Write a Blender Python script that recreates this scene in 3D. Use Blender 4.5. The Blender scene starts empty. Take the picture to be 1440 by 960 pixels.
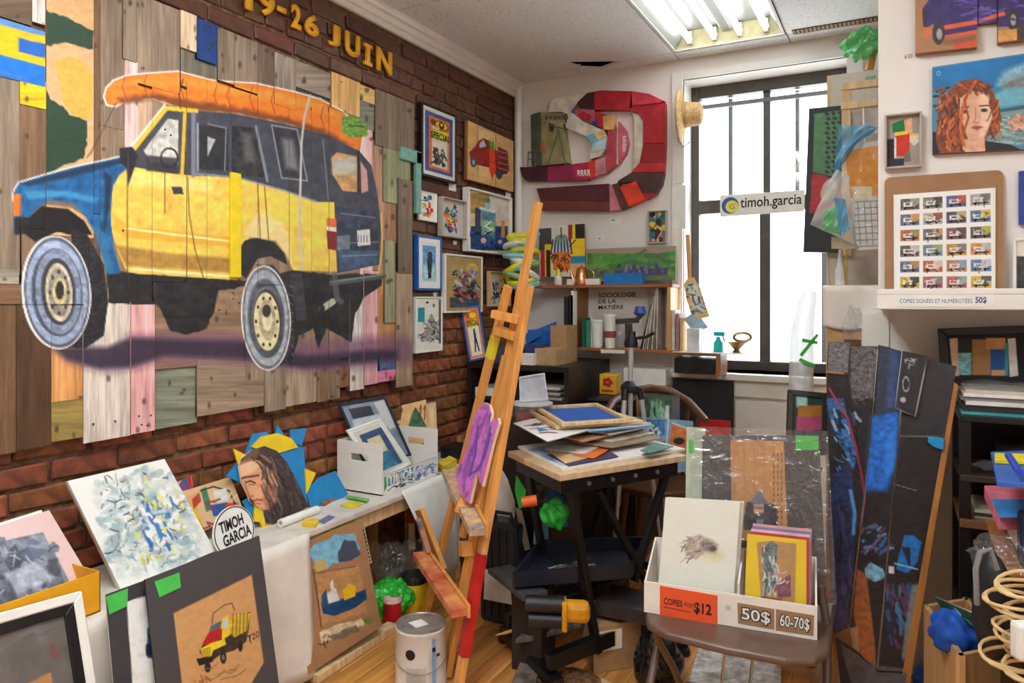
import bpy, bmesh, math, random
import numpy as np
from mathutils import Vector, Matrix
from mathutils.geometry import delaunay_2d_cdt

# ---------------------------------------------------------------- camera
YAW = math.radians(27.9)
FPX, CX, CY = 1020.0, 720.0, 420.0
CAM = np.array([2.2, 0.0, 1.35])
FW = np.array([-math.sin(YAW), math.cos(YAW), 0.0])
RT = np.array([math.cos(YAW), math.sin(YAW), 0.0])
UP = np.array([0.0, 0.0, 1.0])
scene = bpy.context.scene
col = scene.collection
cd = bpy.data.cameras.new('camera')
cd.sensor_width = 36.0
cd.lens = FPX / 1440 * 36
cd.shift_y = -60 / 1440
cd.clip_start = 0.05
co = bpy.data.objects.new('camera', cd)
co.location = CAM
co.rotation_euler = (math.pi / 2, 0, YAW)
col.objects.link(co)
scene.camera = co
vs = scene.view_settings
vs.view_transform = 'Standard'
vs.look = 'None'
vs.gamma = 1.0
vs.use_curve_mapping = False
vs.exposure = 1.0
TUBE = 26.0          # fluorescent tube emission
SKY = 3.2            # overcast daylight outside
w = bpy.data.worlds.new('overcast_sky')
scene.world = w
w.use_nodes = True
bg = w.node_tree.nodes['Background']
bg.inputs[0].default_value = (0.93, 0.97, 1.0, 1)
bg.inputs[1].default_value = SKY

# ---------------------------------------------------------------- maths
def V3(*a): return np.array(a, float)
def unit(v):
    v = np.asarray(v, float)
    return v / (np.linalg.norm(v) + 1e-12)
def ray(px, py): return FW + (px - CX) / FPX * RT - (py - CY) / FPX * UP
def P(px, py, t): return CAM + t * ray(px, py)          # point seen at px,py, t metres deep
def onp(px, py, pl):                                      # photo point carried to a plane
    d = ray(px, py)
    if isinstance(pl[0], str):
        k = 'xyz'.index(pl[0])
        t = (pl[1] - CAM[k]) / d[k]
    else:
        t = np.dot(pl[0] - CAM, pl[1]) / np.dot(d, pl[1])
    return CAM + t * d
def proj(p):
    r = np.asarray(p) - CAM
    z = r @ FW
    return CX + FPX * (r @ RT) / z, CY - FPX * r[..., 2] / z
def lean(p0, face_deg, back_deg):
    """plane through p0 facing the heading face_deg (0 = +x, 270 = -y), leaning back."""
    a, b = math.radians(face_deg), math.radians(back_deg)
    return (np.asarray(p0, float), V3(math.cos(a) * math.cos(b), math.sin(a) * math.cos(b), math.sin(b)))

# ---------------------------------------------------------------- colour
GAIN = 1.22
def lin(c):
    c = np.asarray(c, float) / 255.0
    l = np.where(c <= 0.04045, c / 12.92, ((c + 0.055) / 1.055) ** 2.4)
    return np.clip(l * GAIN, 0, 0.9)
_M = {}
def mat(name, c=(200, 200, 200), rough=0.55, var=0.10, scale=18.0, bump=0.0, bscale=60.0, metal=0.0,
        stretch=None, spec=0.5, c2=None, rnd=0.0, coat=0.0):
    if name in _M: return _M[name]
    m = bpy.data.materials.new(name); m.use_nodes = True
    nt = m.node_tree; N = nt.nodes; L = nt.links
    b = N['Principled BSDF']
    b.inputs['Roughness'].default_value = rough
    b.inputs['Metallic'].default_value = metal
    b.inputs['Specular IOR Level'].default_value = spec
    if coat: b.inputs['Coat Weight'].default_value = coat
    tc = N.new('ShaderNodeTexCoord'); mp = N.new('ShaderNodeMapping')
    L.new(tc.outputs['Object'], mp.inputs[0])
    if stretch: mp.inputs['Scale'].default_value = stretch
    nz = N.new('ShaderNodeTexNoise'); nz.inputs['Scale'].default_value = scale
    nz.inputs['Detail'].default_value = 5
    L.new(mp.outputs[0], nz.inputs[0])
    rp = N.new('ShaderNodeValToRGB')
    l = lin(c); l2 = lin(c2) if c2 is not None else l * (1 - 2.2 * var)
    l1 = l * (1 + 1.2 * var)
    rp.color_ramp.elements[0].color = (*np.clip(l2, 0, 1), 1); rp.color_ramp.elements[0].position = 0.3
    rp.color_ramp.elements[1].color = (*np.clip(l1, 0, 1), 1); rp.color_ramp.elements[1].position = 0.68
    L.new(nz.outputs[0], rp.inputs[0])
    out = rp.outputs[0]
    if rnd:
        oi = N.new('ShaderNodeObjectInfo'); hs = N.new('ShaderNodeHueSaturation')
        mr = N.new('ShaderNodeMapRange'); mr.inputs[3].default_value = 1 - rnd; mr.inputs[4].default_value = 1 + rnd
        L.new(oi.outputs['Random'], mr.inputs[0]); L.new(mr.outputs[0], hs.inputs['Value'])
        m2 = N.new('ShaderNodeMath'); m2.operation = 'MULTIPLY'; m2.inputs[1].default_value = 7.31
        m3 = N.new('ShaderNodeMath'); m3.operation = 'FRACT'
        m4 = N.new('ShaderNodeMapRange'); m4.inputs[3].default_value = 0.5 - rnd * 0.05; m4.inputs[4].default_value = 0.5 + rnd * 0.05
        L.new(oi.outputs['Random'], m2.inputs[0]); L.new(m2.outputs[0], m3.inputs[0]); L.new(m3.outputs[0], m4.inputs[0])
        L.new(m4.outputs[0], hs.inputs['Hue'])
        L.new(out, hs.inputs['Color']); out = hs.outputs[0]
    L.new(out, b.inputs['Base Color'])
    if bump:
        n2 = N.new('ShaderNodeTexNoise'); n2.inputs['Scale'].default_value = bscale; n2.inputs['Detail'].default_value = 4
        L.new(mp.outputs[0], n2.inputs[0])
        bp = N.new('ShaderNodeBump'); bp.inputs['Strength'].default_value = bump; bp.inputs['Distance'].default_value = 0.004
        L.new(n2.outputs[0], bp.inputs['Height']); L.new(bp.outputs[0], b.inputs['Normal'])
    _M[name] = m
    return m
def emat(name, c, s):
    m = bpy.data.materials.new(name); m.use_nodes = True
    nt = m.node_tree; nt.nodes.clear()
    e = nt.nodes.new('ShaderNodeEmission'); o = nt.nodes.new('ShaderNodeOutputMaterial')
    e.inputs[0].default_value = (*c, 1); e.inputs[1].default_value = s
    nt.links.new(e.outputs[0], o.inputs[0]); return m
def pmat(name, rough=0.5, spec=0.4, bump=0.15, bscale=220.0, coat=0.0):
    """painted or printed surface: pigment kept on the mesh, fine procedural relief"""
    m = bpy.data.materials.new(name); m.use_nodes = True
    nt = m.node_tree; N = nt.nodes; L = nt.links; b = N['Principled BSDF']
    b.inputs['Roughness'].default_value = rough; b.inputs['Specular IOR Level'].default_value = spec
    b.inputs['Coat Weight'].default_value = coat
    a = N.new('ShaderNodeVertexColor'); a.layer_name = 'pigment'
    nz = N.new('ShaderNodeTexNoise'); nz.inputs['Scale'].default_value = bscale
    bp = N.new('ShaderNodeBump'); bp.inputs['Strength'].default_value = bump; bp.inputs['Distance'].default_value = 0.002
    L.new(a.outputs[0], b.inputs['Base Color']); L.new(nz.outputs[0], bp.inputs['Height']); L.new(bp.outputs[0], b.inputs['Normal'])
    return m
def glassmat(name, tint=(1, 1, 1), gloss=0.08, rough=0.02):
    m = bpy.data.materials.new(name); m.use_nodes = True
    nt = m.node_tree; N = nt.nodes; L = nt.links; N.clear()
    t = N.new('ShaderNodeBsdfTransparent'); t.inputs[0].default_value = (*tint, 1)
    g = N.new('ShaderNodeBsdfGlossy'); g.inputs['Roughness'].default_value = rough
    mx = N.new('ShaderNodeMixShader'); mx.inputs[0].default_value = gloss
    o = N.new('ShaderNodeOutputMaterial')
    L.new(t.outputs[0], mx.inputs[1]); L.new(g.outputs[0], mx.inputs[2]); L.new(mx.outputs[0], o.inputs[0])
    return m
def filmmat(name, tint=(0.93, 0.95, 0.96), gloss=0.22, rough=0.12, crinkle=0.9, milky=0.12, dcol=(.8, .82, .84)):
    """clear plastic film: see-through, crinkled glossy, a little milky"""
    m = bpy.data.materials.new(name); m.use_nodes = True
    nt = m.node_tree; N = nt.nodes; L = nt.links; N.clear()
    t = N.new('ShaderNodeBsdfTransparent'); t.inputs[0].default_value = (*tint, 1)
    g = N.new('ShaderNodeBsdfGlossy'); g.inputs['Roughness'].default_value = rough
    d = N.new('ShaderNodeBsdfDiffuse'); d.inputs[0].default_value = (*dcol, 1)
    nz = N.new('ShaderNodeTexNoise'); nz.inputs['Scale'].default_value = 14; nz.inputs['Detail'].default_value = 3; nz.inputs['Distortion'].default_value = 2.0
    tc = N.new('ShaderNodeTexCoord'); L.new(tc.outputs['Object'], nz.inputs[0])
    bp = N.new('ShaderNodeBump'); bp.inputs['Strength'].default_value = crinkle; bp.inputs['Distance'].default_value = 0.02
    L.new(nz.outputs[0], bp.inputs['Height']); L.new(bp.outputs[0], g.inputs['Normal'])
    m1 = N.new('ShaderNodeMixShader'); m1.inputs[0].default_value = milky
    m2 = N.new('ShaderNodeMixShader'); m2.inputs[0].default_value = gloss
    o = N.new('ShaderNodeOutputMaterial')
    L.new(t.outputs[0], m1.inputs[1]); L.new(d.outputs[0], m1.inputs[2])
    L.new(m1.outputs[0], m2.inputs[1]); L.new(g.outputs[0], m2.inputs[2]); L.new(m2.outputs[0], o.inputs[0])
    return m
PAINT = pmat('hand_painted_surface', 0.42, 0.45, 0.25, 160)
PRINT = pmat('printed_paper', 0.6, 0.3, 0.05)
WOODPAINT = pmat('painted_reclaimed_wood', 0.55, 0.35, 0.5, 90)
FILM = filmmat('clear_plastic_film', (.97, .98, .985), .10, .10, .8, .05)
SLEEVE = filmmat('clear_print_sleeve', (.985, .99, .99), gloss=0.025, rough=0.12, crinkle=0.35, milky=0.01)
PANE = glassmat('window_glass', (0.96, 0.98, 0.98), 0.05)
FGLASS = glassmat('picture_glass', (0.97, 0.98, 0.98), 0.05)
def wood(name, c, var=0.12, rough=0.5, ax='z', rnd=0.0, bump=0.25):
    st = {'x': (1.5, 26, 26), 'y': (26, 1.5, 26), 'z': (26, 26, 1.5)}[ax]
    return mat(name, c, rough, var, 1.6, bump, 3.0, stretch=st, rnd=rnd)
PINE = wood('pale_pine', (218, 188, 142))
PINEY = wood('varnished_pine', (214, 152, 82), 0.10, 0.35)
OAK = wood('brown_wood', (150, 98, 52), 0.15, 0.45)
WHITE = mat('white_board', (226, 220, 214), 0.6, 0.03)
BLACKP = mat('black_plastic', (26, 26, 28), 0.4, 0.2)
BLACKM = mat('black_painted_steel', (22, 21, 22), 0.38, 0.25, 30)
CARD = mat('brown_cardboard', (170, 132, 92), 0.75, 0.06, 40)
PAPER = mat('white_paper', (228, 224, 216), 0.7, 0.03)
STEEL = mat('brushed_steel', (170, 172, 174), 0.3, 0.1, 60, metal=0.9)

# ---------------------------------------------------------------- objects
def _parent(o, parent):
    if parent is not None:
        o.parent = parent
        o.matrix_parent_inverse = parent.matrix_basis.inverted()
def thing(name, label, cat, loc, group=None):
    o = bpy.data.objects.new(name, None); col.objects.link(o)
    o.location = [float(v) for v in loc]; o.empty_display_size = 0.05
    return tag(o, label, cat, group)
def tag(o, label, cat, group=None):
    o['label'] = label; o['category'] = cat
    if group: o['group'] = group
    return o
def struct(o): o['kind'] = 'structure'; return o
class MB:
    def __init__(s): s.v = []; s.f = []
    def add(s, vs_, fs):
        n = len(s.v); s.v += [tuple(float(c) for c in p) for p in vs_]; s.f += [tuple(i + n for i in f) for f in fs]; return s
    def hexa(s, a):   # 8 corners: bottom loop 0-3, top loop 4-7
        return s.add(a, [(3, 2, 1, 0), (4, 5, 6, 7), (0, 1, 5, 4), (1, 2, 6, 5), (2, 3, 7, 6), (3, 0, 4, 7)])
    def box(s, x0, x1, y0, y1, z0, z1):
        return s.hexa([(x0, y0, z0), (x1, y0, z0), (x1, y1, z0), (x0, y1, z0), (x0, y0, z1), (x1, y0, z1), (x1, y1, z1), (x0, y1, z1)])
    def obox(s, c, ax, ay, az, sx, sy, sz):
        c = np.asarray(c); ax, ay, az = [np.asarray(q) for q in (ax, ay, az)]
        return s.hexa([c + ax * i * sx / 2 + ay * j * sy / 2 + az * k * sz / 2 for k in (-1, 1) for i, j in ((-1, -1), (1, -1), (1, 1), (-1, 1))])
    def bar(s, p, q, wd, ht, up=(0, 0, 1)):
        p = np.asarray(p, float); q = np.asarray(q, float); d = q - p; L_ = np.linalg.norm(d); d = d / L_
        sd = np.cross(d, up)
        if np.linalg.norm(sd) < 1e-4: sd = np.cross(d, (1, 0, 0))
        sd = unit(sd); u = np.cross(sd, d)
        return s.obox((p + q) / 2, d, sd, u, L_, wd, ht)
    def tube(s, pts, r, n=8, closed=False, cap=True):
        pts = [np.asarray(p, float) for p in pts]; m = len(pts); prev = None; rings = []
        rs = r if hasattr(r, '__len__') else [r] * m
        for i, p in enumerate(pts):
            if closed: d = pts[(i + 1) % m] - pts[i - 1]
            else: d = pts[min(i + 1, m - 1)] - pts[max(i - 1, 0)]
            d = unit(d)
            if prev is None:
                a = np.cross(d, (0, 0, 1))
                if np.linalg.norm(a) < 1e-3: a = np.cross(d, (1, 0, 0))
            else: a = prev - d * np.dot(prev, d)
            a = unit(a); prev = a; b = np.cross(d, a)
            rings.append([p + rs[i] * (a * math.cos(t) + b * math.sin(t)) for t in np.arange(n) * 2 * math.pi / n])
        vs_ = [q for rg in rings for q in rg]; fs = []
        for i in range(m if closed else m - 1):
            j = (i + 1) % m
            for k in range(n): fs.append((i * n + k, i * n + (k + 1) % n, j * n + (k + 1) % n, j * n + k))
        if cap and not closed: fs += [tuple(reversed(range(n))), tuple(range((m - 1) * n, m * n))]
        return s.add(vs_, fs)
    def lathe(s, c, prof, n=24, axis=(0, 0, 1)):
        c = np.asarray(c, float); az = unit(axis)
        a = np.cross(az, (1, 0, 0)) if abs(az[0]) < 0.9 else np.cross(az, (0, 1, 0))
        a = unit(a); b = np.cross(az, a); vs_ = []; fs = []
        for r, h in prof:
            vs_ += [c + az * h + r * (a * math.cos(t) + b * math.sin(t)) for t in np.arange(n) * 2 * math.pi / n]
        m = len(prof)
        for i in range(m - 1):
            for k in range(n): fs.append((i * n + k, i * n + (k + 1) % n, (i + 1) * n + (k + 1) % n, (i + 1) * n + k))
        fs += [tuple(reversed(range(n))), tuple(range((m - 1) * n, m * n))]
        return s.add(vs_, fs)
    def prism(s, pts, ext):
        n = len(pts); pts = [np.asarray(p, float) for p in pts]; e = np.asarray(ext, float)
        fs = [tuple(range(n)), tuple(reversed(range(n, 2 * n)))] + [(i, i + n, (i + 1) % n + n, (i + 1) % n) for i in range(n)]
        return s.add(pts + [p + e for p in pts], fs)
    def build(s, name, m, parent=None, bevel=0.0, smooth=False, seg=2, sub=0):
        me = bpy.data.meshes.new(name); me.from_pydata(s.v, [], s.f)
        bm = bmesh.new(); bm.from_mesh(me); bmesh.ops.recalc_face_normals(bm, faces=bm.faces); bm.to_mesh(me); bm.free()
        me.materials.append(m)
        o = bpy.data.objects.new(name, me); col.objects.link(o); _parent(o, parent)
        if smooth:
            for p in me.polygons: p.use_smooth = True
            if not sub and not bevel:
                try: me.set_sharp_from_angle(angle=math.radians(40))
                except Exception: pass
        if bevel:
            b = o.modifiers.new('bevel', 'BEVEL'); b.width = bevel; b.segments = seg; b.limit_method = 'ANGLE'
        if sub:
            b = o.modifiers.new('smooth', 'SUBSURF'); b.levels = sub; b.render_levels = sub
        return o
def arc(c, a, b, t0, t1, n):   # points of an elliptical arc spanned by vectors a, b
    c, a, b = np.asarray(c, float), np.asarray(a, float), np.asarray(b, float)
    return [c + a * math.cos(t) + b * math.sin(t) for t in np.linspace(math.radians(t0), math.radians(t1), n)]

# ---------------------------------------------------------------- painting on meshes
def _h(ix, iy, seed):
    n = (ix * 374761393 + iy * 668265263 + seed * 1274126177) & 0xFFFFFFFF
    n = ((n ^ (n >> 13)) * 1274126177) & 0xFFFFFFFF
    return ((n ^ (n >> 16)) & 0xFFFF) / 65535.0
def vnoise(x, y, seed=0):
    x0 = np.floor(x).astype(np.int64); y0 = np.floor(y).astype(np.int64); fx = x - x0; fy = y - y0
    fx = fx * fx * (3 - 2 * fx); fy = fy * fy * (3 - 2 * fy)
    a = _h(x0, y0, seed); b = _h(x0 + 1, y0, seed); c = _h(x0, y0 + 1, seed); d = _h(x0 + 1, y0 + 1, seed)
    return (a * (1 - fx) + b * fx) * (1 - fy) + (c * (1 - fx) + d * fx) * fy
class Cv:
    """pigment canvas: X,Y sample positions in drawing units, c colours (sRGB 0-255)"""
    def __init__(s, X, Y, aa):
        s.X, s.Y, s.aa = X, Y, aa; s.c = np.full((X.size, 3), 200.0); s.k = 1
    def _sel(s, x0, x1, y0, y1):
        return np.nonzero((s.X >= x0) & (s.X <= x1) & (s.Y >= y0) & (s.Y <= y1))[0]
    def _put(s, idx, a, c, var, ns):
        s.k += 1
        c = np.asarray(c, float)
        if c.ndim == 1: c = np.broadcast_to(c, (idx.size, 3))
        if var:
            n = vnoise(s.X[idx] / ns, s.Y[idx] / ns * 1.7, s.k) * 0.6 + vnoise(s.X[idx] / ns * 3.1, s.Y[idx] / ns * 2.3, s.k + 99) * 0.4
            c = c * (1 + var * 2 * (n - 0.5))[:, None]
        a = a[:, None]
        s.c[idx] = s.c[idx] * (1 - a) + c * a
    def fill(s, c, var=0.05, ns=20): s._put(np.arange(s.X.size), np.ones(s.X.size), c, var, ns)
    def poly(s, pts, c, soft=None, a=1.0, var=0.08, ns=9, grad=None, rough=0.0):
        soft = soft or s.aa; q = np.asarray(pts, float)
        x0, y0 = q.min(0) - soft - rough; x1, y1 = q.max(0) + soft + rough
        i = s._sel(x0, x1, y0, y1)
        if not i.size: return
        X, Y = s.X[i], s.Y[i]
        if rough:
            X = X + rough * 2 * (vnoise(X / 7, Y / 7, s.k + 5) - 0.5); Y = Y + rough * 2 * (vnoise(X / 7, Y / 7, s.k + 6) - 0.5)
        ins = np.zeros(i.size, bool); dm = np.full(i.size, 1e9)
        for (ax, ay), (bx, by) in zip(q, np.roll(q, -1, 0)):
            cond = (ay > Y) != (by > Y)
            with np.errstate(divide='ignore', invalid='ignore'):
                xi = (bx - ax) * (Y - ay) / ((by - ay) if by != ay else 1e-9) + ax
            ins ^= cond & (X < xi)
            dx, dy = bx - ax, by - ay; t = np.clip(((X - ax) * dx + (Y - ay) * dy) / (dx * dx + dy * dy + 1e-9), 0, 1)
            dm = np.minimum(dm, (X - ax - t * dx) ** 2 + (Y - ay - t * dy) ** 2)
        sd = np.sqrt(dm) * np.where(ins, 1, -1)
        al = np.clip(sd / soft + 0.5, 0, 1) * a
        if grad is not None:   # (x0,y0,x1,y1,c2)
            gx, gy = grad[2] - grad[0], grad[3] - grad[1]
            t = np.clip(((X - grad[0]) * gx + (Y - grad[1]) * gy) / (gx * gx + gy * gy), 0, 1)[:, None]
            c = np.asarray(c, float) * (1 - t) + np.asarray(grad[4], float) * t
        s._put(i, al, c, var, ns)
    def rect(s, x0, y0, x1, y1, c, **k): s.poly([(x0, y0), (x1, y0), (x1, y1), (x0, y1)], c, **k)
    def ell(s, cx, cy, rx, ry, c, rot=0, soft=None, a=1.0, var=0.08, ns=9, r0=0.0):
        soft = soft or s.aa; m = max(rx, ry) + soft
        i = s._sel(cx - m, cx + m, cy - m, cy + m)
        if not i.size: return
        t = math.radians(rot); X, Y = s.X[i] - cx, s.Y[i] - cy
        u = X * math.cos(t) + Y * math.sin(t); v = -X * math.sin(t) + Y * math.cos(t)
        d = np.sqrt((u / rx) ** 2 + (v / ry) ** 2); mr = min(rx, ry)
        al = np.clip((1 - d) * mr / soft + 0.5, 0, 1)
        if r0: al = al * np.clip((d - r0) * mr / soft + 0.5, 0, 1)
        s._put(i, al * a, c, var, ns)
    def line(s, pts, wd, c, soft=None, a=1.0, var=0.05):
        soft = soft or s.aa
        for (ax, ay), (bx, by) in zip(pts[:-1], pts[1:]):
            i = s._sel(min(ax, bx) - wd - soft, max(ax, bx) + wd + soft, min(ay, by) - wd - soft, max(ay, by) + wd + soft)
            if not i.size: continue
            X, Y = s.X[i], s.Y[i]; dx, dy = bx - ax, by - ay
            t = np.clip(((X - ax) * dx + (Y - ay) * dy) / (dx * dx + dy * dy + 1e-9), 0, 1)
            d = np.sqrt((X - ax - t * dx) ** 2 + (Y - ay - t * dy) ** 2)
            s._put(i, np.clip((wd / 2 - d) / soft + 0.5, 0, 1) * a, c, var, 9)
    def strokes(s, x0, y0, x1, y1, n, cols, ln, wd, seed=1, ang=None, spread=1.0, a=0.85):
        r = random.Random(seed)
        for _ in range(n):
            x, y = r.uniform(x0, x1), r.uniform(y0, y1)
            t = (math.radians(ang) + r.uniform(-.5, .5) * spread) if ang is not None else r.uniform(0, math.pi)
            l_ = ln * r.uniform(.4, 1.3); k = r.uniform(-.3, .3)
            p = [(x, y), (x + l_ * .5 * math.cos(t), y + l_ * .5 * math.sin(t)), (x + l_ * math.cos(t + k), y + l_ * math.sin(t + k))]
            s.line(p, wd * r.uniform(.5, 1.4), r.choice(cols), a=a)
    def patches(s, x0, y0, x1, y1, n, cols, size, seed=1, a=1.0):
        r = random.Random(seed)
        for _ in range(n):
            x, y = r.uniform(x0, x1), r.uniform(y0, y1); m = r.randint(3, 5); t0 = r.uniform(0, 6)
            s.poly([(x + size * r.uniform(.4, 1) * math.cos(t0 + 6.283 * k / m), y + size * r.uniform(.4, 1) * math.sin(t0 + 6.283 * k / m)) for k in range(m)], r.choice(cols), a=a)
class Fr:
    """four corners in space (TL, TR, BR, BL); pt(u, v, n)"""
    def __init__(s, a, b, c, d):
        s.q = [np.asarray(p, float) for p in (a, b, c, d)]
        n = np.cross(s.q[1] - s.q[0], s.q[3] - s.q[0]); s.N = unit(n)
        if np.dot(s.N, CAM - s.q[0]) < 0: s.N = -s.N
        s.w = (np.linalg.norm(s.q[1] - s.q[0]) + np.linalg.norm(s.q[2] - s.q[3])) / 2
        s.h = (np.linalg.norm(s.q[3] - s.q[0]) + np.linalg.norm(s.q[2] - s.q[1])) / 2
        s.U = unit(s.q[1] - s.q[0]); s.D = unit(s.q[3] - s.q[0])
    def pt(s, u, v, n=0.0):
        u = np.asarray(u)[..., None]; v = np.asarray(v)[..., None]
        return (s.q[0] * (1 - u) * (1 - v) + s.q[1] * u * (1 - v) + s.q[2] * u * v + s.q[3] * (1 - u) * v) + s.N * n
    def sub(s, u0, v0, u1, v1, n=0.0): return Fr(s.pt(u0, v0, n), s.pt(u1, v0, n), s.pt(u1, v1, n), s.pt(u0, v1, n))
    def inset(s, m, n=0.0): return s.sub(m / s.w, m / s.h, 1 - m / s.w, 1 - m / s.h, n)
def frq(pl, *q): return Fr(*[onp(x, y, pl) for x, y in q])
def frwall(pl, l, r, t, b):
    """upright rectangle on a vertical plane: left px, right px, top and bottom px measured at the left edge"""
    a = onp(l, t, pl); d = onp(l, b, pl); e = onp(r, t, pl)
    b_ = V3(e[0], e[1], a[2]); c_ = V3(e[0], e[1], d[2]); d = V3(a[0], a[1], d[2])
    return Fr(a, b_, c_, d)
def drop(f, z=0.004):
    """carry the lower edge of a leaning board down to height z"""
    e = lambda a, b: a + (b - a) * (a[2] - z) / (a[2] - b[2])
    return Fr(f.q[0], f.q[1], e(f.q[1], f.q[2]), e(f.q[0], f.q[3]))
def setcols(me, c):
    at = me.color_attributes.new('pigment', 'FLOAT_COLOR', 'POINT')
    a = np.ones((len(me.vertices), 4), np.float32); a[:, :3] = lin(np.clip(c, 0, 255))
    at.data.foreach_set('color', a.ravel())
def art(name, fr, paint, parent=None, thick=0.003, step=0.003, uv=None, m=None, edge=None, n0=0.0):
    """slab whose front (at n0+thick) carries pigment; uv=(W,H) drawing units, or photo pixels when None"""
    nu = max(2, int(round(fr.w / step)) + 1); nv = max(2, int(round(fr.h / step)) + 1)
    u, v = np.meshgrid(np.linspace(0, 1, nu), np.linspace(0, 1, nv)); u = u.ravel(); v = v.ravel()
    pts = fr.pt(u, v, n0 + thick)
    if uv: X, Y = u * uv[0], v * uv[1]; aa = 0.8 * step / fr.w * uv[0]
    else:
        X, Y = proj(pts); aa = 1.0
    cv = Cv(X, Y, aa); paint(cv)
    i = np.arange(nv * nu).reshape(nv, nu)
    f = np.stack([i[:-1, :-1].ravel(), i[1:, :-1].ravel(), i[1:, 1:].ravel(), i[:-1, 1:].ravel()], 1)
    k = nu * nv
    fc = [fr.pt(a, b, n0 + thick) for a, b in ((0, 0), (1, 0), (1, 1), (0, 1))]; bc = [fr.pt(a, b, n0) for a, b in ((0, 0), (1, 0), (1, 1), (0, 1))]
    verts = np.vstack([pts, fc, bc])
    side = [(k + a, k + (a + 1) % 4, k + 4 + (a + 1) % 4, k + 4 + a) for a in range(4)] + [(k + 4, k + 5, k + 6, k + 7)]
    faces = np.vstack([f, np.array(side)])
    if np.dot(np.cross(fr.U, fr.D), fr.N) > 0: pass
    me = bpy.data.meshes.new(name); me.vertices.add(len(verts)); me.vertices.foreach_set('co', verts.astype(np.float32).ravel())
    me.loops.add(faces.size); me.loops.foreach_set('vertex_index', faces.astype(np.int32).ravel())
    me.polygons.add(len(faces)); me.polygons.foreach_set('loop_start', (np.arange(len(faces)) * 4).astype(np.int32))
    me.update(calc_edges=True); me.validate()
    ec = np.asarray(edge if edge is not None else np.mean(cv.c, 0) * 0.8, float)
    setcols(me, np.vstack([cv.c, np.tile(ec, (8, 1))]))
    me.materials.append(m or PAINT)
    o = bpy.data.objects.new(name, me); col.objects.link(o); _parent(o, parent); return o
def cutart(name, pl, outline, paint, parent=None, thick=0.01, step=0.004, m=None, edge=(200, 190, 175)):
    """board cut to an outline (photo pixels on a plane) with pigment on its face"""
    N = unit(pl[1]) if not isinstance(pl[0], str) else V3(*[1.0 * (k == pl[0]) for k in 'xyz'])
    p0 = onp(*outline[0], pl)
    if np.dot(N, CAM - p0) < 0: N = -N
    a = unit(np.cross(UP, N)); b = np.cross(N, a)
    o3 = [onp(x, y, pl) for x, y in outline]; o2 = np.array([[np.dot(p - p0, a), np.dot(p - p0, b)] for p in o3])
    loop = []
    for p, q in zip(o2, np.roll(o2, -1, 0)):
        k = max(1, int(np.linalg.norm(q - p) / step)); loop += [p + (q - p) * t / k for t in range(k)]
    loop = np.array(loop); x0, y0 = o2.min(0); x1, y1 = o2.max(0)
    gx, gy = np.meshgrid(np.arange(x0, x1, step), np.arange(y0, y1, step)); g = np.stack([gx.ravel(), gy.ravel()], 1)
    ins = np.zeros(len(g), bool); dm = np.full(len(g), 1e9)
    for (ax, ay), (bx, by) in zip(o2, np.roll(o2, -1, 0)):
        cond = (ay > g[:, 1]) != (by > g[:, 1]); xi = (bx - ax) * (g[:, 1] - ay) / ((by - ay) if by != ay else 1e-9) + ax
        ins ^= cond & (g[:, 0] < xi)
        t = np.clip(((g - (ax, ay)) @ np.array([bx - ax, by - ay])) / ((bx - ax) ** 2 + (by - ay) ** 2 + 1e-12), 0, 1)
        dm = np.minimum(dm, np.hypot(g[:, 0] - ax - t * (bx - ax), g[:, 1] - ay - t * (by - ay)))
    g = g[ins & (dm > step * 0.4)]
    allp = [Vector(p) for p in loop] + [Vector(p) for p in g]; n = len(loop)
    vv, ee, ff, *_ = delaunay_2d_cdt(allp, [(i, (i + 1) % n) for i in range(n)], [], 1, 1e-7)
    v2 = np.array([(p[0], p[1]) for p in vv]); fr_ = p0 + v2[:, :1] * a + v2[:, 1:] * b
    front = fr_ + N * thick; X, Y = proj(front); cv = Cv(X, Y, 1.0); paint(cv)
    l3 = p0 + loop[:, :1] * a + loop[:, 1:] * b; k = len(front)
    verts = np.vstack([front, l3 + N * thick, l3])
    faces = [tuple(f) for f in ff] + [(k + i, k + (i + 1) % n, k + n + (i + 1) % n, k + n + i) for i in range(n)] + [tuple(range(k + n, k + 2 * n))]
    me = bpy.data.meshes.new(name); me.from_pydata([tuple(p) for p in verts], [], faces); me.update()
    setcols(me, np.vstack([cv.c, np.tile(np.asarray(edge, float), (2 * n, 1))])); me.materials.append(m or PAINT)
    o = bpy.data.objects.new(name, me); col.objects.link(o); _parent(o, parent); return o
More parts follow.
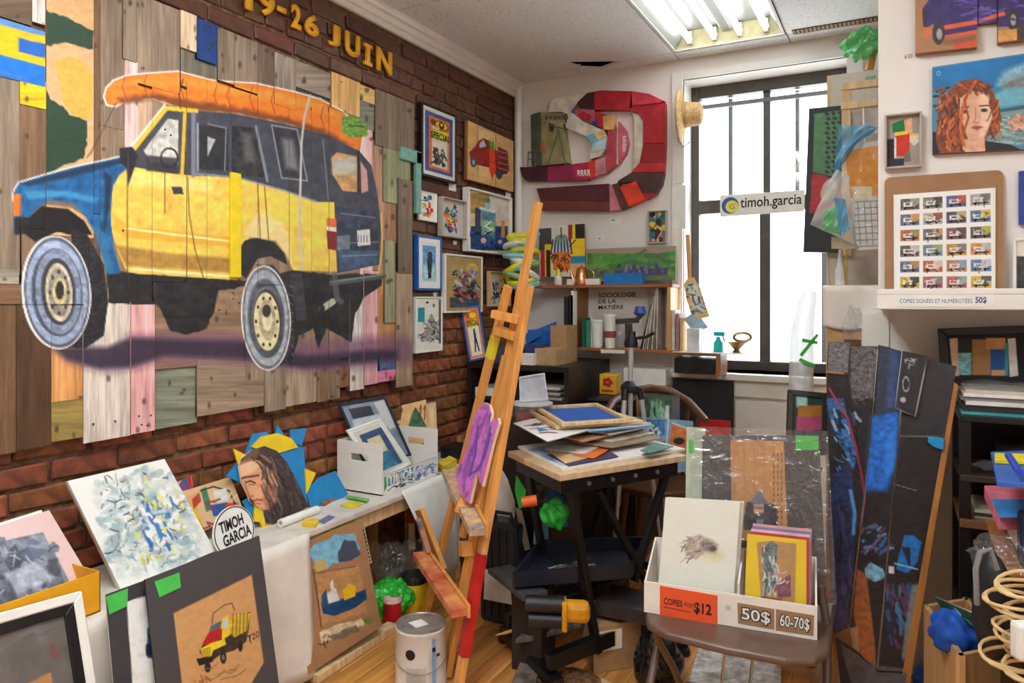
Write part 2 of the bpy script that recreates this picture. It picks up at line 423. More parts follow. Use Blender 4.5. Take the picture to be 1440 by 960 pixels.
def text(name, s, fr, m, parent=None, ext=0.0006, n0=0.001, bold=0.0, fit='both', shear=0.0, align=0.5):
    cu = bpy.data.curves.new(name, 'FONT'); cu.body = s; cu.offset = bold; cu.shear = shear; cu.resolution_u = 3
    cu.align_x = 'LEFT'; cu.space_line = 0.82
    tmp = bpy.data.objects.new(name, cu); col.objects.link(tmp)
    bpy.context.view_layer.update()
    me = bpy.data.meshes.new_from_object(tmp.evaluated_get(bpy.context.evaluated_depsgraph_get()))
    bpy.data.objects.remove(tmp); bpy.data.curves.remove(cu)
    nv = len(me.vertices); c = np.zeros(nv * 3, np.float32); me.vertices.foreach_get('co', c); c = c.reshape(-1, 3)
    x0, y0 = c[:, 0].min(), c[:, 1].min(); x1, y1 = c[:, 0].max(), c[:, 1].max()
    u = (c[:, 0] - x0) / (x1 - x0); v = 1 - (c[:, 1] - y0) / (y1 - y0)
    pts = fr.pt(u, v, n0 + ext)
    bm = bmesh.new(); bm.from_mesh(me)
    for k, vt in enumerate(bm.verts): vt.co = pts[k]
    bmesh.ops.recalc_face_normals(bm, faces=bm.faces)
    if ext > 0.0003:
        r = bmesh.ops.extrude_face_region(bm, geom=list(bm.faces))
        nvv = [e for e in r['geom'] if isinstance(e, bmesh.types.BMVert)]
        bmesh.ops.translate(bm, verts=nvv, vec=Vector(-fr.N * ext)); bmesh.ops.recalc_face_normals(bm, faces=bm.faces)
    bm.to_mesh(me); bm.free(); me.name = name; me.materials.clear(); me.materials.append(m)
    o = bpy.data.objects.new(name, me); col.objects.link(o); _parent(o, parent); return o
def rectframe(name, fr, wd, dp, m, parent=None, n0=0.0, bevel=0.002, back=True):
    """mitred moulding around a picture"""
    b = MB(); a = wd / fr.w; c = wd / fr.h
    o = [(0, 0), (1, 0), (1, 1), (0, 1)]; i = [(a, c), (1 - a, c), (1 - a, 1 - c), (a, 1 - c)]
    for k in range(4):
        j = (k + 1) % 4
        b.hexa([fr.pt(*o[k], n0), fr.pt(*o[j], n0), fr.pt(*i[j], n0), fr.pt(*i[k], n0), fr.pt(*o[k], n0 + dp), fr.pt(*o[j], n0 + dp), fr.pt(*i[j], n0 + dp), fr.pt(*i[k], n0 + dp)])
    return b.build(name, m, parent, bevel=bevel, seg=1)
def panel(name, fr, thick, m, parent=None, n0=0.0, bevel=0.0):
    b = MB(); q = ((0, 0), (1, 0), (1, 1), (0, 1))
    b.hexa([fr.pt(*k, n0) for k in q] + [fr.pt(*k, n0 + thick) for k in q]); return b.build(name, m, parent, bevel=bevel, seg=1)
def picture(name, label, cat, fr, fw, dp, fm, paint, matw=0.0, matm=None, group=None, recess=0.006, uv=None, step=0.003, glass=False, pic='picture', backing=True):
    t = thing(name, label, cat, fr.pt(0.5, 1.0), group)
    rectframe('frame', fr, fw, dp, fm, t)
    i = fr.inset(fw * 0.9)
    if backing: panel('backing', i, 0.003, WHITE, t, 0.0)
    if matw:
        rectframe('mat_board', i, matw + fw * .1, 0.002, matm or PAPER, t, max(dp - recess, 0.004), bevel=0)
        i = i.inset(matw * 0.92)
    art(pic, i, paint, t, 0.0008, step, uv, PRINT, n0=max(dp - recess - 0.001, 0.003))
    if glass: panel('glass', fr.inset(fw * .9), 0.001, FGLASS, t, dp - 0.003)
    return t
def lumpy(name, c, size, m, parent=None, seed=1, amp=0.25, sub=3, freq=2.2, flat=None):
    """crumpled closed lump: cloth, bag, wad"""
    bm = bmesh.new(); bmesh.ops.create_icosphere(bm, subdivisions=sub, radius=1.0)
    r = np.random.RandomState(seed); ph = r.rand(6, 4) * 6.28; ax = r.randn(6, 3) * freq
    for v in bm.verts:
        p = np.array(v.co); d = sum(math.sin(p @ ax[k] * (1 + .5 * k) + ph[k, 0]) / (1 + .5 * k) for k in range(6)) / 2.5
        q = p * (1 + amp * d) * np.asarray(size) / 2
        if flat is not None: q[2] = max(q[2], -size[2] / 2 * flat)
        v.co = Vector(q + np.asarray(c))
    me = bpy.data.meshes.new(name); bm.to_mesh(me); bm.free(); me.materials.append(m)
    for p in me.polygons: p.use_smooth = amp < 0.2
    o = bpy.data.objects.new(name, me); col.objects.link(o); _parent(o, parent); return o
def sheet(name, fn, m, parent=None, nu=24, nv=24, thick=0.0):
    """smooth surface from fn(u, v) -> point"""
    b = MB(); vs_ = [fn(u, v) for v in np.linspace(0, 1, nv) for u in np.linspace(0, 1, nu)]
    fs = [(j * nu + i, j * nu + i + 1, (j + 1) * nu + i + 1, (j + 1) * nu + i) for j in range(nv - 1) for i in range(nu - 1)]
    b.add(vs_, fs); o = b.build(name, m, parent, smooth=True)
    if thick:
        s = o.modifiers.new('thickness', 'SOLIDIFY'); s.thickness = thick; s.offset = 0
    return o
# ================================================================ the room
H = 2.75; YB = 4.22; XR = 4.4; YR = -2.6
rng = random.Random(7)
PLASTER = mat('white_painted_plaster', (220, 214, 208), 0.6, 0.012, 3.0, 0.03, 40)
TRIMW = mat('white_gloss_trim', (226, 219, 211), 0.35, 0.03, 8.0)
def boxo(name, m, dims, parent=None, bevel=0.0):
    return MB().box(*dims).build(name, m, parent, bevel=bevel)
# --- brick wall
MORTAR = mat('old_lime_mortar', (112, 84, 58), 0.9, 0.22, 40, 0.8, 60, c2=(70, 48, 34))
wl = struct(boxo('wall_left', MORTAR, (-0.14, -0.011, YR, YB + 0.1, 0, H + 0.1)))
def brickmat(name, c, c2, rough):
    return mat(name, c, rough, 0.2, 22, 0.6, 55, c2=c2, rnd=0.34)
BR_DARK = brickmat('dark_brown_brick', (90, 53, 37), (74, 44, 31), 0.45)
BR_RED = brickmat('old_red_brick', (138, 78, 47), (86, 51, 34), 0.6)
def brick_mesh(seed, L_):
    r = np.random.RandomState(seed); b = bmesh.new()
    bmesh.ops.create_cube(b, size=1.0)
    for v in b.verts: v.co = Vector((v.co.x * 0.09 - 0.045, v.co.y * L_, v.co.z * 0.0575)) + Vector(r.randn(3) * (0.0015, 0.004, 0.0028))
    bmesh.ops.bevel(b, geom=list(b.edges), offset=0.005, segments=1, affect='EDGES')
    for v in b.verts: v.co += Vector(r.randn(3) * 0.0009)
    me = bpy.data.meshes.new('brick'); b.to_mesh(me); b.free(); return me
BM = {}
for mname, mm in (('d', BR_DARK), ('r', BR_RED)):
    for k in range(5):
        for L_, kind in ((0.205, 'l'), (0.098, 's')):
            me = brick_mesh(k + (3 if kind == 's' else 0), L_); me.materials.append(mm); BM[(mname, k, kind)] = me
def mural_top(x): return 10 + 0.41 * (x - 253)
def mural_bot(x): return 632 - 0.16 * x
bl = []
for row in range(36):
    z = 0.036 + row * 0.0735; header = row % 6 == 3
    y = 0.62 - 14 * .215 - (row % 2) * 0.107; stepy = 0.108 if header else 0.215
    y += rng.uniform(-.02, .02)
    while y < YB - 0.03:
        p = V3(0, y, z); px, py = proj(p)
        if y < .75: px, py = -300, 300
        hid = -75 < px < 560 and mural_top(px) + 28 < py < mural_bot(px) - 22
        if not hid and z < 2.68 and y - stepy / 2 < YB:
            bl.append((y, z, 's' if header else 'l', px, py))
        y += stepy
bl.sort(key=lambda b: (not (-60 < b[3] < 760 and b[4] < 800), b[0]))
rest = []
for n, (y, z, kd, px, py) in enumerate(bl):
    up = z > 1.0 + 0.45 * rng.random() and not (px > 590 and z < 1.25)  # higher courses get the darker brick
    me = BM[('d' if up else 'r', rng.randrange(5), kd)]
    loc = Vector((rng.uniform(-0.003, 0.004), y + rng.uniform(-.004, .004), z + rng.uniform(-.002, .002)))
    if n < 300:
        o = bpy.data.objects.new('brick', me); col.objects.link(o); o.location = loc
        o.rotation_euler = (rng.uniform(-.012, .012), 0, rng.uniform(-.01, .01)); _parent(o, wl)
    else: rest.append((me, loc, up))
for up_, mm in ((True, BR_DARK), (False, BR_RED)):
    b = MB()
    for me, loc, up in rest:
        if up == up_: b.add([v.co + loc for v in me.vertices], [tuple(p.vertices) for p in me.polygons])
    if b.v: b.build('brickwork', mm, wl)['kind'] = 'stuff'
# --- cornice along the brick wall
prof = [(0, 2.66), (0.018, 2.66), (0.022, 2.685), (0.032, 2.69), (0.040, 2.715), (0.052, 2.722), (0.060, 2.735), (0.060, 2.7505), (0, 2.7505)]
struct(MB().prism([(x, YR, z) for x, z in prof], (0, YB - YR, 0)).build('trim_1', TRIMW))
# --- back wall with the window opening
OX0, OX1, OZ0, OZ1 = 1.10, 1.97, 0.93, 2.63
b = MB().box(-0.1, OX0, YB, YB + 0.34, 0, H + .1).box(OX1, XR, YB, YB + 0.34, 0, H + .1).box(OX0, OX1, YB, YB + 0.34, 0, OZ0).box(OX0, OX1, YB, YB + 0.34, OZ1, H + .1)
wb = struct(b.build('wall_back', PLASTER))
struct(MB().lathe((0.03, YB - 0.03, 0.98), [(0.028, 0), (0.028, 1.75)], 16).build('trim_2', TRIMW, smooth=True))
b = MB()
b.box(1.035, OX0, YB - .018, YB + .02, .88, 2.672).box(OX1, 2.05, YB - .018, YB + .02, .88, 2.672).box(OX0, OX1, YB - .018, YB + .02, OZ1, 2.672)
struct(b.build('trim_3', TRIMW, bevel=.003))
struct(boxo('trim_4', TRIMW, (1.0, 2.08, YB - .07, YB + .25, .895, .93), bevel=.004))   # window ledge
struct(MB().box(1.02, 2.08, YB - .03, YB + .001, .80, .895).box(1.06, 2.05, YB - .018, YB + .001, .2, .78).build('trim_5', TRIMW, bevel=.004))
# --- window
WY = YB + 0.22
FRM = mat('dark_grey_window_frame', (74, 69, 64), 0.4, 0.1)
BARM = mat('grey_window_bar', (120, 122, 128), 0.45, 0.08)
wn = struct(MB().box(1.10, 1.145, WY - .03, WY + .04, OZ0, OZ1).box(1.925, 1.97, WY - .03, WY + .04, OZ0, OZ1).box(1.145, 1.925, WY - .03, WY + .04, 2.56, OZ1).box(1.145, 1.925, WY - .03, WY + .04, OZ0, .985).build('window_1', FRM, bevel=.004))
def wbar(nm, l, r, z0, z1, y0, y1, m=FRM):
    x0 = onp(l, 300, ('y', y0))[0]; x1 = onp(r, 300, ('y', y0))[0]
    return boxo(nm, m, (x0, x1, y0, y1, z0, z1), wn, .003)
boxo('meeting_rail', FRM, (1.145, 1.925, WY - .045, WY + .03, 1.86, 1.94), wn, .004)
wbar('mullion', 1068, 1083, .985, 1.86, WY - .02, WY + .02)
wbar('mullion', 1073, 1083, 1.94, 2.56, WY - .005, WY + .03)
for l, r in ((1024, 1030), (1118, 1124)): wbar('security_bar', l, r, 1.94, 2.56, WY + .05, WY + .07, BARM)
wbar('security_bar', 1155, 1163, .985, 1.86, WY + .05, WY + .07, BARM)
for z in (2.50,): boxo('sash_rail', BARM, (1.145, 1.925, WY - .006, WY + .02, z, z + .025), wn, .002)
for x0, x1, z0, z1 in ((1.145, 1.52, 1.94, 2.56), (1.52, 1.925, 1.94, 2.56), (1.145, 1.51, .985, 1.86), (1.51, 1.925, .985, 1.86)):
    boxo('window_pane', PANE, (x0 + .002, x1 - .002, WY + .030, WY + .034, z0, z1), wn)
# --- right side: display bulkhead with a lipped ledge, alcove below it
BY = 2.58; BX = 2.15
wr = struct(boxo('wall_right', PLASTER, (BX, XR, BY, 3.1, 1.36, H + .1)))
struct(MB().box(BX - .003, XR, BY - .075, 3.1, 1.318, 1.362).box(BX - .003, XR, BY - .075, BY - .062, 1.3625, 1.380).build('trim_6', TRIMW, bevel=.003))
struct(boxo('wall_alcove', PLASTER, (2.09, XR, 2.92, 3.1, 0, 1.318)))
struct(boxo('wall_side', PLASTER, (XR, XR + .1, YR, YB + .3, 0, H + .1)))
struct(boxo('wall_rear', PLASTER, (-.1, XR, YR - .1, YR, 0, H + .1)))
# --- floor of narrow varnished boards
FLB = mat('dark_subfloor', (60, 38, 22), 0.8, 0.1)
fl = struct(boxo('floor', FLB, (-.1, XR, YR, YB + .3, -.08, -.004)))
FLM = mat('worn_varnished_floorboard', (196, 136, 70), 0.3, 0.2, 1.6, 0.2, 3.0, stretch=(24, 1.2, 24), rnd=0.16)
fm = {}
for ln in (1.1, 1.5, 1.9):
    bm_ = MB().box(-.0415, .0415, -ln / 2 + .001, ln / 2 - .001, -.02, 0); o = bm_.build('floorboard', FLM); fm[ln] = o.data; bpy.data.objects.remove(o)
for k in range(36):
    x = 0.045 + k * .085; y = 0.3 - rng.random() * .9
    while y < YB:
        ln = rng.choice((1.1, 1.5, 1.9))
        if y + ln > YB + .3: ln = 1.1
        o = bpy.data.objects.new('floorboard', fm[ln]); col.objects.link(o); o.location = (x, y + ln / 2, rng.uniform(-.0008, .0008)); _parent(o, fl)
        y += ln
for x0, x1, y0, y1 in ((-.1, 3.06, YR, -.6), (3.07, XR, YR, YB)):
    o = boxo('floorboards_beyond', FLM, (x0, x1, y0, y1, -.02, -.001), fl); o['kind'] = 'stuff'
# --- ceiling: mineral tiles in a flat grid
TILE = mat('speckled_ceiling_tile', (236, 230, 224), 0.8, 0.02, 60, 0.0)
nt = TILE.node_tree; N = nt.nodes; bs = N['Principled BSDF']
vo = N.new('ShaderNodeTexNoise'); vo.inputs['Scale'].default_value = 95; vo.inputs['Detail'].default_value = 2
tc = N.new('ShaderNodeTexCoord'); nt.links.new(tc.outputs['Object'], vo.inputs[0])
r2 = N.new('ShaderNodeValToRGB'); r2.color_ramp.elements[0].position = .30; r2.color_ramp.elements[1].position = .38
r2.color_ramp.elements[0].color = (.22, .19, .17, 1); r2.color_ramp.elements[1].color = (1, 1, 1, 1); nt.links.new(vo.outputs[0], r2.inputs[0])
src = bs.inputs['Base Color'].links[0].from_socket
mx = N.new('ShaderNodeMix'); mx.data_type = 'RGBA'; mx.blend_type = 'MULTIPLY'; mx.inputs[0].default_value = .6
nt.links.new(src, mx.inputs[6]); nt.links.new(r2.outputs[0], mx.inputs[7]); nt.links.new(mx.outputs[2], bs.inputs['Base Color'])
VOID = mat('ceiling_void_shade', (10, 9, 9), 0.9, 0.1)  # near-black colour stands in for shade above the tiles
ce = struct(boxo('ceiling', VOID, (-.1, XR, YR, YB + .3, H + .12, H + .2)))
xs = [0.0, .47, 1.08, 1.69, 2.30, 2.91, 3.52, XR]; ys = [YR, -2.03, -.81, .41, 1.63, 2.85, 4.085, YB]
TROF = [(1.08, 2.85), (1.08, -.81), (2.91, -.81), (1.08, .41)]  # first is the light in view; the rest are unseen, added for fill
ins = .0035
for i in range(len(xs) - 1):
    for j in range(len(ys) - 1):
        x0, x1, y0, y1 = xs[i] + ins, xs[i + 1] - ins, ys[j] + ins, ys[j + 1] - ins
        if any(abs(xs[i] - a) < .01 and abs(ys[j] - c) < .01 for a, c in TROF): continue
        if i == 0 and j == 5: x1 += .61
        if i == 1 and j == 5:
            continue
        if i == 0 and j == 5:   # broken corner shows the void
            MB().prism([(x0, y0, H), (x1, y0, H), (x1, y1, H), (.767, y1, H), (.465, 3.934, H), (.49, 4.03, H), (.505, y1, H), (x0, y1, H)], (0, 0, .015)).build('ceiling_tile', TILE, ce)
        elif i == 1 and j == 6:
            MB().prism([(x0, y0, H), (.505, y0, H), (.61, 4.16, H), (.767, y0, H), (x1, y0, H), (x1, y1, H), (x0, y1, H)], (0, 0, .015)).build('ceiling_tile', TILE, ce)
        else: boxo('ceiling_tile', TILE, (x0, x1, y0, y1, H, H + .015), ce)
boxo('void_shade_sheet', VOID, (0, XR, 4.195, 4.2195, H + .026, H + .12), ce)  # added black sheet keeps the broken corner in painted shade
TB = mat('white_ceiling_grid', (214, 208, 200), 0.5, 0.03)
for y in ys[1:-1]:
    for xa, xb in (((.05, .505), (.767, XR)) if y > 4 else ((.05, XR),)): boxo('grid_bar', TB, (xa, xb, y - .010, y + .010, H + .016, H + .024), ce)
for x in xs[1:-1]:
    if x == .47: boxo('grid_bar', TB, (x - .01, x + .01, YR, 2.84, H + .0165, H + .0245), ce)
    else: boxo('grid_bar', TB, (x - .010, x + .010, YR, YB, H + .0165, H + .0245), ce)
# vent grille beside the light
VENT = mat('tan_vent_grille', (150, 122, 84), 0.6, 0.1)
vg = thing('ceiling_vent', 'narrow brown slatted vent in the ceiling beside the fluorescent light', 'vent', (1.98, 4.1, H - .004))
boxo('backing', mat('vent_dark', (70, 52, 34), .8), (1.72, 2.12, 4.02, 4.09, H - .003, H - .001), vg)
for k in range(20): boxo('slat', VENT, (1.722 + k * .02, 1.734 + k * .02, 4.022, 4.088, H - .006, H - .002), vg)
# --- fluorescent troffers: one in view, three unseen ones added for fill
TUBEM = emat('fill_light_tube', (0.88, 0.95, 1.0), TUBE)  # tubes of the unseen fill lights
TUBEO = emat('dimmed_fluorescent_tube', (0.93, 0.97, 1.0), TUBE * 0.2)  # tubes in view, dimmed so their fixture does not blow out
REFL = mat('white_enamel_reflector', (116, 116, 110), 0.35, 0.03); ENDP = mat('yellowed_end_plate', (176, 168, 128), 0.5, 0.1, 20)
for n, (tx, ty) in enumerate(TROF):
    lab = ['open fluorescent ceiling light with four bare tubes beside the window wall', 'unseen four-tube ceiling light added behind the viewer to brighten the room',
           'unseen four-tube ceiling light added near the rear side wall to brighten the room', 'unseen four-tube ceiling light added to brighten the mural'][n]
    t = thing('ceiling_light', lab, 'light', (tx + .305, ty + .61, H), 'fluorescent ceiling lights')
    x0, x1, y0, y1 = tx + .008, tx + .602, ty + .008, ty + 1.212
    b = MB().box(x0, x1, y0, y1, H + .10, H + .105)
    b.hexa([(x0, y0, H), (x0 + .01, y0, H), (x0 + .01, y1, H), (x0, y1, H), (x0 + .06, y0, H + .1), (x0 + .07, y0, H + .1), (x0 + .07, y1, H + .1), (x0 + .06, y1, H + .1)])
    b.hexa([(x1 - .01, y0, H), (x1, y0, H), (x1, y1, H), (x1 - .01, y1, H), (x1 - .07, y0, H + .1), (x1 - .06, y0, H + .1), (x1 - .06, y1, H + .1), (x1 - .07, y1, H + .1)])
    b.build('reflector', REFL, t)
    for ye in (y0, y1 - .006): boxo('end_plate', ENDP, (x0, x1, ye, ye + .006, H, H + .1), t)
    rectframe('flange', Fr((x0, y0, H), (x1, y0, H), (x1, y1, H), (x0, y1, H)), .014, .004, TB, t, bevel=0)
    boxo('ballast_cover', REFL, (x0 + .27, x0 + .325, y0 + .01, y1 - .01, H + .06, H + .1), t, .006)
    for k in range(4):
        xx = x0 + .095 + k * .135
        MB().tube([(xx, y0 + .035, H + .045), (xx, y1 - .035, H + .045)], .0165, 14)\
            .build('tube', TUBEO if n == 0 else TUBEM, t, smooth=True)
        for ye in (y0 + .01, y1 - .032): boxo('socket', TRIMW, (xx - .012, xx + .012, ye, ye + .02, H + .02, H + .09), t, .002)
# ================================================================ mural of painted planks on the brick wall
MX = 0.035      # mean face of the planks
def mural_paint(cv, base, seed, horiz):
    X, Y = cv.X, cv.Y
    # weathered grain
    if base is not None:
        cv.fill(base, 0.0)
        if horiz: g = vnoise(X / 40, Y / 2.2, seed) * .5 + vnoise(X / 15, Y / 1.2, seed + 3) * .3 + vnoise(X / 70, Y / 9, seed + 5) * .5
        else: g = vnoise(X / 2.2, Y / 40, seed) * .5 + vnoise(X / 1.2, Y / 15, seed + 3) * .3 + vnoise(X / 9, Y / 70, seed + 5) * .5
        cv.c *= (1 + .42 * (g - .65))[:, None]
        r = random.Random(seed)
        for _ in range(3):
            kx, ky = r.uniform(X.min(), X.max()), r.uniform(Y.min(), Y.max())
            cv.ell(kx, ky, r.uniform(1.5, 3.5), r.uniform(2, 5), (60, 44, 32), soft=2.0, a=.6)
    # camouflage plank
    p = cv.poly
    if seed == 2:
        p([(62, -5), (132, -5), (132, 70), (110, 68), (62, 62)], (206, 160, 108))
        p([(62, 14), (90, 22), (110, 34), (131, 44), (131, 69), (112, 66), (92, 60), (72, 64), (62, 62)], (44, 66, 50), rough=1.5)
        p([(62, 66), (132, 70), (132, 240), (62, 240)], (208, 164, 118))
        p([(78, 84), (100, 80), (125, 92), (132, 110), (128, 165), (118, 168), (100, 160), (88, 140), (82, 110)], (208, 164, 72), rough=1)
        p([(62, 120), (72, 140), (88, 148), (100, 162), (122, 170), (124, 190), (118, 222), (62, 245)], (40, 62, 44), rough=1.5)
    if seed == 1:
        for y0, y1, c in ((4, 14, (150, 134, 110)), (14, 24, (70, 160, 70)), (24, 34, (86, 134, 190)), (34, 46, (232, 178, 22)), (46, 76, (236, 182, 20)), (76, 100, (30, 110, 200)), (100, 112, (30, 110, 200))):
            p([(-40, y0 - 10), (64, y0 + 18), (64, y1 + 18), (-40, y1 - 10)], c)
        p([(26, 53), (64, 62), (64, 82), (26, 73)], (38, 96, 178)); p([(45, 4), (62, 10), (62, 32), (45, 27)], (178, 50, 44)); p([(45, -5), (62, -5), (62, 11), (45, 8)], (214, 208, 200))
    # --------- shadow under the truck (part of the painted picture)
    sh = (58, 48, 66)
    p([(74, 492), (110, 498), (150, 500), (180, 470), (240, 468), (345, 470), (440, 480), (560, 470), (582, 480), (582, 512), (520, 516), (430, 522), (340, 510), (230, 508), (190, 520), (150, 524), (100, 512)], (120, 84, 110), soft=16, a=.75)
    p([(74, 488), (150, 488), (185, 475), (345, 480), (430, 500), (520, 492), (560, 492), (560, 505), (430, 518), (340, 505), (230, 500), (185, 516), (140, 518), (95, 506)], sh, soft=9, a=.95)
    # --------- carrot on the roof
    wl_ = (236, 230, 220)
    carrot = [(147, 136), (150, 124), (160, 114), (178, 107), (205, 104), (250, 101), (300, 114), (360, 118), (415, 130), (450, 140), (480, 156), (500, 174), (509, 194), (506, 214), (480, 200), (440, 186), (400, 172), (330, 158), (262, 153), (215, 138), (180, 140), (162, 149), (151, 147)]
    cv.line(carrot + [carrot[0]], 4, wl_)
    p(carrot, (242, 124, 36), var=.16, ns=10)
    p([(165, 138), (215, 131), (260, 140), (330, 150), (400, 164), (450, 180), (495, 204), (480, 202), (440, 188), (400, 175), (330, 161), (262, 155), (215, 140), (170, 146)], (110, 60, 34), soft=7, a=.85, rough=2)
    p([(158, 120), (200, 108), (250, 105), (320, 118), (400, 131), (455, 146), (485, 168), (420, 150), (330, 134), (250, 122), (190, 120)], (255, 150, 62), soft=7, a=.8, var=.12)
    for x, y in ((176, 108), (206, 106), (258, 110), (305, 120), (323, 121), (355, 123), (385, 128), (455, 150)): cv.line([(x, y), (x - 4, y + 14), (x + 2, y + 32)], 1.6, (150, 66, 22), a=.7)
    p([(480, 164), (498, 162), (518, 176), (516, 192), (494, 194), (481, 186)], (110, 150, 62), var=.35, ns=4); cv.line([(490, 176), (512, 178)], 2, (50, 80, 30)); cv.line([(490, 184), (516, 188)], 3, (110, 150, 60))
    # --------- under side, dark
    dk = (42, 40, 42)
    p([(150, 378), (185, 384), (345, 394), (412, 380), (470, 386), (540, 384), (536, 402), (512, 418), (500, 440), (494, 482), (460, 462), (448, 490), (440, 462), (420, 472), (408, 515), (395, 470), (345, 402), (318, 408), (307, 408), (300, 440), (290, 462), (265, 470), (240, 466), (228, 440), (218, 424), (185, 428), (152, 426)], dk, var=.3, ns=12, rough=1.2)
    p([(218, 424), (222, 428), (185, 428), (186, 420)], dk)
    p([(308, 412), (340, 408), (342, 440), (308, 428)], (150, 124, 98), var=.2)
    cv.line([(466, 398), (540, 388)], 7, (74, 86, 84)); cv.line([(466, 396), (540, 386)], 2, (130, 142, 138))
    cv.line([(453, 434), (468, 424)], 9, (180, 180, 160)); cv.ell(453, 434, 4, 6, (50, 48, 46)); cv.line([(470, 382), (474, 420), (480, 424)], 8, (96, 98, 102), a=.7)
    p([(405, 384), (425, 384), (432, 448), (418, 452)], (56, 56, 60), var=.3)
    # --------- body
    p([(158, 262), (166, 244), (178, 234), (240, 236), (300, 247), (335, 250), (400, 266), (445, 282), (470, 282), (476, 382), (412, 380), (402, 356), (388, 338), (352, 333), (338, 348), (334, 394), (190, 384), (176, 378), (164, 350), (156, 318)], (238, 194, 84), var=.14, ns=14)
    p([(160, 300), (180, 318), (240, 324), (334, 334), (334, 348), (240, 340), (176, 334), (158, 322)], (222, 166, 52), soft=4, a=.8)
    p([(162, 344), (240, 356), (334, 364), (334, 384), (240, 378), (178, 374)], (150, 110, 56), soft=5, a=.75, var=.2)
    cv.line([(178, 321), (240, 329), (330, 340)], 3, (246, 222, 150)); cv.line([(188, 378), (330, 389)], 3, (240, 224, 170))
    p([(178, 240), (238, 246), (300, 256), (300, 272), (236, 264), (174, 260)], (246, 214, 124), soft=5, a=.75)
    p([(342, 330), (360, 300), (392, 304), (405, 330), (412, 376), (404, 360), (388, 338), (352, 333)], (236, 206, 150), soft=5, a=.8)
    p([(380, 268), (442, 284), (470, 284), (474, 330), (420, 320), (384, 310)], (244, 202, 80), soft=4, a=.8)
    for q in ([(179, 240), (179, 384)], [(264, 250), (266, 300), (274, 350), (286, 390)], [(232, 238), (232, 300)], [(362, 252), (366, 336)], [(372, 262), (378, 340)]): cv.line(q, 1.4, (110, 80, 34))
    p([(241, 262), (256, 263), (258, 273), (244, 273)], (62, 58, 60))
    # rear arch and front fender arch
    p([(336, 382), (336, 350), (344, 338), (360, 334), (385, 340), (400, 356), (404, 372), (380, 360), (362, 364), (346, 392)], dk, var=.2)
    # blue hood and wing
    hood = [(18, 282), (20, 268), (27, 257), (60, 247), (100, 236), (146, 226), (176, 219), (182, 234), (168, 246), (159, 262), (155, 300), (160, 350), (170, 384), (152, 386), (136, 330), (120, 304), (98, 290), (60, 287), (46, 298), (38, 326), (20, 326)]
    cv.line(hood[:7], 3.5, wl_); p(hood, (34, 92, 142), var=.28, ns=14)
    p([(28, 258), (100, 238), (172, 222), (170, 230), (110, 246), (40, 262)], (28, 44, 66), soft=4, a=.85)
    p([(34, 268), (90, 268), (140, 278), (134, 286), (90, 276), (40, 280)], (66, 146, 190), soft=4, a=.8)
    p([(146, 240), (158, 250), (152, 300), (146, 330), (148, 270)], (24, 36, 54), soft=4, a=.8)
    p([(60, 288), (70, 280), (104, 286), (118, 300), (100, 292)], (150, 104, 70), soft=3, a=.7); p([(122, 310), (134, 330), (150, 384), (158, 384), (150, 330)], (58, 120, 160), soft=4, a=.7)
    p([(18, 274), (29, 272), (30, 303), (19, 304)], (220, 112, 40)); p([(20, 306), (54, 304), (56, 328), (20, 330)], (38, 36, 38))
    p([(36, 330), (44, 302), (58, 290), (96, 294), (118, 310), (130, 330), (110, 332), (80, 326), (50, 340)], (30, 28, 30), var=.2)
    # --------- cab, roof, windows
    roof = [(186, 212), (234, 150), (262, 154), (330, 160), (400, 174), (460, 190), (505, 212), (522, 232), (530, 268), (534, 300), (536, 330), (532, 372), (474, 384), (470, 284), (445, 284), (400, 268), (335, 250), (264, 246), (232, 243), (182, 234)]
    p(roof, (66, 68, 78), var=.18, ns=12)
    cv.line([(188, 210), (234, 152), (276, 156)], 6, (228, 186, 48)); cv.line([(184, 207), (232, 147)], 2.5, wl_)
    p([(194, 214), (236, 162), (256, 164), (258, 238), (206, 236), (196, 224)], (70, 70, 74)); p([(202, 212), (236, 167), (251, 169), (250, 230), (212, 228)], (190, 188, 180), var=.25, ns=12)
    p([(204, 218), (248, 222), (250, 244), (206, 240)], (56, 52, 56), soft=3, a=.9); cv.ell(238, 222, 13, 15, (40, 38, 42), r0=.8)
    cv.line([(260, 160), (256, 244)], 5, (214, 176, 60)); cv.line([(272, 160), (272, 246)], 6, (120, 124, 136))
    p([(280, 176), (320, 180), (322, 240), (280, 238)], (44, 44, 48), var=.2); p([(292, 192), (303, 196), (292, 220)], (176, 176, 176)); cv.line([(278, 174), (278, 240)], 3, (150, 152, 160)); cv.line([(292, 174), (318, 180), (316, 240)], 1.6, (130, 132, 140))
    p([(326, 176), (358, 180), (374, 250), (326, 246)], (48, 46, 50), var=.4, ns=8); p([(340, 186), (352, 190), (360, 230), (344, 226)], (120, 116, 112), soft=8, a=.6)
    cv.line([(360, 178), (376, 254)], 4, (128, 132, 144))
    p([(384, 178), (416, 184), (430, 252), (398, 248)], (52, 52, 56), var=.2); p([(396, 194), (412, 196), (420, 240), (402, 236)], (134, 136, 138), soft=8, a=.8); cv.line([(382, 176), (418, 182), (432, 254), (396, 250), (382, 176)], 1.5, (150, 154, 164))
    cv.line([(276, 244), (335, 250), (400, 268), (446, 284)], 3, (150, 152, 160), a=.8)
    p([(466, 222), (474, 214), (502, 220), (502, 270), (482, 268), (468, 246)], (196, 150, 96), var=.2); p([(468, 224), (500, 222), (500, 244), (468, 244)], (176, 190, 190), soft=8, a=.8)
    p([(507, 226), (516, 240), (518, 268), (508, 272)], (196, 150, 140)); cv.line([(504, 214), (506, 272)], 4, (36, 36, 42)); cv.line([(454, 196), (462, 282)], 2, (110, 116, 130))
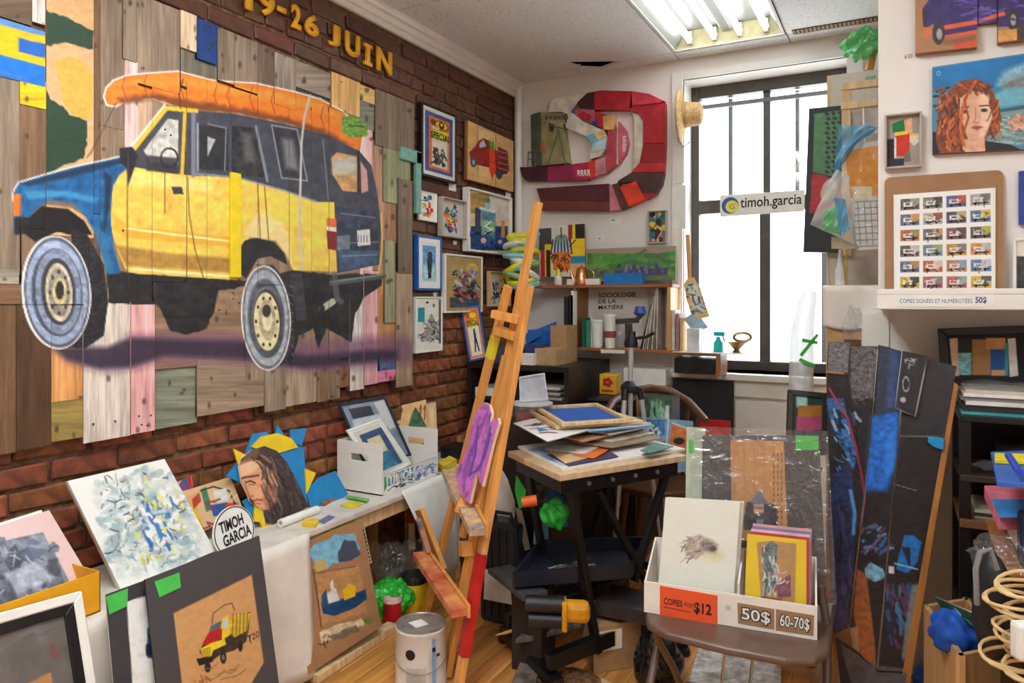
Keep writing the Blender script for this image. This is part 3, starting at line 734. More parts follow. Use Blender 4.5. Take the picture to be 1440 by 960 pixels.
    p([(472, 290), (530, 300), (534, 372), (476, 382)], (58, 64, 80), var=.3, ns=10); p([(476, 352), (532, 352), (530, 372), (478, 380)], (66, 88, 114), var=.2)
    cv.line([(480, 300), (528, 306)], 1.5, (120, 130, 146)); cv.line([(480, 342), (532, 340)], 1.5, (120, 130, 146)); cv.line([(482, 360), (530, 358)], 1.5, (140, 150, 160))
    p([(459, 306), (473, 308), (473, 322), (459, 320)], (222, 108, 60)); p([(459, 321), (473, 323), (473, 352), (461, 350)], (130, 36, 44)); p([(459, 318), (473, 320), (473, 326), (459, 324)], (220, 214, 200))
    p([(502, 324), (520, 322), (521, 344), (503, 346)], (216, 214, 206)); [cv.line([(504 + k * 4, 331), (504 + k * 4, 340)], 1.3, (90, 100, 130)) for k in range(4)]
    p([(474, 332), (492, 330), (492, 350), (474, 352)], (110, 124, 134), var=.2)
    p([(168, 208), (186, 206), (194, 218), (190, 234), (180, 262), (178, 236), (168, 228)], (40, 40, 46), var=.2)
    cv.line([(536, 300), (538, 350), (532, 385)], 2, (222, 190, 90))
    cv.line([(436, 134), (428, 165), (424, 200), (421, 320), (424, 378)], 3.2, (190, 186, 180)); cv.line([(257, 112), (252, 132), (254, 152)], 2, (90, 60, 40))
    cv.line([(163, 145), (146, 180), (128, 214), (122, 222)], 1.5, (70, 60, 54))
    # --------- wheels
    p([(100, 318), (124, 332), (146, 372), (152, 426), (146, 472), (120, 490), (92, 488), (100, 420)], (44, 42, 46), var=.4, ns=5)
    cv.ell(79, 411, 49, 80, wl_, rot=-4); cv.ell(80, 411, 46, 78, (88, 96, 116), rot=-4, var=.25, ns=10); cv.ell(80, 411, 43, 73, (150, 164, 188), rot=-4, r0=.84, var=.2)
    cv.ell(81, 411, 34, 62, (70, 76, 92), rot=-4, r0=.82, var=.3); cv.ell(82, 410, 32, 60, (132, 142, 164), rot=-4, r0=.78, var=.25); cv.ell(82, 410, 23, 47, (64, 62, 66), rot=-4); cv.ell(83, 411, 19, 41, (196, 186, 160), rot=-4, var=.2); cv.ell(83, 411, 15, 34, (140, 132, 120), rot=-4, var=.3); cv.ell(84, 410, 10, 20, (200, 188, 140), var=.2); cv.ell(84, 408, 6, 13, (52, 46, 44))
    for k in range(8): cv.ell(83 + 13 * math.cos(k * .785), 411 + 29 * math.sin(k * .785), 2, 3, (60, 54, 52))
    p([(360, 372), (384, 372), (402, 396), (414, 440), (414, 484), (400, 510), (386, 520), (402, 470), (396, 410)], (52, 50, 54), var=.5, ns=4)
    cv.ell(374, 447, 35, 74, wl_, rot=-3); cv.ell(374, 447, 33, 72, (110, 114, 122), rot=-3, var=.25); cv.ell(374, 447, 31, 67, (160, 168, 178), rot=-3, r0=.84, var=.2); cv.ell(375, 448, 25, 55, (84, 88, 96), rot=-3, r0=.8, var=.3)
    cv.ell(376, 450, 20, 44, (70, 66, 66), rot=-3); cv.ell(375, 452, 18, 41, (214, 204, 160), rot=-3, var=.15); cv.ell(376, 450, 12, 28, (170, 160, 128), rot=-3, var=.2); cv.ell(376, 449, 7, 16, (222, 212, 176), var=.2); cv.ell(375, 437, 6, 9, (60, 54, 52))
    for k in range(10): cv.ell(375 + 15 * math.cos(k * .63), 452 + 34 * math.sin(k * .63), 1.8, 2.6, (56, 50, 46))
    for k in range(9): cv.line([(401 + k * 1.2, 400 + k * 12), (412, 404 + k * 12)], 1.5, (120, 120, 124), a=.7)
mural = thing('plank_mural', 'large mural of reclaimed planks painted with a yellow and blue truck carrying a carrot', 'artwork', onp(290, 600, ('x', 0.0)))
GR, BR_, DB, LG = (134, 116, 98), (122, 92, 66), (92, 68, 48), (164, 148, 130)
# (left px, right px, top px at left, bottom px at left, colour, proud mm, horizontal grain)
PL = [(-60, 45, -40, 4, (104, 84, 66), 0, 1), (-60, 64, 6, 92, (220, 180, 40), 4, 1), (-60, 28, 92, 384, GR, 0, 0), (28, 65, 106, 146, (236, 186, 24), 3, 1), (28, 65, 146, 320, BR_, 0, 0),
      (45, 64, -40, 30, (200, 190, 180), 2, 0), (65, 132, -40, 330, (205, 160, 110), 3, 0), (-60, 27, 376, 398, (150, 142, 124), 0, 1), (-60, 30, 398, 428, BR_, 4, 1),
      (30, 125, 320, 398, (120, 96, 74), 1, 0), (30, 152, 396, 428, (110, 88, 70), 5, 1), (-60, 23, 428, 650, (112, 84, 60), 0, 0), (23, 72, 428, 634, (82, 58, 40), 3, 0), (72, 117, 428, 566, (206, 146, 88), 0, 0), (72, 117, 566, 622, (150, 130, 70), 2, 1),
      (132, 141, -40, 300, (122, 88, 60), 0, 0), (125, 147, 300, 400, (110, 90, 70), 0, 0), (141, 175, -40, 176, (128, 108, 88), 1, 0), (141, 180, 176, 430, (140, 116, 92), 1, 0), (173, 192, -40, 82, (142, 124, 104), 7, 0), (175, 194, 82, 212, (230, 190, 182), 3, 0), (192, 253, -10, 116, (142, 122, 104), 2, 0),
      (180, 214, 116, 432, (206, 170, 140), 2, 0), (214, 263, 112, 396, (150, 128, 104), 0, 0), (117, 184, 402, 624, (206, 194, 182), 4, 0), (184, 218, 424, 611, (232, 172, 168), 9, 0), (218, 345, 396, 446, (140, 112, 86), 2, 1), (218, 345, 444, 520, (140, 112, 90), 0, 1), (218, 277, 520, 604, (128, 132, 114), -8, 1), (277, 372, 506, 586, (146, 126, 106), 3, 1),
      (254, 277, 13, 66, (222, 192, 158), 9, 0), (277, 306, 24, 82, (28, 60, 116), 12, 0), (254, 305, 60, 120, (118, 110, 96), 0, 0), (263, 291, 116, 398, (150, 130, 106), 3, 0), (291, 323, 112, 398, (130, 110, 92), 1, 0), (306, 330, 37, 112, GR, 2, 0), (330, 362, 47, 122, (138, 120, 104), 4, 0), (323, 363, 122, 402, (134, 112, 92), 0, 0),
      (362, 386, 60, 135, (112, 94, 80), 2, 0), (386, 416, 72, 146, (150, 136, 122), 5, 0), (363, 407, 135, 400, (140, 118, 96), 2, 0), (416, 465, 84, 122, (140, 126, 112), 3, 1), (416, 465, 116, 150, (70, 70, 66), -4, 1), (407, 438, 146, 512, (144, 120, 98), 4, 0), (438, 463, 150, 520, (128, 106, 84), 0, 0),
      (345, 407, 400, 536, (146, 126, 106), 3, 0), (372, 402, 518, 580, (140, 124, 106), 6, 0), (402, 446, 512, 572, (156, 138, 116), 1, 0), (446, 464, 508, 566, (128, 104, 80), 4, 0), (464, 478, 500, 562, (136, 116, 96), 1, 0), (463, 506, 150, 505, (150, 126, 100), 2, 0), (478, 492, 505, 545, (140, 100, 70), -4, 0), (466, 506, 100, 152, (212, 168, 104), 6, 0),
      (506, 528, 118, 140, (216, 180, 110), 4, 1), (506, 526, 138, 178, (128, 128, 112), 0, 1), (506, 524, 178, 420, (226, 180, 172), 2, 0), (492, 512, 420, 550, (206, 196, 190), 3, 0), (512, 531, 380, 542, (224, 172, 172), 7, 0), (528, 583, 124, 203, (118, 102, 84), 8, 0),
      (524, 541, 196, 380, (176, 136, 108), 0, 0), (531, 558, 380, 500, (186, 136, 88), 0, 0), (539, 577, 203, 283, (138, 140, 104), 6, 0), (541, 562, 283, 340, (156, 116, 84), 0, 0), (541, 556, 337, 454, (140, 138, 108), 9, 0), (534, 557, 497, 523, (60, 110, 168), 3, 0), (531, 558, 522, 538, (230, 128, 158), 5, 1),
      (560, 580, 250, 384, (112, 96, 82), 12, 0), (557, 580, 383, 545, (160, 136, 112), 8, 0), (577, 583, 203, 252, (70, 48, 36), -6, 0), (464, 492, 496, 506, (120, 100, 80), 0, 0)]
f = Fr(*[onp(x, y, ('x', .012)) for x, y in ((-60, -60), (575, 150), (575, 530), (-60, 630))])
art('backing_board', f, lambda cv: mural_paint(cv, (96, 76, 58), 5, 0), mural, .012, .005, None, WOODPAINT)
for n, (l, r, t_, b_, c, pr, hz) in enumerate(PL):
    x = MX + pr / 1000 + n * .00006
    f = frwall(('x', x), l, r, t_, b_)
    sd = 2 if (l, r) == (65, 132) else 1 if (l, r) == (-60, 64) else n + 10
    f2 = Fr(*[q - V3(x - 0.012, 0, 0) for q in f.q])
    if x < 0.02: f2 = Fr(*[q - V3(x - 0.006, 0, 0) for q in f.q])
    art("plank", f2.inset(.0006), lambda cv: mural_paint(cv, c, sd, hz), mural, f.q[0][0] - f2.q[0][0], 0.0036, None, WOODPAINT, edge=np.array(c) * .75)
panel('yellow_bar', frwall(('x', MX + .004), 322, 336, 242, 390), .014, mat('yellow_enamel', (236, 196, 20), .4, .05), mural, 0, .002)
TQ = mat('turquoise_paint', (110, 158, 144), .5, .1, 30)
f = frwall(('x', MX + .004), 560, 588, 206, 224); panel('bracket', f, .022, TQ, mural, 0, .003)
panel('bracket', frwall(('x', MX + .004), 581, 588, 213, 300), .022, TQ, mural, 0, .003)
f = frwall(('x', MX + .0085), 535, 559, 180, 194)
b = MB(); b.prism([f.pt(.5 + .5 * math.copysign(abs(math.cos(a)) ** .5, math.cos(a)), .5 + .5 * math.copysign(abs(math.sin(a)) ** .7, math.sin(a))) for a in np.linspace(0, 6.28, 24)[:-1]], f.N * .0008)
b.build('hand_hole_shade', mat('hole_shade', (18, 16, 15), .9), mural)  # flat dark disc stands in for the shade inside a hole
INK = mat('black_ink', (24, 24, 26), .6, .05)
text('stencil', 'F G I', frwall(('x', MX + .0065), 486, 492, 112, 150), INK, mural); text('stencil', 'T C C', frwall(('x', MX + .0065), 496, 501, 118, 152), INK, mural)
HOLEM = mat('screw_head', (38, 34, 32), .5)
b = MB(); r = random.Random(3)
for (x, y) in ((195, 585), (212, 584), (199, 597), (207, 598), (131, 596), (162, 592), (173, 324), (232, 182), (240, 190), (328, 412), (328, 420), (336, 426), (300, 436), (308, 436), (560, 180), (480, 115), (570, 530)):
    p = onp(x, y, ('x', MX + .010)); b.lathe(p, [(.0035, 0), (.0035, .0012)], 8, axis=(1, 0, 0))
b.build('screw', HOLEM, mural)['kind'] = 'stuff'

# --- cut letters of the show dates
LET = mat('yellow_letter', (236, 160, 28), .5, .05)
for ch, l, r, t_, b_, lab in (('1', 343, 353, -24, 12, 'yellow numeral one, first of the dates above the mural'), ('9', 363, 384, -16, 19, 'yellow numeral nine before the hyphen of the dates'), ('-', 388, 400, 8, 15, 'yellow hyphen between the two dates on the brick'),
        ('2', 408, 421, 4, 38, 'yellow numeral two after the hyphen'), ('6', 427, 446, 16, 47, 'yellow numeral six before the word JUIN'), ('J', 460, 476, 31, 62, 'yellow letter J on the dark brick'), ('U', 484, 504, 43, 76, 'yellow letter U on the dark brick'),
        ('I', 510, 521, 60, 90, 'yellow letter I on the dark brick'), ('N', 528, 549, 65, 98, 'yellow letter N ending the word on the dark brick')):
    f = frwall(('x', 0.008), l, r, t_, b_)
    if ch == 'I':   # slab serif I
        b = MB()
        for u0, v0, u1, v1 in ((0, 0, 1, .16), (0, .84, 1, 1), (.3, .16, .7, .84)):
            s_ = f.sub(u0, v0, u1, v1); q = ((0, 0), (1, 0), (1, 1), (0, 1)); b.hexa([s_.pt(*k, 0) for k in q] + [s_.pt(*k, .012) for k in q])
        o = b.build('letter', LET)
    else: o = text('letter', ch, f, LET, None, .012, 0.0, bold=.035)
    tag(o, lab, 'letter', 'show dates on the brick wall')

# ================================================================ small pictures on the brick wall
LX = ('x', 0.006)
BLKF = mat('black_picture_frame', (24, 23, 26), .35, .1); BLUF = mat('blue_picture_frame', (34, 92, 170), .45, .08); WHF = mat('white_picture_frame', (226, 222, 216), .45, .03); GRF = mat('grey_box_frame', (176, 168, 160), .5, .05); NATF = wood('natural_wood_frame', (206, 168, 122))
def poster_special(cv):   # drawing units 100 x 190
    cv.fill((214, 210, 206), .03); cv.rect(4, 6, 96, 184, (58, 84, 150)); cv.rect(16, 18, 86, 174, (226, 118, 36)); cv.rect(26, 80, 78, 166, (226, 214, 190), var=.06)
    cv.ell(58, 36, 24, 13, (232, 200, 44)); cv.ell(58, 36, 24, 13, (30, 26, 22), r0=.86); cv.ell(58, 36, 9, 11, (30, 26, 22)); cv.ell(58, 34, 4, 5, (236, 220, 90)); cv.ell(30, 34, 9, 9, (60, 52, 60), a=.7)
    cv.poly([(24, 58), (82, 52), (82, 80), (24, 84)], (232, 214, 50)); cv.rect(26, 46, 50, 54, (220, 200, 180))
    cv.strokes(36, 108, 66, 150, 60, [(40, 36, 44), (90, 76, 84), (60, 50, 70), (20, 20, 24)], 14, 4, 3); cv.ell(52, 116, 5, 9, (210, 200, 196)); cv.ell(38, 152, 6, 6, (40, 38, 44)); cv.ell(66, 154, 6, 6, (40, 38, 44))
fr_ = frwall(LX, 587, 636, 143, 247)
t = picture('framed_poster', 'black-framed poster with an eye and the word SPECIAL, orange and blue borders', 'picture', fr_, .014, .03, BLKF, poster_special, .012, uv=(100, 190), glass=True, step=.0025, pic='poster')
DKINK = mat('poster_ink', (40, 34, 30), .6)
text('lettering', 'SPECIAL', fr_.sub(.24, .345, .80, .44, .028), DKINK, t, .0003, bold=.02)
def carrot_truck(cv):   # photo pixels
    cv.fill((206, 164, 106), .10, 8); cv.poly([(672, 180), (697, 190), (697, 252), (672, 246)], (222, 186, 128)); cv.line([(697, 190), (697, 262)], 1, (150, 108, 62)); cv.line([(672, 178), (672, 250)], 1, (150, 108, 62))
    cv.poly([(660, 214), (668, 206), (673, 198), (680, 194), (688, 198), (690, 210), (714, 214), (716, 240), (700, 250), (690, 236), (672, 232), (662, 228)], (146, 36, 38), var=.25); cv.poly([(674, 202), (680, 196), (684, 206), (674, 208)], (170, 190, 200))
    cv.poly([(700, 206), (713, 212), (714, 244), (702, 246)], (110, 40, 46), var=.4)
    for k in range(4): cv.line([(701, 212 + k * 8), (714, 216 + k * 8)], 1, (190, 150, 140))
    cv.poly([(688, 210), (696, 212), (697, 240), (692, 254), (688, 238)], (222, 66, 34), var=.15); cv.poly([(688, 196), (692, 200), (694, 196), (696, 212), (690, 210)], (80, 150, 60)); cv.ell(666, 228, 4.5, 7, (60, 66, 84)); cv.ell(702, 245, 4.5, 7, (60, 66, 84)); cv.ell(666, 228, 2, 3.5, (170, 174, 180))
t = thing('wood_panel_painting', 'unframed pine panel painted with a red truck and a carrot', 'painting', onp(685, 265, ('x', 0)))
art('panel', frq(('x', .012), (653, 170), (717, 199), (717, 270), (652, 252)), carrot_truck, t, .026, .0025, edge=(190, 146, 92))
def geo(seed, bgc, cols, box=(25, 15, 75, 105)):
    def f(cv):
        cv.fill(bgc, .03); cv.patches(*box, 26, cols, 15, seed); cv.strokes(*box, 12, [(30, 30, 36), (240, 236, 226)], 18, 2.5, seed + 1)
    return f
MULT = [(228, 104, 40), (40, 120, 176), (200, 44, 44), (30, 60, 110), (236, 180, 60), (40, 110, 80), (24, 24, 30)]
picture('framed_collage', 'small white-edged collage of orange and blue shapes below the SPECIAL poster', 'picture', frwall(LX, 586, 612, 267, 309), .006, .014, WHF, geo(4, (226, 220, 206), MULT), uv=(100, 120), step=.002)
picture('shadow_box', 'small grey box frame with a red, green and blue collage', 'picture', frwall(LX, 615, 650, 276, 332), .008, .035, GRF, geo(9, (190, 182, 174), MULT), uv=(100, 120), recess=.025, step=.002)
def blue_boat(cv):
    cv.fill((206, 186, 150), .1, 8); cv.rect(662, 272, 688, 300, (170, 136, 82), var=.2); cv.rect(688, 276, 714, 310, (206, 196, 184), var=.1); cv.rect(662, 318, 714, 352, (30, 66, 120), var=.35, ns=6); cv.rect(668, 292, 676, 330, (60, 70, 90), var=.3)
    cv.poly([(677, 294), (697, 298), (696, 336), (677, 332)], (90, 134, 160), var=.3); cv.poly([(674, 290), (698, 296), (696, 300), (674, 294)], (206, 224, 230)); cv.rect(682, 284, 690, 292, (150, 190, 200)); cv.rect(683, 279, 689, 285, (80, 130, 80))
    cv.poly([(677, 308), (696, 312), (696, 332), (678, 328)], (120, 170, 130), var=.3); cv.line([(690, 312), (682, 318), (692, 323), (683, 328)], 2.5, (226, 230, 220)); cv.strokes(664, 322, 712, 350, 24, [(20, 40, 80), (50, 90, 150), (16, 26, 50)], 12, 3, 5); cv.rect(705, 310, 710, 334, (206, 140, 80)); cv.ell(680, 338, 4, 4, (214, 160, 150)); cv.ell(703, 340, 3, 3, (220, 170, 150))
picture('framed_painting', 'large white box frame holding a blue and green tugboat collage', 'picture', frwall(LX, 650, 712, 263, 353), .012, .045, WHF, blue_boat, recess=.02, step=.0025, pic='painting')
def standing(cv):
    cv.fill((222, 220, 216), .02); cv.rect(12, 14, 88, 150, (104, 150, 196), var=.2, ns=20); cv.rect(12, 90, 88, 150, (170, 200, 210), var=.2, soft=20); cv.poly([(42, 40), (62, 36), (68, 70), (60, 140), (44, 142), (38, 80)], (46, 54, 56), var=.4, ns=8); cv.strokes(38, 40, 64, 130, 16, [(24, 26, 26), (80, 90, 90)], 16, 4, 3, 80)
picture('framed_print', 'blue-framed print of a dark standing figure on pale blue', 'picture', frwall(LX, 581, 615, 330, 408), .012, .03, BLUF, standing, .022, uv=(100, 165), step=.002, pic='print')
def junk_truck(cv):
    cv.fill((170, 142, 92), .08, 15); cv.rect(10, 120, 85, 150, (74, 80, 90), var=.3); cv.ell(66, 34, 15, 17, (214, 180, 60)); cv.ell(66, 36, 9, 10, (170, 160, 160))
    cv.strokes(24, 40, 78, 122, 90, [(70, 96, 90), (150, 60, 74), (190, 190, 186), (60, 70, 76), (176, 130, 150), (120, 136, 140), (40, 40, 44)], 14, 6, 5); cv.strokes(22, 98, 76, 116, 26, [(160, 40, 44), (190, 60, 60), (50, 40, 46)], 10, 5, 8); cv.ell(32, 116, 5, 6, (34, 32, 36)); cv.ell(66, 116, 5, 6, (34, 32, 36)); cv.strokes(12, 30, 50, 60, 12, [(220, 200, 160), (226, 170, 120)], 4, 3, 4)
picture('framed_painting', 'white-framed painting of a loaded junk truck on a tan ground', 'picture', frwall(LX, 620, 673, 356, 440), .011, .03, WHF, junk_truck, uv=(90, 160), step=.0025, pic='painting')
def mixed(cv):
    cv.fill((216, 200, 168), .05); cv.rect(50, 10, 95, 80, (230, 190, 40)); cv.strokes(20, 20, 80, 120, 40, [(60, 50, 100), (200, 60, 50), (40, 36, 44), (210, 206, 200), (120, 150, 160)], 22, 7, 6)
picture('shadow_box', 'small pale wood box frame with a yellow abstract, beside the easel legs', 'picture', frwall(LX, 684, 713, 381, 431), .006, .03, NATF, mixed, uv=(100, 130), recess=.02, step=.002)
def teal_fig(cv):
    cv.fill((222, 218, 206), .03); cv.rect(8, 30, 34, 76, (40, 140, 148)); cv.poly([(48, 66), (60, 50), (72, 66), (94, 118), (90, 136), (20, 140), (18, 120), (40, 96)], (150, 146, 140), var=.4); cv.strokes(24, 70, 90, 136, 60, [(40, 38, 38), (90, 86, 84), (200, 196, 190)], 18, 3, 7); cv.rect(90, 5, 99, 150, (40, 40, 40), a=.7, var=.4); cv.ell(44, 14, 6, 4, (50, 50, 50)); cv.ell(70, 24, 5, 6, (90, 120, 80))
picture('framed_print', 'white-framed print with a teal block above a grey sketched mound', 'picture', frwall(LX, 580, 618, 417, 497), .008, .022, WHF, teal_fig, uv=(100, 170), step=.002, pic='print')
# leaning slim blue-framed poster on the dark cabinet
def poster_slim(cv):
    cv.fill((214, 206, 190), .03); cv.rect(4, 4, 96, 256, (224, 112, 34)); cv.rect(14, 96, 86, 246, (226, 218, 198)); cv.ell(60, 40, 22, 15, (236, 200, 50)); cv.ell(26, 40, 8, 12, (70, 60, 70), a=.6); cv.poly([(16, 74), (84, 58), (84, 92), (16, 104)], (226, 206, 40)); cv.poly([(48, 112), (58, 108), (62, 160), (70, 226), (62, 228), (54, 176), (44, 228), (36, 228), (46, 160)], (40, 38, 38), var=.3)
pl = (onp(660, 510, ('z', .985)), unit(V3(.62, -.75, .2)))
pl = (V3(.10, 3.60, .985), unit(V3(.70, -.66, .14)))
f = frq(pl, (646, 432), (673, 429), (684, 503), (659, 509))
t = picture('framed_poster', 'slim blue-framed orange poster of a walking figure, propped on the dark cabinet', 'picture', f, .012, .02, BLUF, poster_slim, uv=(100, 260), step=.002, pic='poster')
text('lettering', 'SPECIAL', f.sub(.2, .27, .82, .37, .018), DKINK, t, .0003, bold=.02)
# price cards
for px, py, w_, lab in ((631, 256, 10, 'small white price card under the SPECIAL poster'), (637, 338, 5, 'tiny white price card under the grey box frame'), (711, 270, 7, 'small pale price card at the corner of the pine truck panel'), (609, 411, 5, 'tiny white price card under the blue-framed print')):
    tag(panel('price_card', frwall(('x', .004), px, px + w_, py, py + w_ * 1.1), .0015, PAPER), lab, 'card', 'price cards on the brick wall')
# ================================================================ bench along the brick wall and what stands on it
ZT = 0.52; BXF = 0.35
t = thing('long_bench', 'long low white bench along the brick wall under the mural', 'bench', (.18, 2.0, 0))
boxo('bench_top', mat('paint_stained_white_top', (206, 200, 190), .55, .10, 9), (.008, BXF, .55, 3.38, ZT - .022, ZT), t, .003)
for y in (.6, 1.75, 2.95, 3.33):
    for x in (.03, BXF - .05): boxo('leg', PINE, (x, x + .035, y, y + .035, 0, ZT - .022), t, .002)
boxo('rail', PINE, (BXF - .045, BXF - .02, .6, 3.33, ZT - .08, ZT - .022), t)
CLOTH = mat('white_cotton_cloth', (222, 216, 206), .8, .04, 10)
o = sheet('bench_cloth', lambda u, v: V3(BXF + .008 + .012 * math.sin(u * 40) * v + .02 * v, .58 + u * 1.36, ZT + .001 - v * .50), CLOTH, None, 60, 12, .002)
tag(o, 'white cloth hanging down the front of the bench behind the mat boards', 'cloth')
# --- orange box of pink-matted prints
ORB = mat('orange_card_box', (240, 158, 20), .55, .04)
t = thing('print_box', 'orange open box at the left end of the bench', 'box', (.17, 1.0, ZT))
b = MB(); x0, x1, y0, y1, z0, z1 = .012, .335, .80, 1.19, ZT + .001, ZT + .108
boxo('base', ORB, (x0, x1, y0, y1, z0, z0 + .004), t)
for nm, d in (('front_wall', (x1 - .004, x1, y0, y1, z0, z1)), ('back_wall', (x0, x0 + .004, y0, y1, z0, z1 + .04)), ('side_wall', (x0, x1, y1 - .004, y1, z0, z1)), ('side_wall', (x0, x1, y0, y0 + .004, z0, z1))): boxo(nm, ORB, d, t, .001)
def pinkprint(cv):
    cv.fill((240, 188, 184), .02); cv.poly([(-40, 770), (60, 748), (98, 818), (60, 860), (-40, 880)], (120, 126, 140), var=.35, ns=12)
    cv.poly([(0, 790), (40, 768), (80, 790), (92, 820), (30, 850), (-20, 860)], (84, 90, 106), var=.5, ns=10); cv.patches(-10, 762, 86, 850, 40, [(50, 52, 62), (150, 158, 172), (110, 116, 130), (90, 104, 130), (66, 68, 80), (130, 134, 146)], 13, 2, .8); cv.strokes(-10, 762, 86, 850, 24, [(40, 42, 50), (180, 188, 200)], 14, 2, 2); cv.poly([(6, 806), (50, 790), (78, 812), (24, 836)], (190, 198, 210), soft=5, a=.7, var=.2)
pl = lean((.27, 1.0, ZT + .012), 0, 33)
f = frq(pl, (-40, 752), (68, 718), (121, 806), (-16, 880))
t = thing('sleeved_print', 'pink-matted grey print in a clear sleeve inside the orange box', 'print', f.pt(.5, 1))
art('print', f, pinkprint, t, .004, .003, None, PRINT, edge=(230, 220, 216)); panel('sleeve', Fr(*[q for q in f.q]), .0008, SLEEVE, t, .006)
t2 = tag(panel('mat_board', Fr(*[q - f.N * .02 + V3(0, -.012, .012) for q in f.q]), .005, WHITE), 'white mat board behind the pink print in the orange box', 'board')
# --- white-and-black frame in the near corner, leaning on the bench front
pl = lean((.44, 1.0, .30), 0, 16)
f = drop(frq(pl, (-70, 880), (110, 831), (134, 985), (-50, 1040)))
t = thing('framed_picture', 'white frame with black inner moulding and cardboard picture, at the lower left corner', 'picture', f.pt(.5, 1))
rectframe('outer_frame', f, .024, .018, WHF, t, 0, .003); g = f.inset(.022); rectframe('inner_frame', g, .026, .015, BLKF, t)
def cornerart(cv):
    cv.fill((110, 104, 100), .10, 30); cv.poly([(20, 970), (72, 944), (80, 1000), (20, 1000)], (196, 140, 86)); cv.rect(70, 905, 82, 925, (150, 60, 60), soft=8, a=.5)
art('picture', g.inset(.024), cornerart, t, .003, .004, None, PRINT, n0=.004); panel('glass', g.inset(.024), .001, FGLASS, t, .010)
# --- black mat boards leaning on the bench front
CHAR = (60, 58, 60); GREENT = mat('green_paper_tag', (66, 178, 74), .7, .04)
def green_tag(par, pl_, q, n):
    f_ = frq(pl_, *q); o = panel('price_tag', f_, .0008, GREENT, par, n); return o
pl = lean((.415, 1.5, .5), 0, 15)
def m2(cv):
    cv.fill(CHAR, .06, 20); cv.poly([(178, 846), (240, 826), (262, 1010), (190, 1010)], (224, 222, 216)); cv.rect(207, 882, 222, 925, (70, 90, 130), var=.4); cv.rect(205, 905, 216, 922, (40, 44, 56))
f = drop(frq(pl, (147, 836), (300, 780), (330, 1000), (166, 1050))); t = thing('matted_print', 'charcoal mat with a white print, behind the yellow truck print', 'print', f.pt(.5, 1))
art('mat_board', f, m2, t, .004, .003, None, PRINT, edge=(200, 196, 190)); green_tag(t, pl, ((147, 839), (178, 827), (177, 852), (152, 864)), .0055)
pl = lean((.445, 1.5, .5), 0, 16)
def m1(cv):
    cv.fill((70, 67, 68), .05, 25); cv.poly([(244, 862), (354, 808), (371, 931), (345, 975), (262, 1010)], (192, 144, 94), var=.04); cv.line([(244, 862), (354, 808), (371, 931)], 1.2, (140, 100, 62))
    p = cv.poly
    p([(280, 916), (290, 896), (312, 884), (334, 866), (352, 860), (350, 884), (346, 902), (330, 914), (310, 920), (292, 934)], (60, 48, 34), var=.3)
    p([(324, 868), (334, 862), (352, 862), (348, 886), (330, 896), (322, 888)], (196, 164, 50), var=.2)
    for k in range(5): cv.line([(328 + k * 5, 862), (327 + k * 5, 892)], 1.4, (120, 90, 40))
    p([(312, 870), (322, 864), (324, 892), (312, 900)], (222, 186, 40)); p([(314, 872), (320, 869), (321, 882), (314, 885)], (170, 186, 190)); p([(296, 880), (312, 872), (310, 882), (294, 888)], (80, 96, 104))
    p([(284, 906), (294, 888), (310, 882), (312, 896), (296, 906)], (170, 34, 36)); p([(282, 912), (296, 904), (316, 898), (318, 906), (300, 914), (296, 926), (284, 924)], (222, 190, 40))
    for k in range(5): cv.line([(284, 914 + k * 2.6), (296, 910 + k * 2.6)], 1, (90, 70, 30))
    p([(276, 926), (298, 922), (300, 930), (280, 936)], (34, 30, 30)); cv.ell(314, 924, 4.5, 9, (34, 32, 34)); cv.ell(292, 938, 4.5, 7, (34, 32, 34)); cv.ell(338, 908, 3.5, 8, (40, 36, 36)); cv.ell(314, 924, 2, 4, (120, 112, 108))
    cv.line([(298, 876), (300, 862), (316, 850), (326, 848), (330, 858)], 1.2, (70, 50, 36)); cv.strokes(284, 936, 340, 956, 8, [(120, 84, 50), (150, 108, 66)], 22, 3, 4, -20, .3, .6); cv.line([(350, 894), (353, 904)], 1.2, (60, 46, 34)); cv.strokes(270, 946, 290, 960, 8, [(150, 80, 50)], 10, 2, 6)
f = drop(frq(pl, (202, 815), (363, 753), (394, 985), (232, 1085))); t = thing('matted_print', 'charcoal mat with a yellow and red truck painted on brown card', 'print', f.pt(.5, 1))
art('mat_board', f, m1, t, .005, .0022, None, PRINT, edge=(40, 38, 38)); green_tag(t, pl, ((215, 818), (250, 805), (252, 826), (222, 840)), .0065)
text('lettering', '720', frq(pl, (346, 894), (362, 886), (363, 895), (348, 903)), INK, t, .0003, .0056)
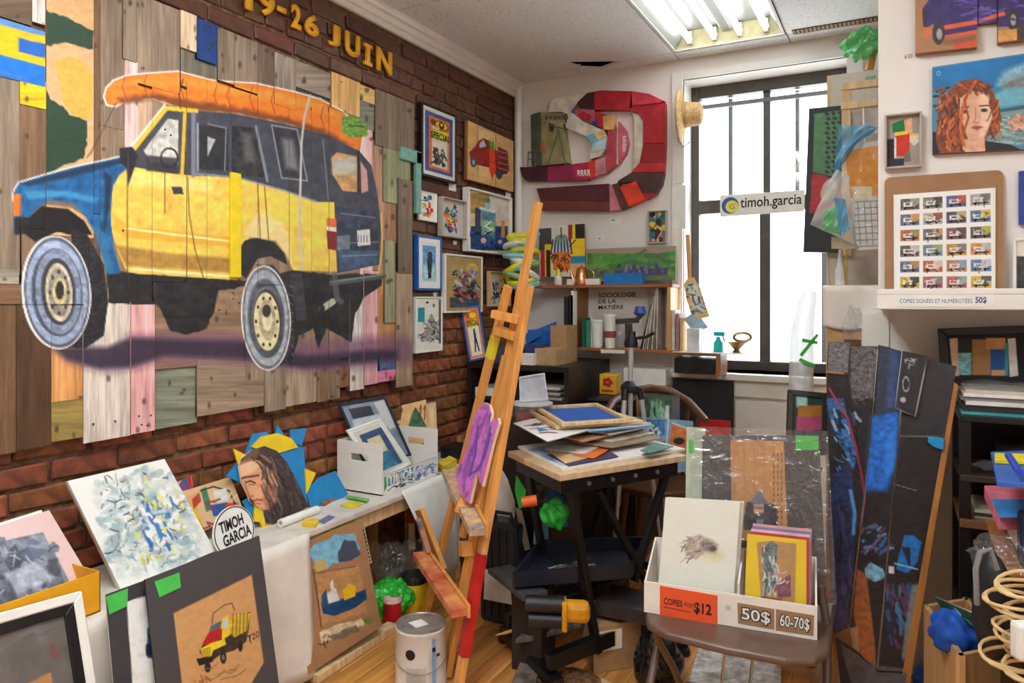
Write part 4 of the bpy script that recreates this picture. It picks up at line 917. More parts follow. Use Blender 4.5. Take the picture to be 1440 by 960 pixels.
# --- paint-splattered canvas
pl = lean((.225, 1.5, ZT + .002), 0, 22)
def splat(cv):
    cv.fill((228, 224, 218), .02); pal = [(164, 186, 186), (140, 170, 176), (186, 200, 194), (206, 210, 200), (150, 160, 164)]
    cv.poly([(130, 690), (210, 656), (234, 668), (286, 762), (240, 800), (175, 812), (150, 770)], (190, 204, 200), soft=14, a=.8, var=.2, ns=12)
    cv.strokes(136, 668, 270, 800, 170, pal, 18, 8, 11, 12, 2.5, .55); cv.strokes(150, 670, 275, 795, 60, [(222, 224, 214), (230, 226, 220)], 14, 6, 12, a=.7)
    cv.strokes(150, 690, 260, 790, 40, [(60, 90, 130), (80, 110, 140), (70, 80, 96)], 10, 1.6, 13); cv.strokes(196, 690, 240, 770, 18, [(50, 100, 170), (60, 120, 180)], 16, 5, 14, 60, .4)
    cv.strokes(180, 665, 262, 790, 22, [(212, 208, 90), (220, 214, 110), (196, 190, 80)], 13, 4, 15, 55, .7); cv.strokes(150, 670, 275, 795, 40, [(216, 216, 206), (196, 204, 198)], 18, 5, 22, 20, 1.0, .6); cv.strokes(140, 664, 270, 790, 50, [(60, 62, 66), (90, 96, 96)], 9, 1.4, 16)
    for k in range(4): cv.line([(162 + k * 6, 706 + k * 9), (170 + k * 6, 702 + k * 9)], 2, (40, 70, 140))
f = frq(pl, (91, 678), (227, 647), (298, 776), (166, 832)); t = thing('canvas', 'white canvas splattered in pale blue and yellow, propped on the bench', 'painting', f.pt(.5, 1))
art('painted_face', f, splat, t, .016, .0026, None, PAINT, edge=(226, 222, 216))
# --- small abstract canvas and scrap behind it
pl = lean((.13, 1.75, ZT + .002), 0, 18)
def abst(cv):
    cv.fill((206, 172, 130), .05); cv.poly([(262, 700), (280, 690), (276, 740), (262, 740)], (206, 160, 110)); cv.poly([(268, 706), (278, 720), (290, 750), (276, 750)], (236, 180, 30)); cv.poly([(282, 688), (290, 684), (298, 716), (290, 720)], (60, 120, 90)); cv.poly([(296, 710), (320, 706), (326, 722), (300, 726)], (40, 80, 150)); cv.poly([(316, 708), (334, 706), (336, 722), (322, 724)], (200, 60, 40)); cv.poly([(270, 702), (280, 692), (283, 704), (272, 716)], (170, 60, 40)); cv.line([(282, 690), (300, 684), (322, 690), (330, 708)], 2, (40, 36, 34)); cv.poly([(300, 690), (318, 686), (322, 704), (304, 706)], (206, 214, 206)); cv.strokes(258, 690, 334, 760, 14, [(40, 36, 34), (220, 200, 170), (150, 50, 50)], 14, 3, 3)
f = frq(pl, (252, 692), (321, 671), (341, 722), (272, 752)); t = thing('canvas', 'small canvas with a multicoloured geometric abstract behind the round sign', 'painting', f.pt(.5, 1)); art('painted_face', f, abst, t, .012, .0025, None, PAINT, edge=(222, 206, 180))
pl = lean((.07, 1.65, ZT + .002), 0, 8)
f = frq(pl, (240, 681), (268, 669), (276, 715), (240, 730)); t = tag(art('painted_card', f, lambda cv: (cv.fill((206, 160, 130), .1), cv.poly([(244, 690), (262, 668), (276, 690)], (120, 80, 120)), cv.poly([(252, 672), (266, 668), (270, 690)], (60, 90, 150)), cv.poly([(262, 674), (268, 668), (274, 700)], (190, 50, 50))), None, .004, .004, None, PRINT), 'small painted card with violet and red wedges against the bricks', 'card')
# --- round sign
pl = lean((.245, 1.72, ZT + .09), 0, 12); c = onp(328, 747, pl); r_ = .083
N_ = pl[1]; a_ = unit(np.cross(UP, N_)); b_ = np.cross(N_, a_)
t = thing('round_sign', 'round white sign lettered TIMOH GARCIA above the charcoal mat', 'sign', c - b_ * r_)
def disc(rr, th, n0): return MB().prism([c + N_ * n0 + rr * (a_ * math.cos(k) + b_ * math.sin(k)) for k in np.linspace(0, 2 * math.pi, 49)[:-1]], N_ * th)
dk_ = disc(r_, .006, 0).build('disc', PAPER, t); 
bmr = MB()
for k in range(48):
    k0, k1 = k * 2 * math.pi / 48, (k + 1) * 2 * math.pi / 48; e = lambda rr, kk, n_: c + N_ * n_ + rr * (a_ * math.cos(kk) + b_ * math.sin(kk))
    bmr.hexa([e(r_ * .93, k0, .006), e(r_ * .97, k0, .006), e(r_ * .97, k1, .006), e(r_ * .93, k1, .006), e(r_ * .93, k0, .0068), e(r_ * .97, k0, .0068), e(r_ * .97, k1, .0068), e(r_ * .93, k1, .0068)])
bmr.build('ring', INK, dk_)
def onsign(x0, y0, x1, y1, tilt=.1): # sign units (-1..1), y up
    g_ = lambda x, y: c + N_ * .006 + r_ * (a_ * (x * math.cos(tilt) - y * math.sin(tilt)) + b_ * (y * math.cos(tilt) + x * math.sin(tilt))); return Fr(g_(x0, y1), g_(x1, y1), g_(x1, y0), g_(x0, y0))
text('lettering', 'TIMOH', onsign(-.66, .12, .52, .58), INK, dk_, .0003, bold=.03); text('lettering', 'GARCIA', onsign(-.62, -.42, .78, .04), INK, dk_, .0003, bold=.03)
# --- cut-out portrait
pl = lean((.155, 2.0, ZT + .004), 0, 13); t = thing('cutout_portrait', 'cut-out portrait of a long-haired woman on jagged blue and yellow pieces', 'artwork', onp(390, 738, pl))
BLUP = mat('bright_blue_paint', (28, 128, 190), .5, .05); YELP = mat('bright_yellow_paint', (244, 192, 24), .5, .05)
def cut(nm, q, m_, n0, th=.006):
    N2 = pl[1]; return MB().prism([onp(x, y, (pl[0] + N2 * n0, N2)) for x, y in q], N2 * th).build(nm, m_, t)
for q in ([(354, 610), (372, 607), (392, 622), (426, 629), (430, 706), (380, 730), (348, 700), (336, 660)], [(389, 598), (398, 611), (385, 612)], [(407, 604), (430, 602), (423, 627), (408, 622)], [(317, 669), (333, 650), (340, 680)], [(447, 672), (470, 662), (488, 695), (474, 706), (436, 712), (428, 690)], [(340, 705), (358, 692), (366, 722), (350, 724)]): cut('blue_piece', q, BLUP, 0)
for q in ([(352, 628), (366, 614), (388, 609), (408, 616), (418, 629), (380, 640)], [(327, 631), (345, 640), (334, 653)], [(428, 659), (443, 665), (430, 694)], [(357, 706), (378, 720), (384, 738), (371, 747), (364, 734), (356, 733)]): cut('yellow_piece', q, YELP, .007)
def face(cv):
    p = cv.poly; cv.fill((62, 52, 50), .35, 5)
    p([(333, 652), (338, 672), (345, 690), (350, 699), (356, 703), (359, 711), (366, 718), (378, 717), (388, 702), (391, 682), (382, 662), (366, 648), (350, 644)], (208, 150, 112), var=.10); p([(334, 653), (350, 646), (366, 652), (358, 664), (340, 670)], (236, 188, 146), soft=5, a=.85); p([(366, 690), (388, 680), (390, 704), (376, 718)], (160, 96, 70), soft=6, a=.7); p([(352, 684), (366, 684), (372, 698), (360, 702)], (230, 172, 134), soft=5, a=.8)
    cv.line([(339, 673), (344, 671), (352, 670), (364, 668)], 2.2, (66, 44, 36)); cv.line([(346, 678), (352, 676), (359, 679)], 2, (46, 32, 30)); cv.line([(350, 681), (358, 681)], 1, (120, 74, 58)); cv.line([(344, 676), (347, 688), (351, 698), (356, 697)], 1.4, (150, 88, 64)); cv.line([(357, 704), (362, 702), (369, 703)], 2, (150, 60, 56)); cv.line([(359, 708), (367, 708)], 1.6, (190, 100, 86)); cv.line([(366, 718), (380, 716), (390, 704)], 1.5, (110, 66, 50))
    cv.strokes(364, 636, 424, 716, 60, [(38, 32, 34), (90, 76, 72), (60, 50, 52), (120, 96, 84)], 30, 2.2, 5, 62, .5, .7); p([(336, 654), (346, 636), (366, 628), (360, 646), (346, 650)], (120, 90, 66), soft=3, a=.8)
def face2(cv):
    face(cv); cv.strokes(352, 634, 372, 652, 12, [(150, 116, 84), (70, 54, 46)], 14, 2, 6, 40, .5, .7)
cutart('portrait', (pl[0] + pl[1] * .014, pl[1]), [(334, 656), (338, 645), (352, 633), (370, 627), (388, 634), (402, 650), (416, 676), (428, 702), (431, 712), (412, 722), (396, 724), (386, 738), (372, 736), (368, 718), (360, 712), (350, 706), (348, 699), (345, 692), (338, 678)], face2, t, .006, .0025)
# --- paper roll, blocks, tape on the bench
p, q = onp(394, 736, ('z', ZT + .016)), onp(446, 716, ('z', ZT + .016)); d = unit(q - p)
o = MB()
for k in range(20):
    k0, k1 = k * 2 * math.pi / 20, (k + 1) * 2 * math.pi / 20; s1 = unit(np.cross(d, UP)); e = lambda rr, kk, bb: bb + rr * (s1 * math.cos(kk) + UP * math.sin(kk))
    o.hexa([e(.010, k0, p), e(.0155, k0, p), e(.0155, k1, p), e(.010, k1, p), e(.010, k0, q), e(.0155, k0, q), e(.0155, k1, q), e(.010, k1, q)])
tag(o.build('paper_roll', PAPER), 'rolled white paper lying in front of the cut-out portrait', 'roll')
def zbox(nm, lab, cat, pts, z, h, m_, group=None, bevel=.001):
    o_ = MB().prism([onp(x, y, ('z', z)) for x, y in pts], (0, 0, h)).build(nm, m_, None, bevel=bevel); return tag(o_, lab, cat, group)
zbox('eraser_block', 'small yellow block beside the paper roll', 'block', ((424, 740), (430, 732), (449, 734), (443, 743)), ZT, .012, mat('yellow_sponge', (232, 190, 60), .7))
zbox('paper_sheet', 'small blue-grey sheet lying on the bench by the yellow block', 'paper', ((447, 733), (462, 724), (472, 727), (455, 737)), ZT, .0015, mat('blue_grey_paper', (100, 110, 150), .7))
zbox('paint_box', 'flat wooden block on the bench left of the white lettered box', 'block', ((440, 708), (456, 700), (470, 704), (456, 712)), ZT, .014, OAK)
zbox('yellow_pad', 'yellow and green pads lying against the corner of the white lettered box', 'pad', ((478, 712), (494, 705), (512, 709), (496, 716)), ZT, .006, mat('yellow_green_card', (206, 190, 50), .6))
zbox('green_ruler', 'bright green strip lying on the bench before the white lettered box', 'ruler', ((486, 700), (490, 697), (520, 702), (517, 706)), ZT + .0065, .003, mat('green_plastic', (70, 170, 70), .4))
# --- white box with handles, lettered front
WBX = mat('white_foam_board', (222, 218, 212), .6, .02); t = thing('lettered_box', 'white carrying box with handle holes and blue graffiti lettering TIMOH', 'box', (.17, 2.62, ZT))
x0, x1, y0, y1, z0 = .045, .29, 2.44, 2.86, ZT + .001
boxo('base', WBX, (x0, x1, y0, y1, z0, z0 + .005), t); boxo('back_wall', WBX, (x0, x0 + .006, y0 + .0065, y1 - .0065, z0 + .005, z0 + .215), t)
ff = Fr((x1, y0 + .0065, z0 + .085), (x1, y1 - .0065, z0 + .085), (x1, y1 - .0065, z0 + .006), (x1, y0 + .0065, z0 + .006))
def graf(cv):
    cv.fill((224, 220, 214), .02); cv.poly([(4, 12), (14, 8), (20, 60), (6, 90)], (70, 150, 90), var=.3)
    for k, ch in enumerate(range(5)):
        x = 24 + k * 28; cv.poly([(x, 14), (x + 24, 8), (x + 25, 60), (x + 2, 66)], (40, 70, 130)); cv.poly([(x + 3, 18), (x + 21, 13), (x + 21, 54), (x + 4, 58)], (90, 160, 200))
    cv.strokes(20, 66, 180, 92, 30, [(40, 70, 120), (70, 120, 90), (20, 40, 70)], 20, 5, 3, 0, .6); cv.strokes(175, 10, 285, 80, 46, [(40, 80, 170), (60, 100, 190)], 22, 4, 4)
art('front_wall', ff, graf, t, .006, .002, (290, 95), PRINT, n0=-.006)
lf_ = [o for o in t.children if o.name.startswith('front_wall')][0]
text('lettering', 'TIMOH', ff.sub(.085, .14, .56, .66), PAPER, lf_, .0005, .0004, bold=.04)
for y in (y0, y1 - .006):
    b = MB(); sx0, sx1, hz0, hz1, hx0, hx1 = x0, x1, z0 + .135, z0 + .165, x0 + .075, x1 - .075
    b.box(sx0, sx1, y, y + .006, z0, hz0).box(sx0, sx1, y, y + .006, hz1, z0 + .215).box(sx0, hx0, y, y + .006, hz0, hz1).box(hx1, sx1, y, y + .006, hz0, hz1); b.build('side_wall', WBX, t)
def darkwin(cv): cv.fill((150, 160, 176), .2, 20); cv.poly([(490, 575), (520, 570), (530, 590), (500, 596)], (60, 70, 90)); cv.poly([(495, 590), (540, 580), (545, 600), (500, 612)], (210, 214, 220)); cv.poly([(525, 566), (540, 562), (556, 600), (548, 604)], (220, 224, 228))
pl = lean((.125, 2.65, ZT + .02), 342, 6); f = frq(pl, (474, 568), (540, 557), (577, 640), (512, 656))
picture('framed_print', 'dark navy frame standing in the white lettered box', 'picture', f, .012, .014, mat('navy_frame', (40, 52, 74), .35), darkwin, glass=True, step=.003)
def yblue(cv): cv.fill((206, 200, 186), .03); cv.poly([(505, 612), (536, 600), (566, 650), (532, 664)], (60, 80, 120)); cv.poly([(516, 618), (534, 611), (550, 640), (530, 648)], (206, 196, 150)); cv.poly([(524, 640), (548, 632), (560, 652), (534, 664)], (60, 110, 140), var=.3)
pl = lean((.185, 2.64, ZT + .02), 342, 12); f = frq(pl, (485, 605), (533, 588), (577, 652), (534, 678))
picture('framed_print', 'white-framed blue and cream print at the front of the lettered box', 'picture', f, .012, .012, WHF, yblue, .01, step=.003)
pl = lean((.06, 2.98, ZT + .05), 320, 14)
def plaque(cv): cv.fill((214, 170, 112), .08, 8); cv.poly([(578, 585), (584, 572), (590, 580), (600, 600), (574, 600)], (50, 90, 60), var=.4); [cv.line([(x, 575), (x + 2, 570), (x + 1, 590)], 1.5, (90, 60, 40)) for x in (562, 596, 590)]
f = frq(pl, (551, 573), (598, 562), (600, 622), (556, 632)); t = thing('wood_panel_painting', 'small pine plaque painted with dark green plants, behind the lettered box', 'painting', f.pt(.5, 1)); art('panel', f, plaque, t, .014, .0025, edge=(206, 160, 100))
f = frq(lean((.05, 3.06, ZT + .05), 320, 10), (596, 568), (612, 565), (614, 612), (598, 615)); t = tag(panel('wood_offcut', f, .014, PINE), 'narrow pale wood offcut behind the pine plaque', 'board')
# --- clutter at the far end of the bench
zb = ZT
zbox('yellow_paper_box', 'yellow paper box on the bench right of the lettered box', 'box', ((615, 660), (632, 650), (642, 655), (624, 666)), zb, .035, mat('yellow_carton', (222, 196, 60), .6))
zbox('wood_block', 'brown wooden block at the far end of the bench', 'block', ((622, 622), (640, 612), (664, 616), (648, 627)), zb, .05, PINEY)
zbox('paint_tray', 'shallow board smeared with pink and violet paint', 'tray', ((632, 604), (650, 596), (694, 600), (676, 608)), zb + .062, .008, mat('pink_violet_smears', (214, 160, 196), .5, .2, 20, c2=(150, 110, 190)))
boxo_ = boxo('tin_riser', BLACKP, (.10, .26, 3.17, 3.31, ZT + .0005, ZT + .0615)); tag(boxo_, 'black box under the pink-smeared board at the bench end', 'box')
for k, (x, y) in enumerate(((640, 585), (645, 580), (650, 588))):
    p = onp(x, 604, ('z', zb + .071)); o = MB().lathe(p, [(.006, 0), (.006, .022), (.004, .045), (.0012, .062)], 10).build('paint_nozzle', PAPER, None, smooth=True)
    tag(o, ['leftmost white paint nozzle on the pink-smeared board', 'middle white paint nozzle on the pink-smeared board', 'right-hand white paint nozzle on the pink-smeared board'][k], 'nozzle', 'white nozzles')
r = random.Random(5); cc = [(60, 60, 60), (206, 200, 60), (190, 70, 40), (210, 206, 200), (40, 40, 44), (120, 110, 90), (190, 150, 90)]
nm = ['dark paint tube lying nearest the lettered box end', 'yellow paint tube lying on the bench clutter', 'red paint tube lying on the bench clutter', 'white paint tube lying on the bench clutter', 'black paint tube on the bench clutter by the easel', 'grey-brown paint tube on the bench clutter', 'tan paint tube on the bench clutter']
for k in range(7):
    p = onp(636 + r.uniform(-8, 24), 640 + k * 5, ('z', zb + .010)); a = r.uniform(0, 3.1); d = V3(math.cos(a), math.sin(a), 0) * .04
    p[0] = min(p[0], .27)
    o = MB().tube([p - d, p - d * .6, p + d * .6, p + d * .62, p + d], [.0015, .009, .010, .005, .005], 8).build('paint_tube', mat('tube_%d' % k, cc[k], .4), None, smooth=True); tag(o, nm[k], 'paint tube', 'paint tubes on the bench')
# --- hanging paper off the bench edge
o = sheet('hanging_paper', lambda u, v: (lambda a_, b_: a_ + (b_ - a_) * v + V3(.05 * math.sin(v * 2.6) + .015 * math.sin(u * 5) * v, 0, 0))(onp(564 + 60 * u, 690 - 24 * u, ('x', BXF + .006)), onp(590 + 50 * u, 800 + 40 * u * (1 - u), ('x', BXF + .02))), PAPER, None, 16, 16, .001); tag(o, 'white paper sheet hanging over the bench edge beside the easel', 'paper')
# --- boat painting on cardboard
pl = lean((.412, 2.2, .035), -6, 7)
def boat(cv):
    cv.fill((164, 124, 90), .05, 25); p = cv.poly
    p([(434, 775), (442, 766), (470, 752), (500, 750), (506, 770), (500, 785), (470, 792), (456, 800), (444, 796)], (120, 178, 206), var=.15, rough=2); p([(476, 775), (484, 758), (500, 762), (507, 778), (494, 788), (476, 790)], (70, 82, 100), rough=1.5); p([(440, 790), (456, 784), (462, 800), (446, 806)], (190, 170, 110), rough=2)
    p([(444, 808), (505, 794), (517, 860), (452, 880)], (186, 140, 92), var=.1, rough=2); cv.line([(440, 800), (448, 850), (452, 882)], 1.5, (80, 62, 46)); cv.line([(440, 806), (500, 796)], 1.2, (110, 84, 60))
    p([(451, 845), (456, 852), (514, 828), (516, 842), (500, 854), (470, 866), (454, 862)], (28, 70, 110), var=.2, ns=6); p([(452, 838), (458, 828), (462, 852), (454, 856)], (40, 84, 130)); p([(460, 834), (472, 826), (478, 844), (462, 848)], (206, 210, 206), var=.15); p([(482, 830), (490, 820), (500, 824), (500, 838), (484, 844)], (230, 180, 40), var=.1); p([(464, 820), (468, 814), (470, 828), (466, 830)], (214, 214, 214))
    p([(450, 890), (476, 876), (508, 868), (512, 878), (490, 886), (460, 900), (452, 908)], (214, 196, 160), var=.2, rough=3); p([(462, 894), (500, 878), (508, 886), (470, 902)], (110, 96, 80), var=.2, rough=2, a=.8); cv.ell(518, 872, 7, 5, (120, 130, 70)); cv.line([(430, 880), (436, 890)], 2, (60, 46, 40)); cv.line([(440, 878), (432, 900)], 2, (60, 46, 40)); cv.strokes(452, 890, 462, 910, 6, [(70, 56, 46)], 8, 2, 3)
f = frq(pl, (400, 772), (505, 730), (534, 880), (431, 948)); t = thing('cardboard_painting', 'brown cardboard painted with a blue boat and yellow buoy, leaning on the bench', 'painting', f.pt(.5, 1))
art('painted_face', f, boat, t, .010, .0025, None, PAINT, edge=(206, 200, 40))
b = MB(); p, q = onp(440, 953, ('z', .016)), onp(552, 880, ('z', .016)); b.bar(p, q, .05, .03); tag(b.build('wood_strip', PINE, None, bevel=.002), 'pale wooden batten on the floor under the boat painting', 'batten')
# lattice basket edge behind the boat painting
t = thing('wicker_panel', 'woven cream lattice showing behind the boat painting corner', 'lattice', (.33, 2.35, .25)); LAT = mat('cream_wicker', (214, 196, 160), .6)
pl2 = lean((.345, 2.3, .3), -6, 3); f = frq(pl2, (484, 742), (510, 731), (522, 790), (500, 800))
for k in range(9): b = MB().bar(f.pt(k / 8, 0), f.pt(k / 8, 1), .003, .003, f.N); b.build('cane', LAT, t)
for k in range(12): b = MB().bar(f.pt(0, k / 11, .003), f.pt(1, k / 11, .003), .003, .003, f.N); b.build('cane', LAT, t)
# --- jars, can, bags on the floor
def jar(nm, lab, p, rr, h, body, lid, lidm=None, cat='jar'):
    t_ = thing(nm, lab, cat, p); MB().lathe(p, [(rr * .96, 0), (rr, .004), (rr, h * .8), (rr * .95, h * .82)], 28).build('body', body, t_, smooth=True)
    MB().lathe(p + V3(0, 0, h * .8), [(rr * 1.03, 0), (rr * 1.03, h * .17), (rr * .98, h * .2)], 28).build('lid', lid, t_, smooth=True); return t_
p = onp(553, 879, ('z', 0)) + V3(-.02, .02, 0); jar('paint_jar', 'small red paint jar with a pink-smeared white lid', p, .040, .115, mat('red_paint_jar', (176, 20, 30), .35), mat('pink_white_lid', (226, 196, 190), .4, .15, 30, c2=(206, 130, 130)))
p = onp(585, 862, ('z', 0)) + V3(-.03, .03, 0); t = jar('paint_jar', 'yellow paint jar with a black lid beside the easel', p, .058, .155, mat('yellow_paint_jar', (226, 190, 30), .4, .12, 14, c2=(190, 150, 30)), mat('black_glossy_lid', (34, 34, 34), .2, .3))
f = Fr(p + V3(.03, -.0495, .09), p + V3(.05, -.031, .09), p + V3(.05, -.031, .03), p + V3(.03, -.0495, .03)); 
p = onp(592, 958, ('z', 0)); t = thing('paint_can', 'large white metal paint can with a paper square on its lid', 'can', p); rr, h = .089, .205
CANW = mat('printed_can_wrap', (214, 208, 200), .4, .04, 12); MB().lathe(p, [(rr, 0), (rr * 1.015, .003), (rr * 1.015, .008), (rr, .011), (rr, h - .012), (rr * 1.015, h - .009), (rr * 1.015, h - .002), (rr, h)], 40).build('body', CANW, t, smooth=True)
LID = mat('dull_grey_lid', (160, 158, 152), .35, .15, 20, metal=.5); lid_ = MB().lathe(p + V3(0, 0, h), [(rr * .99, .0006), (rr * .99, .004), (rr * .93, .004), (rr * .90, .0015), (rr * .3, .0012)], 40).build('lid', LID, t, smooth=True)
c = p + V3(-.005, 0, h + .0018); tag_ = MB().prism([c + V3(*k, 0) for k in ((-.035, -.02), (.012, -.04), (.035, .004), (-.012, .025))], (0, 0, .001)).build('paper_square', PAPER, lid_)
to = math.atan2(-p[1], 2.2 - p[0])
def wrap(nm, a0, a1, zz0, zz1, m_, e=.0006):
    n_ = 10; o = MB(); g = lambda a, z_, rr_: p + V3(rr_ * math.cos(to + a), rr_ * math.sin(to + a), z_)
    for k in range(n_):
        a, c_ = a0 + (a1 - a0) * k / n_, a0 + (a1 - a0) * (k + 1) / n_; o.add([g(a, zz0, rr + e), g(c_, zz0, rr + e), g(c_, zz1, rr + e), g(a, zz1, rr + e)], [(0, 1, 2, 3)])
    return o.build(nm, m_, t)
wrap('label_band', .30, .72, .012, .19, mat('grey_label', (196, 192, 184), .5)); wrap('blue_stripe', .42, .60, .012, .185, mat('pale_blue_label', (120, 160, 200), .5), .0012); wrap('dark_stripe', .44, .58, .14, .155, INK, .0018); wrap('dark_stripe', .62, .78, .12, .13, INK, .0018)
wrap('fine_print', -.6, .2, .04, .09, mat('grey_print', (186, 180, 172), .6)); o = MB(); a0 = -.42
for k in range(16):
    a1, a2 = k * .3927, (k + 1) * .3927; g = lambda a, s_: p + V3((rr + .0014) * math.cos(to + a0 + s_ * .2 * math.cos(a)), (rr + .0014) * math.sin(to + a0 + s_ * .2 * math.cos(a)), .135 + s_ * .018 * math.sin(a)); o.add([g(a1, 1), g(a2, 1), g(a2, 0), g(a1, 0)], [(0, 1, 2, 3)])
o.build('emblem', INK, t); MB().tube([p + V3((rr + .003) * math.cos(to + a), (rr + .003) * math.sin(to + a), .12 - .05 * math.cos(a * .9)) for a in np.linspace(-1.7, 1.7, 22)], .0015, 6).build('handle', STEEL, t, smooth=True)
GBAG = mat('bright_green_plastic_bag', (50, 190, 60), .35, .25, 14)
p = onp(540, 835, ('z', .08)); tag(lumpy('plastic_bag', V3(.30, 2.50, .075), (.16, .2, .15), GBAG, None, 4, .3, 4, 3.5, .95), 'crumpled bright green plastic bag under the bench', 'bag')
tag(lumpy('plastic_bag', V3(.22, 2.58, .19), (.14, .18, .16), FILM, None, 7, .25, 4, 3.5), 'clear crumpled plastic bag above the green one', 'bag')
tag(lumpy('plastic_bag', V3(.24, 2.75, .12), (.16, .2, .24), FILM, None, 9, .25, 4, 3.5, .98), 'clear crumpled plastic bag beside the yellow paint jar', 'bag')
# upright stock leaning under the bench
def stick(nm, lab, cat, a, b_, wd, ht, m_, up=(0, 0, 1), par=None, bevel=.002):
    o = MB().bar(a, b_, wd, ht, up).build(nm, m_, par, bevel=bevel)
    return tag(o, lab, cat) if par is None else o
t = thing('paintbrush', 'wide paintbrush with red ferrule and pale handle standing under the bench', 'brush', (.2, 2.72, .2)); stick('handle', '', '', V3(.20, 2.78, .18), V3(.18, 2.8, .30), .03, .014, PINE, par=t); stick('ferrule', '', '', V3(.195, 2.785, .30), V3(.185, 2.795, .36), .045, .02, mat('red_band', (170, 30, 36), .5), par=t); stick('bristles', '', '', V3(.185, 2.795, .36), V3(.175, 2.805, .42), .045, .016, mat('dark_bristle', (60, 40, 30), .8), par=t); stick('hanging_strap', '', '', V3(.20, 2.78, .03), V3(.20, 2.78, .18), .02, .01, OAK, par=t)
stick('wood_offcut', 'brown board standing upright in the dark under the bench', 'board', V3(.10, 2.62, .01), V3(.06, 2.66, .45), .05, .012, OAK)
stick('wood_offcut', 'slim pale batten leaning under the bench behind the bags', 'board', V3(.12, 2.5, .01), V3(.05, 2.55, .47), .03, .012, PINE)
tag(lumpy('dark_rag', V3(.20, 3.14, .13), (.2, .22, .26), mat('grey_blue_rag', (56, 58, 70), .8, .3, 20), None, 3, .2, 3, 3, .99), 'grumbled dark grey rag pile under the far end of the bench'.replace('grumbled', 'crumpled'), 'rag')
# --- easel
t = thing('easel', 'tall varnished wooden studio easel splashed with red and yellow paint', 'easel', (.75, 2.25, 0))
EW = wood('easel_pine', (216, 150, 76), .10, .35)
top_m, ft_m = P(757, 285, 2.76), onp(628, 950, ('z', .005)); fR, tR = onp(641, 985, ('z', .005)), P(744, 402, 2.66); fL, tL = onp(597, 866, ('z', .005)), P(715, 402, 2.76)
nE = unit(V3(math.cos(math.radians(235)), math.sin(math.radians(235)), 0))
stick('mast', '', '', ft_m, top_m, .036, .024, EW, nE, t); 
stick('front_leg', '', '', fR, tR, .040, .024, EW, nE, t); stick('front_leg', '', '', fL, tL, .036, .024, EW, nE, t)
REDP = mat('red_paint_coat', (186, 28, 30), .4, .12, 12); g = lambda k: fR + (tR - fR) * k + nE * .001
stick('paint_coat', '', '', g(.10), g(.335), .0425, .0275, REDP, nE, t, bevel=0); stick('paint_smear', '', '', g(.335), g(.42), .0425, .005, mat('blue_white_smear', (150, 160, 176), .5, .3, 30, c2=(196, 120, 60)), nE, t, bevel=0)
stick('paint_coat', '', '', fL + (tL - fL) * .80 + nE * .001, fL + (tL - fL) * .86 + nE * .001, .0375, .0255, mat('yellow_smear', (226, 206, 50), .5), nE, t, bevel=0)
for (a, b_, wd) in (((693, 441, 2.70), (731, 450, 2.64), .03), ((700, 464, 2.74), (729, 474, 2.66), .045)): stick('cross_bar', '', '', P(*a), P(*b_), wd, .03, EW, par=t)
stick('brace', '', '', P(711, 500, 2.76), P(650, 755, 2.72), .03, .02, EW, nE, t)
PB = mat('paint_blotched_wood', (206, 164, 116), .5, .3, 22, c2=(130, 124, 130)); PB2 = mat('red_blotched_wood', (196, 136, 84), .5, .3, 14, c2=(176, 60, 44))
for nm_, a, b_, mm in (('upper_ledge', (631, 664, 3.05), (671, 748, 2.45), PB), ('lower_ledge', (590, 780, 2.95), (646, 862, 2.42), PB2)):
    pa, pb = P(*a), P(*b_); lg_ = stick(nm_, '', '', pa, pb, .055, .028, mm, par=t); d = unit(pb - pa); stick('ledge_lip', '', '', pa + V3(0, 0, .0) + np.cross(d, UP) * -.034, pb + np.cross(d, UP) * -.034, .012, .045, EW, par=lg_)
stick('ledge_block', '', '', P(648, 720, 2.68), P(656, 700, 2.68), .05, .05, EW, par=t); stick('knob', '', '', P(652, 640 + 130, 2.66), P(658, 640 + 132, 2.60), .04, .05, EW, par=t)
stick('wood_offcut', 'broad varnished board with blue paint leaning behind the easel ledges', 'board', P(590, 716, 3.02), P(622, 800, 2.98), .07, .02, PINEY, nE); stick('wood_offcut', 'thin board dabbed with blue leaning beside the broad one', 'board', P(588, 730, 2.90), P(602, 775, 2.92), .03, .02, mat('blue_dabbed_wood', (200, 140, 80), .5, .3, 12, c2=(70, 80, 130)), nE)
pl = lean(P(670, 690, 2.60), 238, 12)
def purple(cv):
    cv.fill((196, 112, 200), .18, 12); cv.strokes(648, 570, 704, 706, 70, [(150, 84, 180), (206, 110, 196), (120, 70, 170), (196, 130, 206), (220, 120, 190)], 26, 4, 3, 105, .7, .7); cv.line([(672, 600), (668, 640), (660, 668), (672, 660), (682, 640), (690, 610)], 3, (110, 70, 170)); cv.line([(690, 600), (682, 630), (676, 656)], 2.5, (110, 74, 170))
o = cutart('purple_cutout', pl, [(685, 566), (692, 570), (695, 582), (693, 596), (697, 590), (704, 588), (705, 596), (697, 622), (689, 656), (682, 684), (678, 676), (674, 664), (669, 686), (664, 708), (656, 702), (650, 690), (645, 670), (655, 644), (661, 632), (668, 596), (674, 578)], purple, None, .012, .003, edge=(226, 196, 160)); tag(o, 'purple painted cut-out with two rounded tips standing on the easel', 'artwork')
o = zbox('yellow_pack', 'yellow printed packet on the floor behind the easel', 'packet', ((612, 800), (630, 790), (648, 796), (632, 808)), 0.0, .17, mat('yellow_pack', (226, 190, 40), .5, .2, 30, c2=(190, 150, 30)))
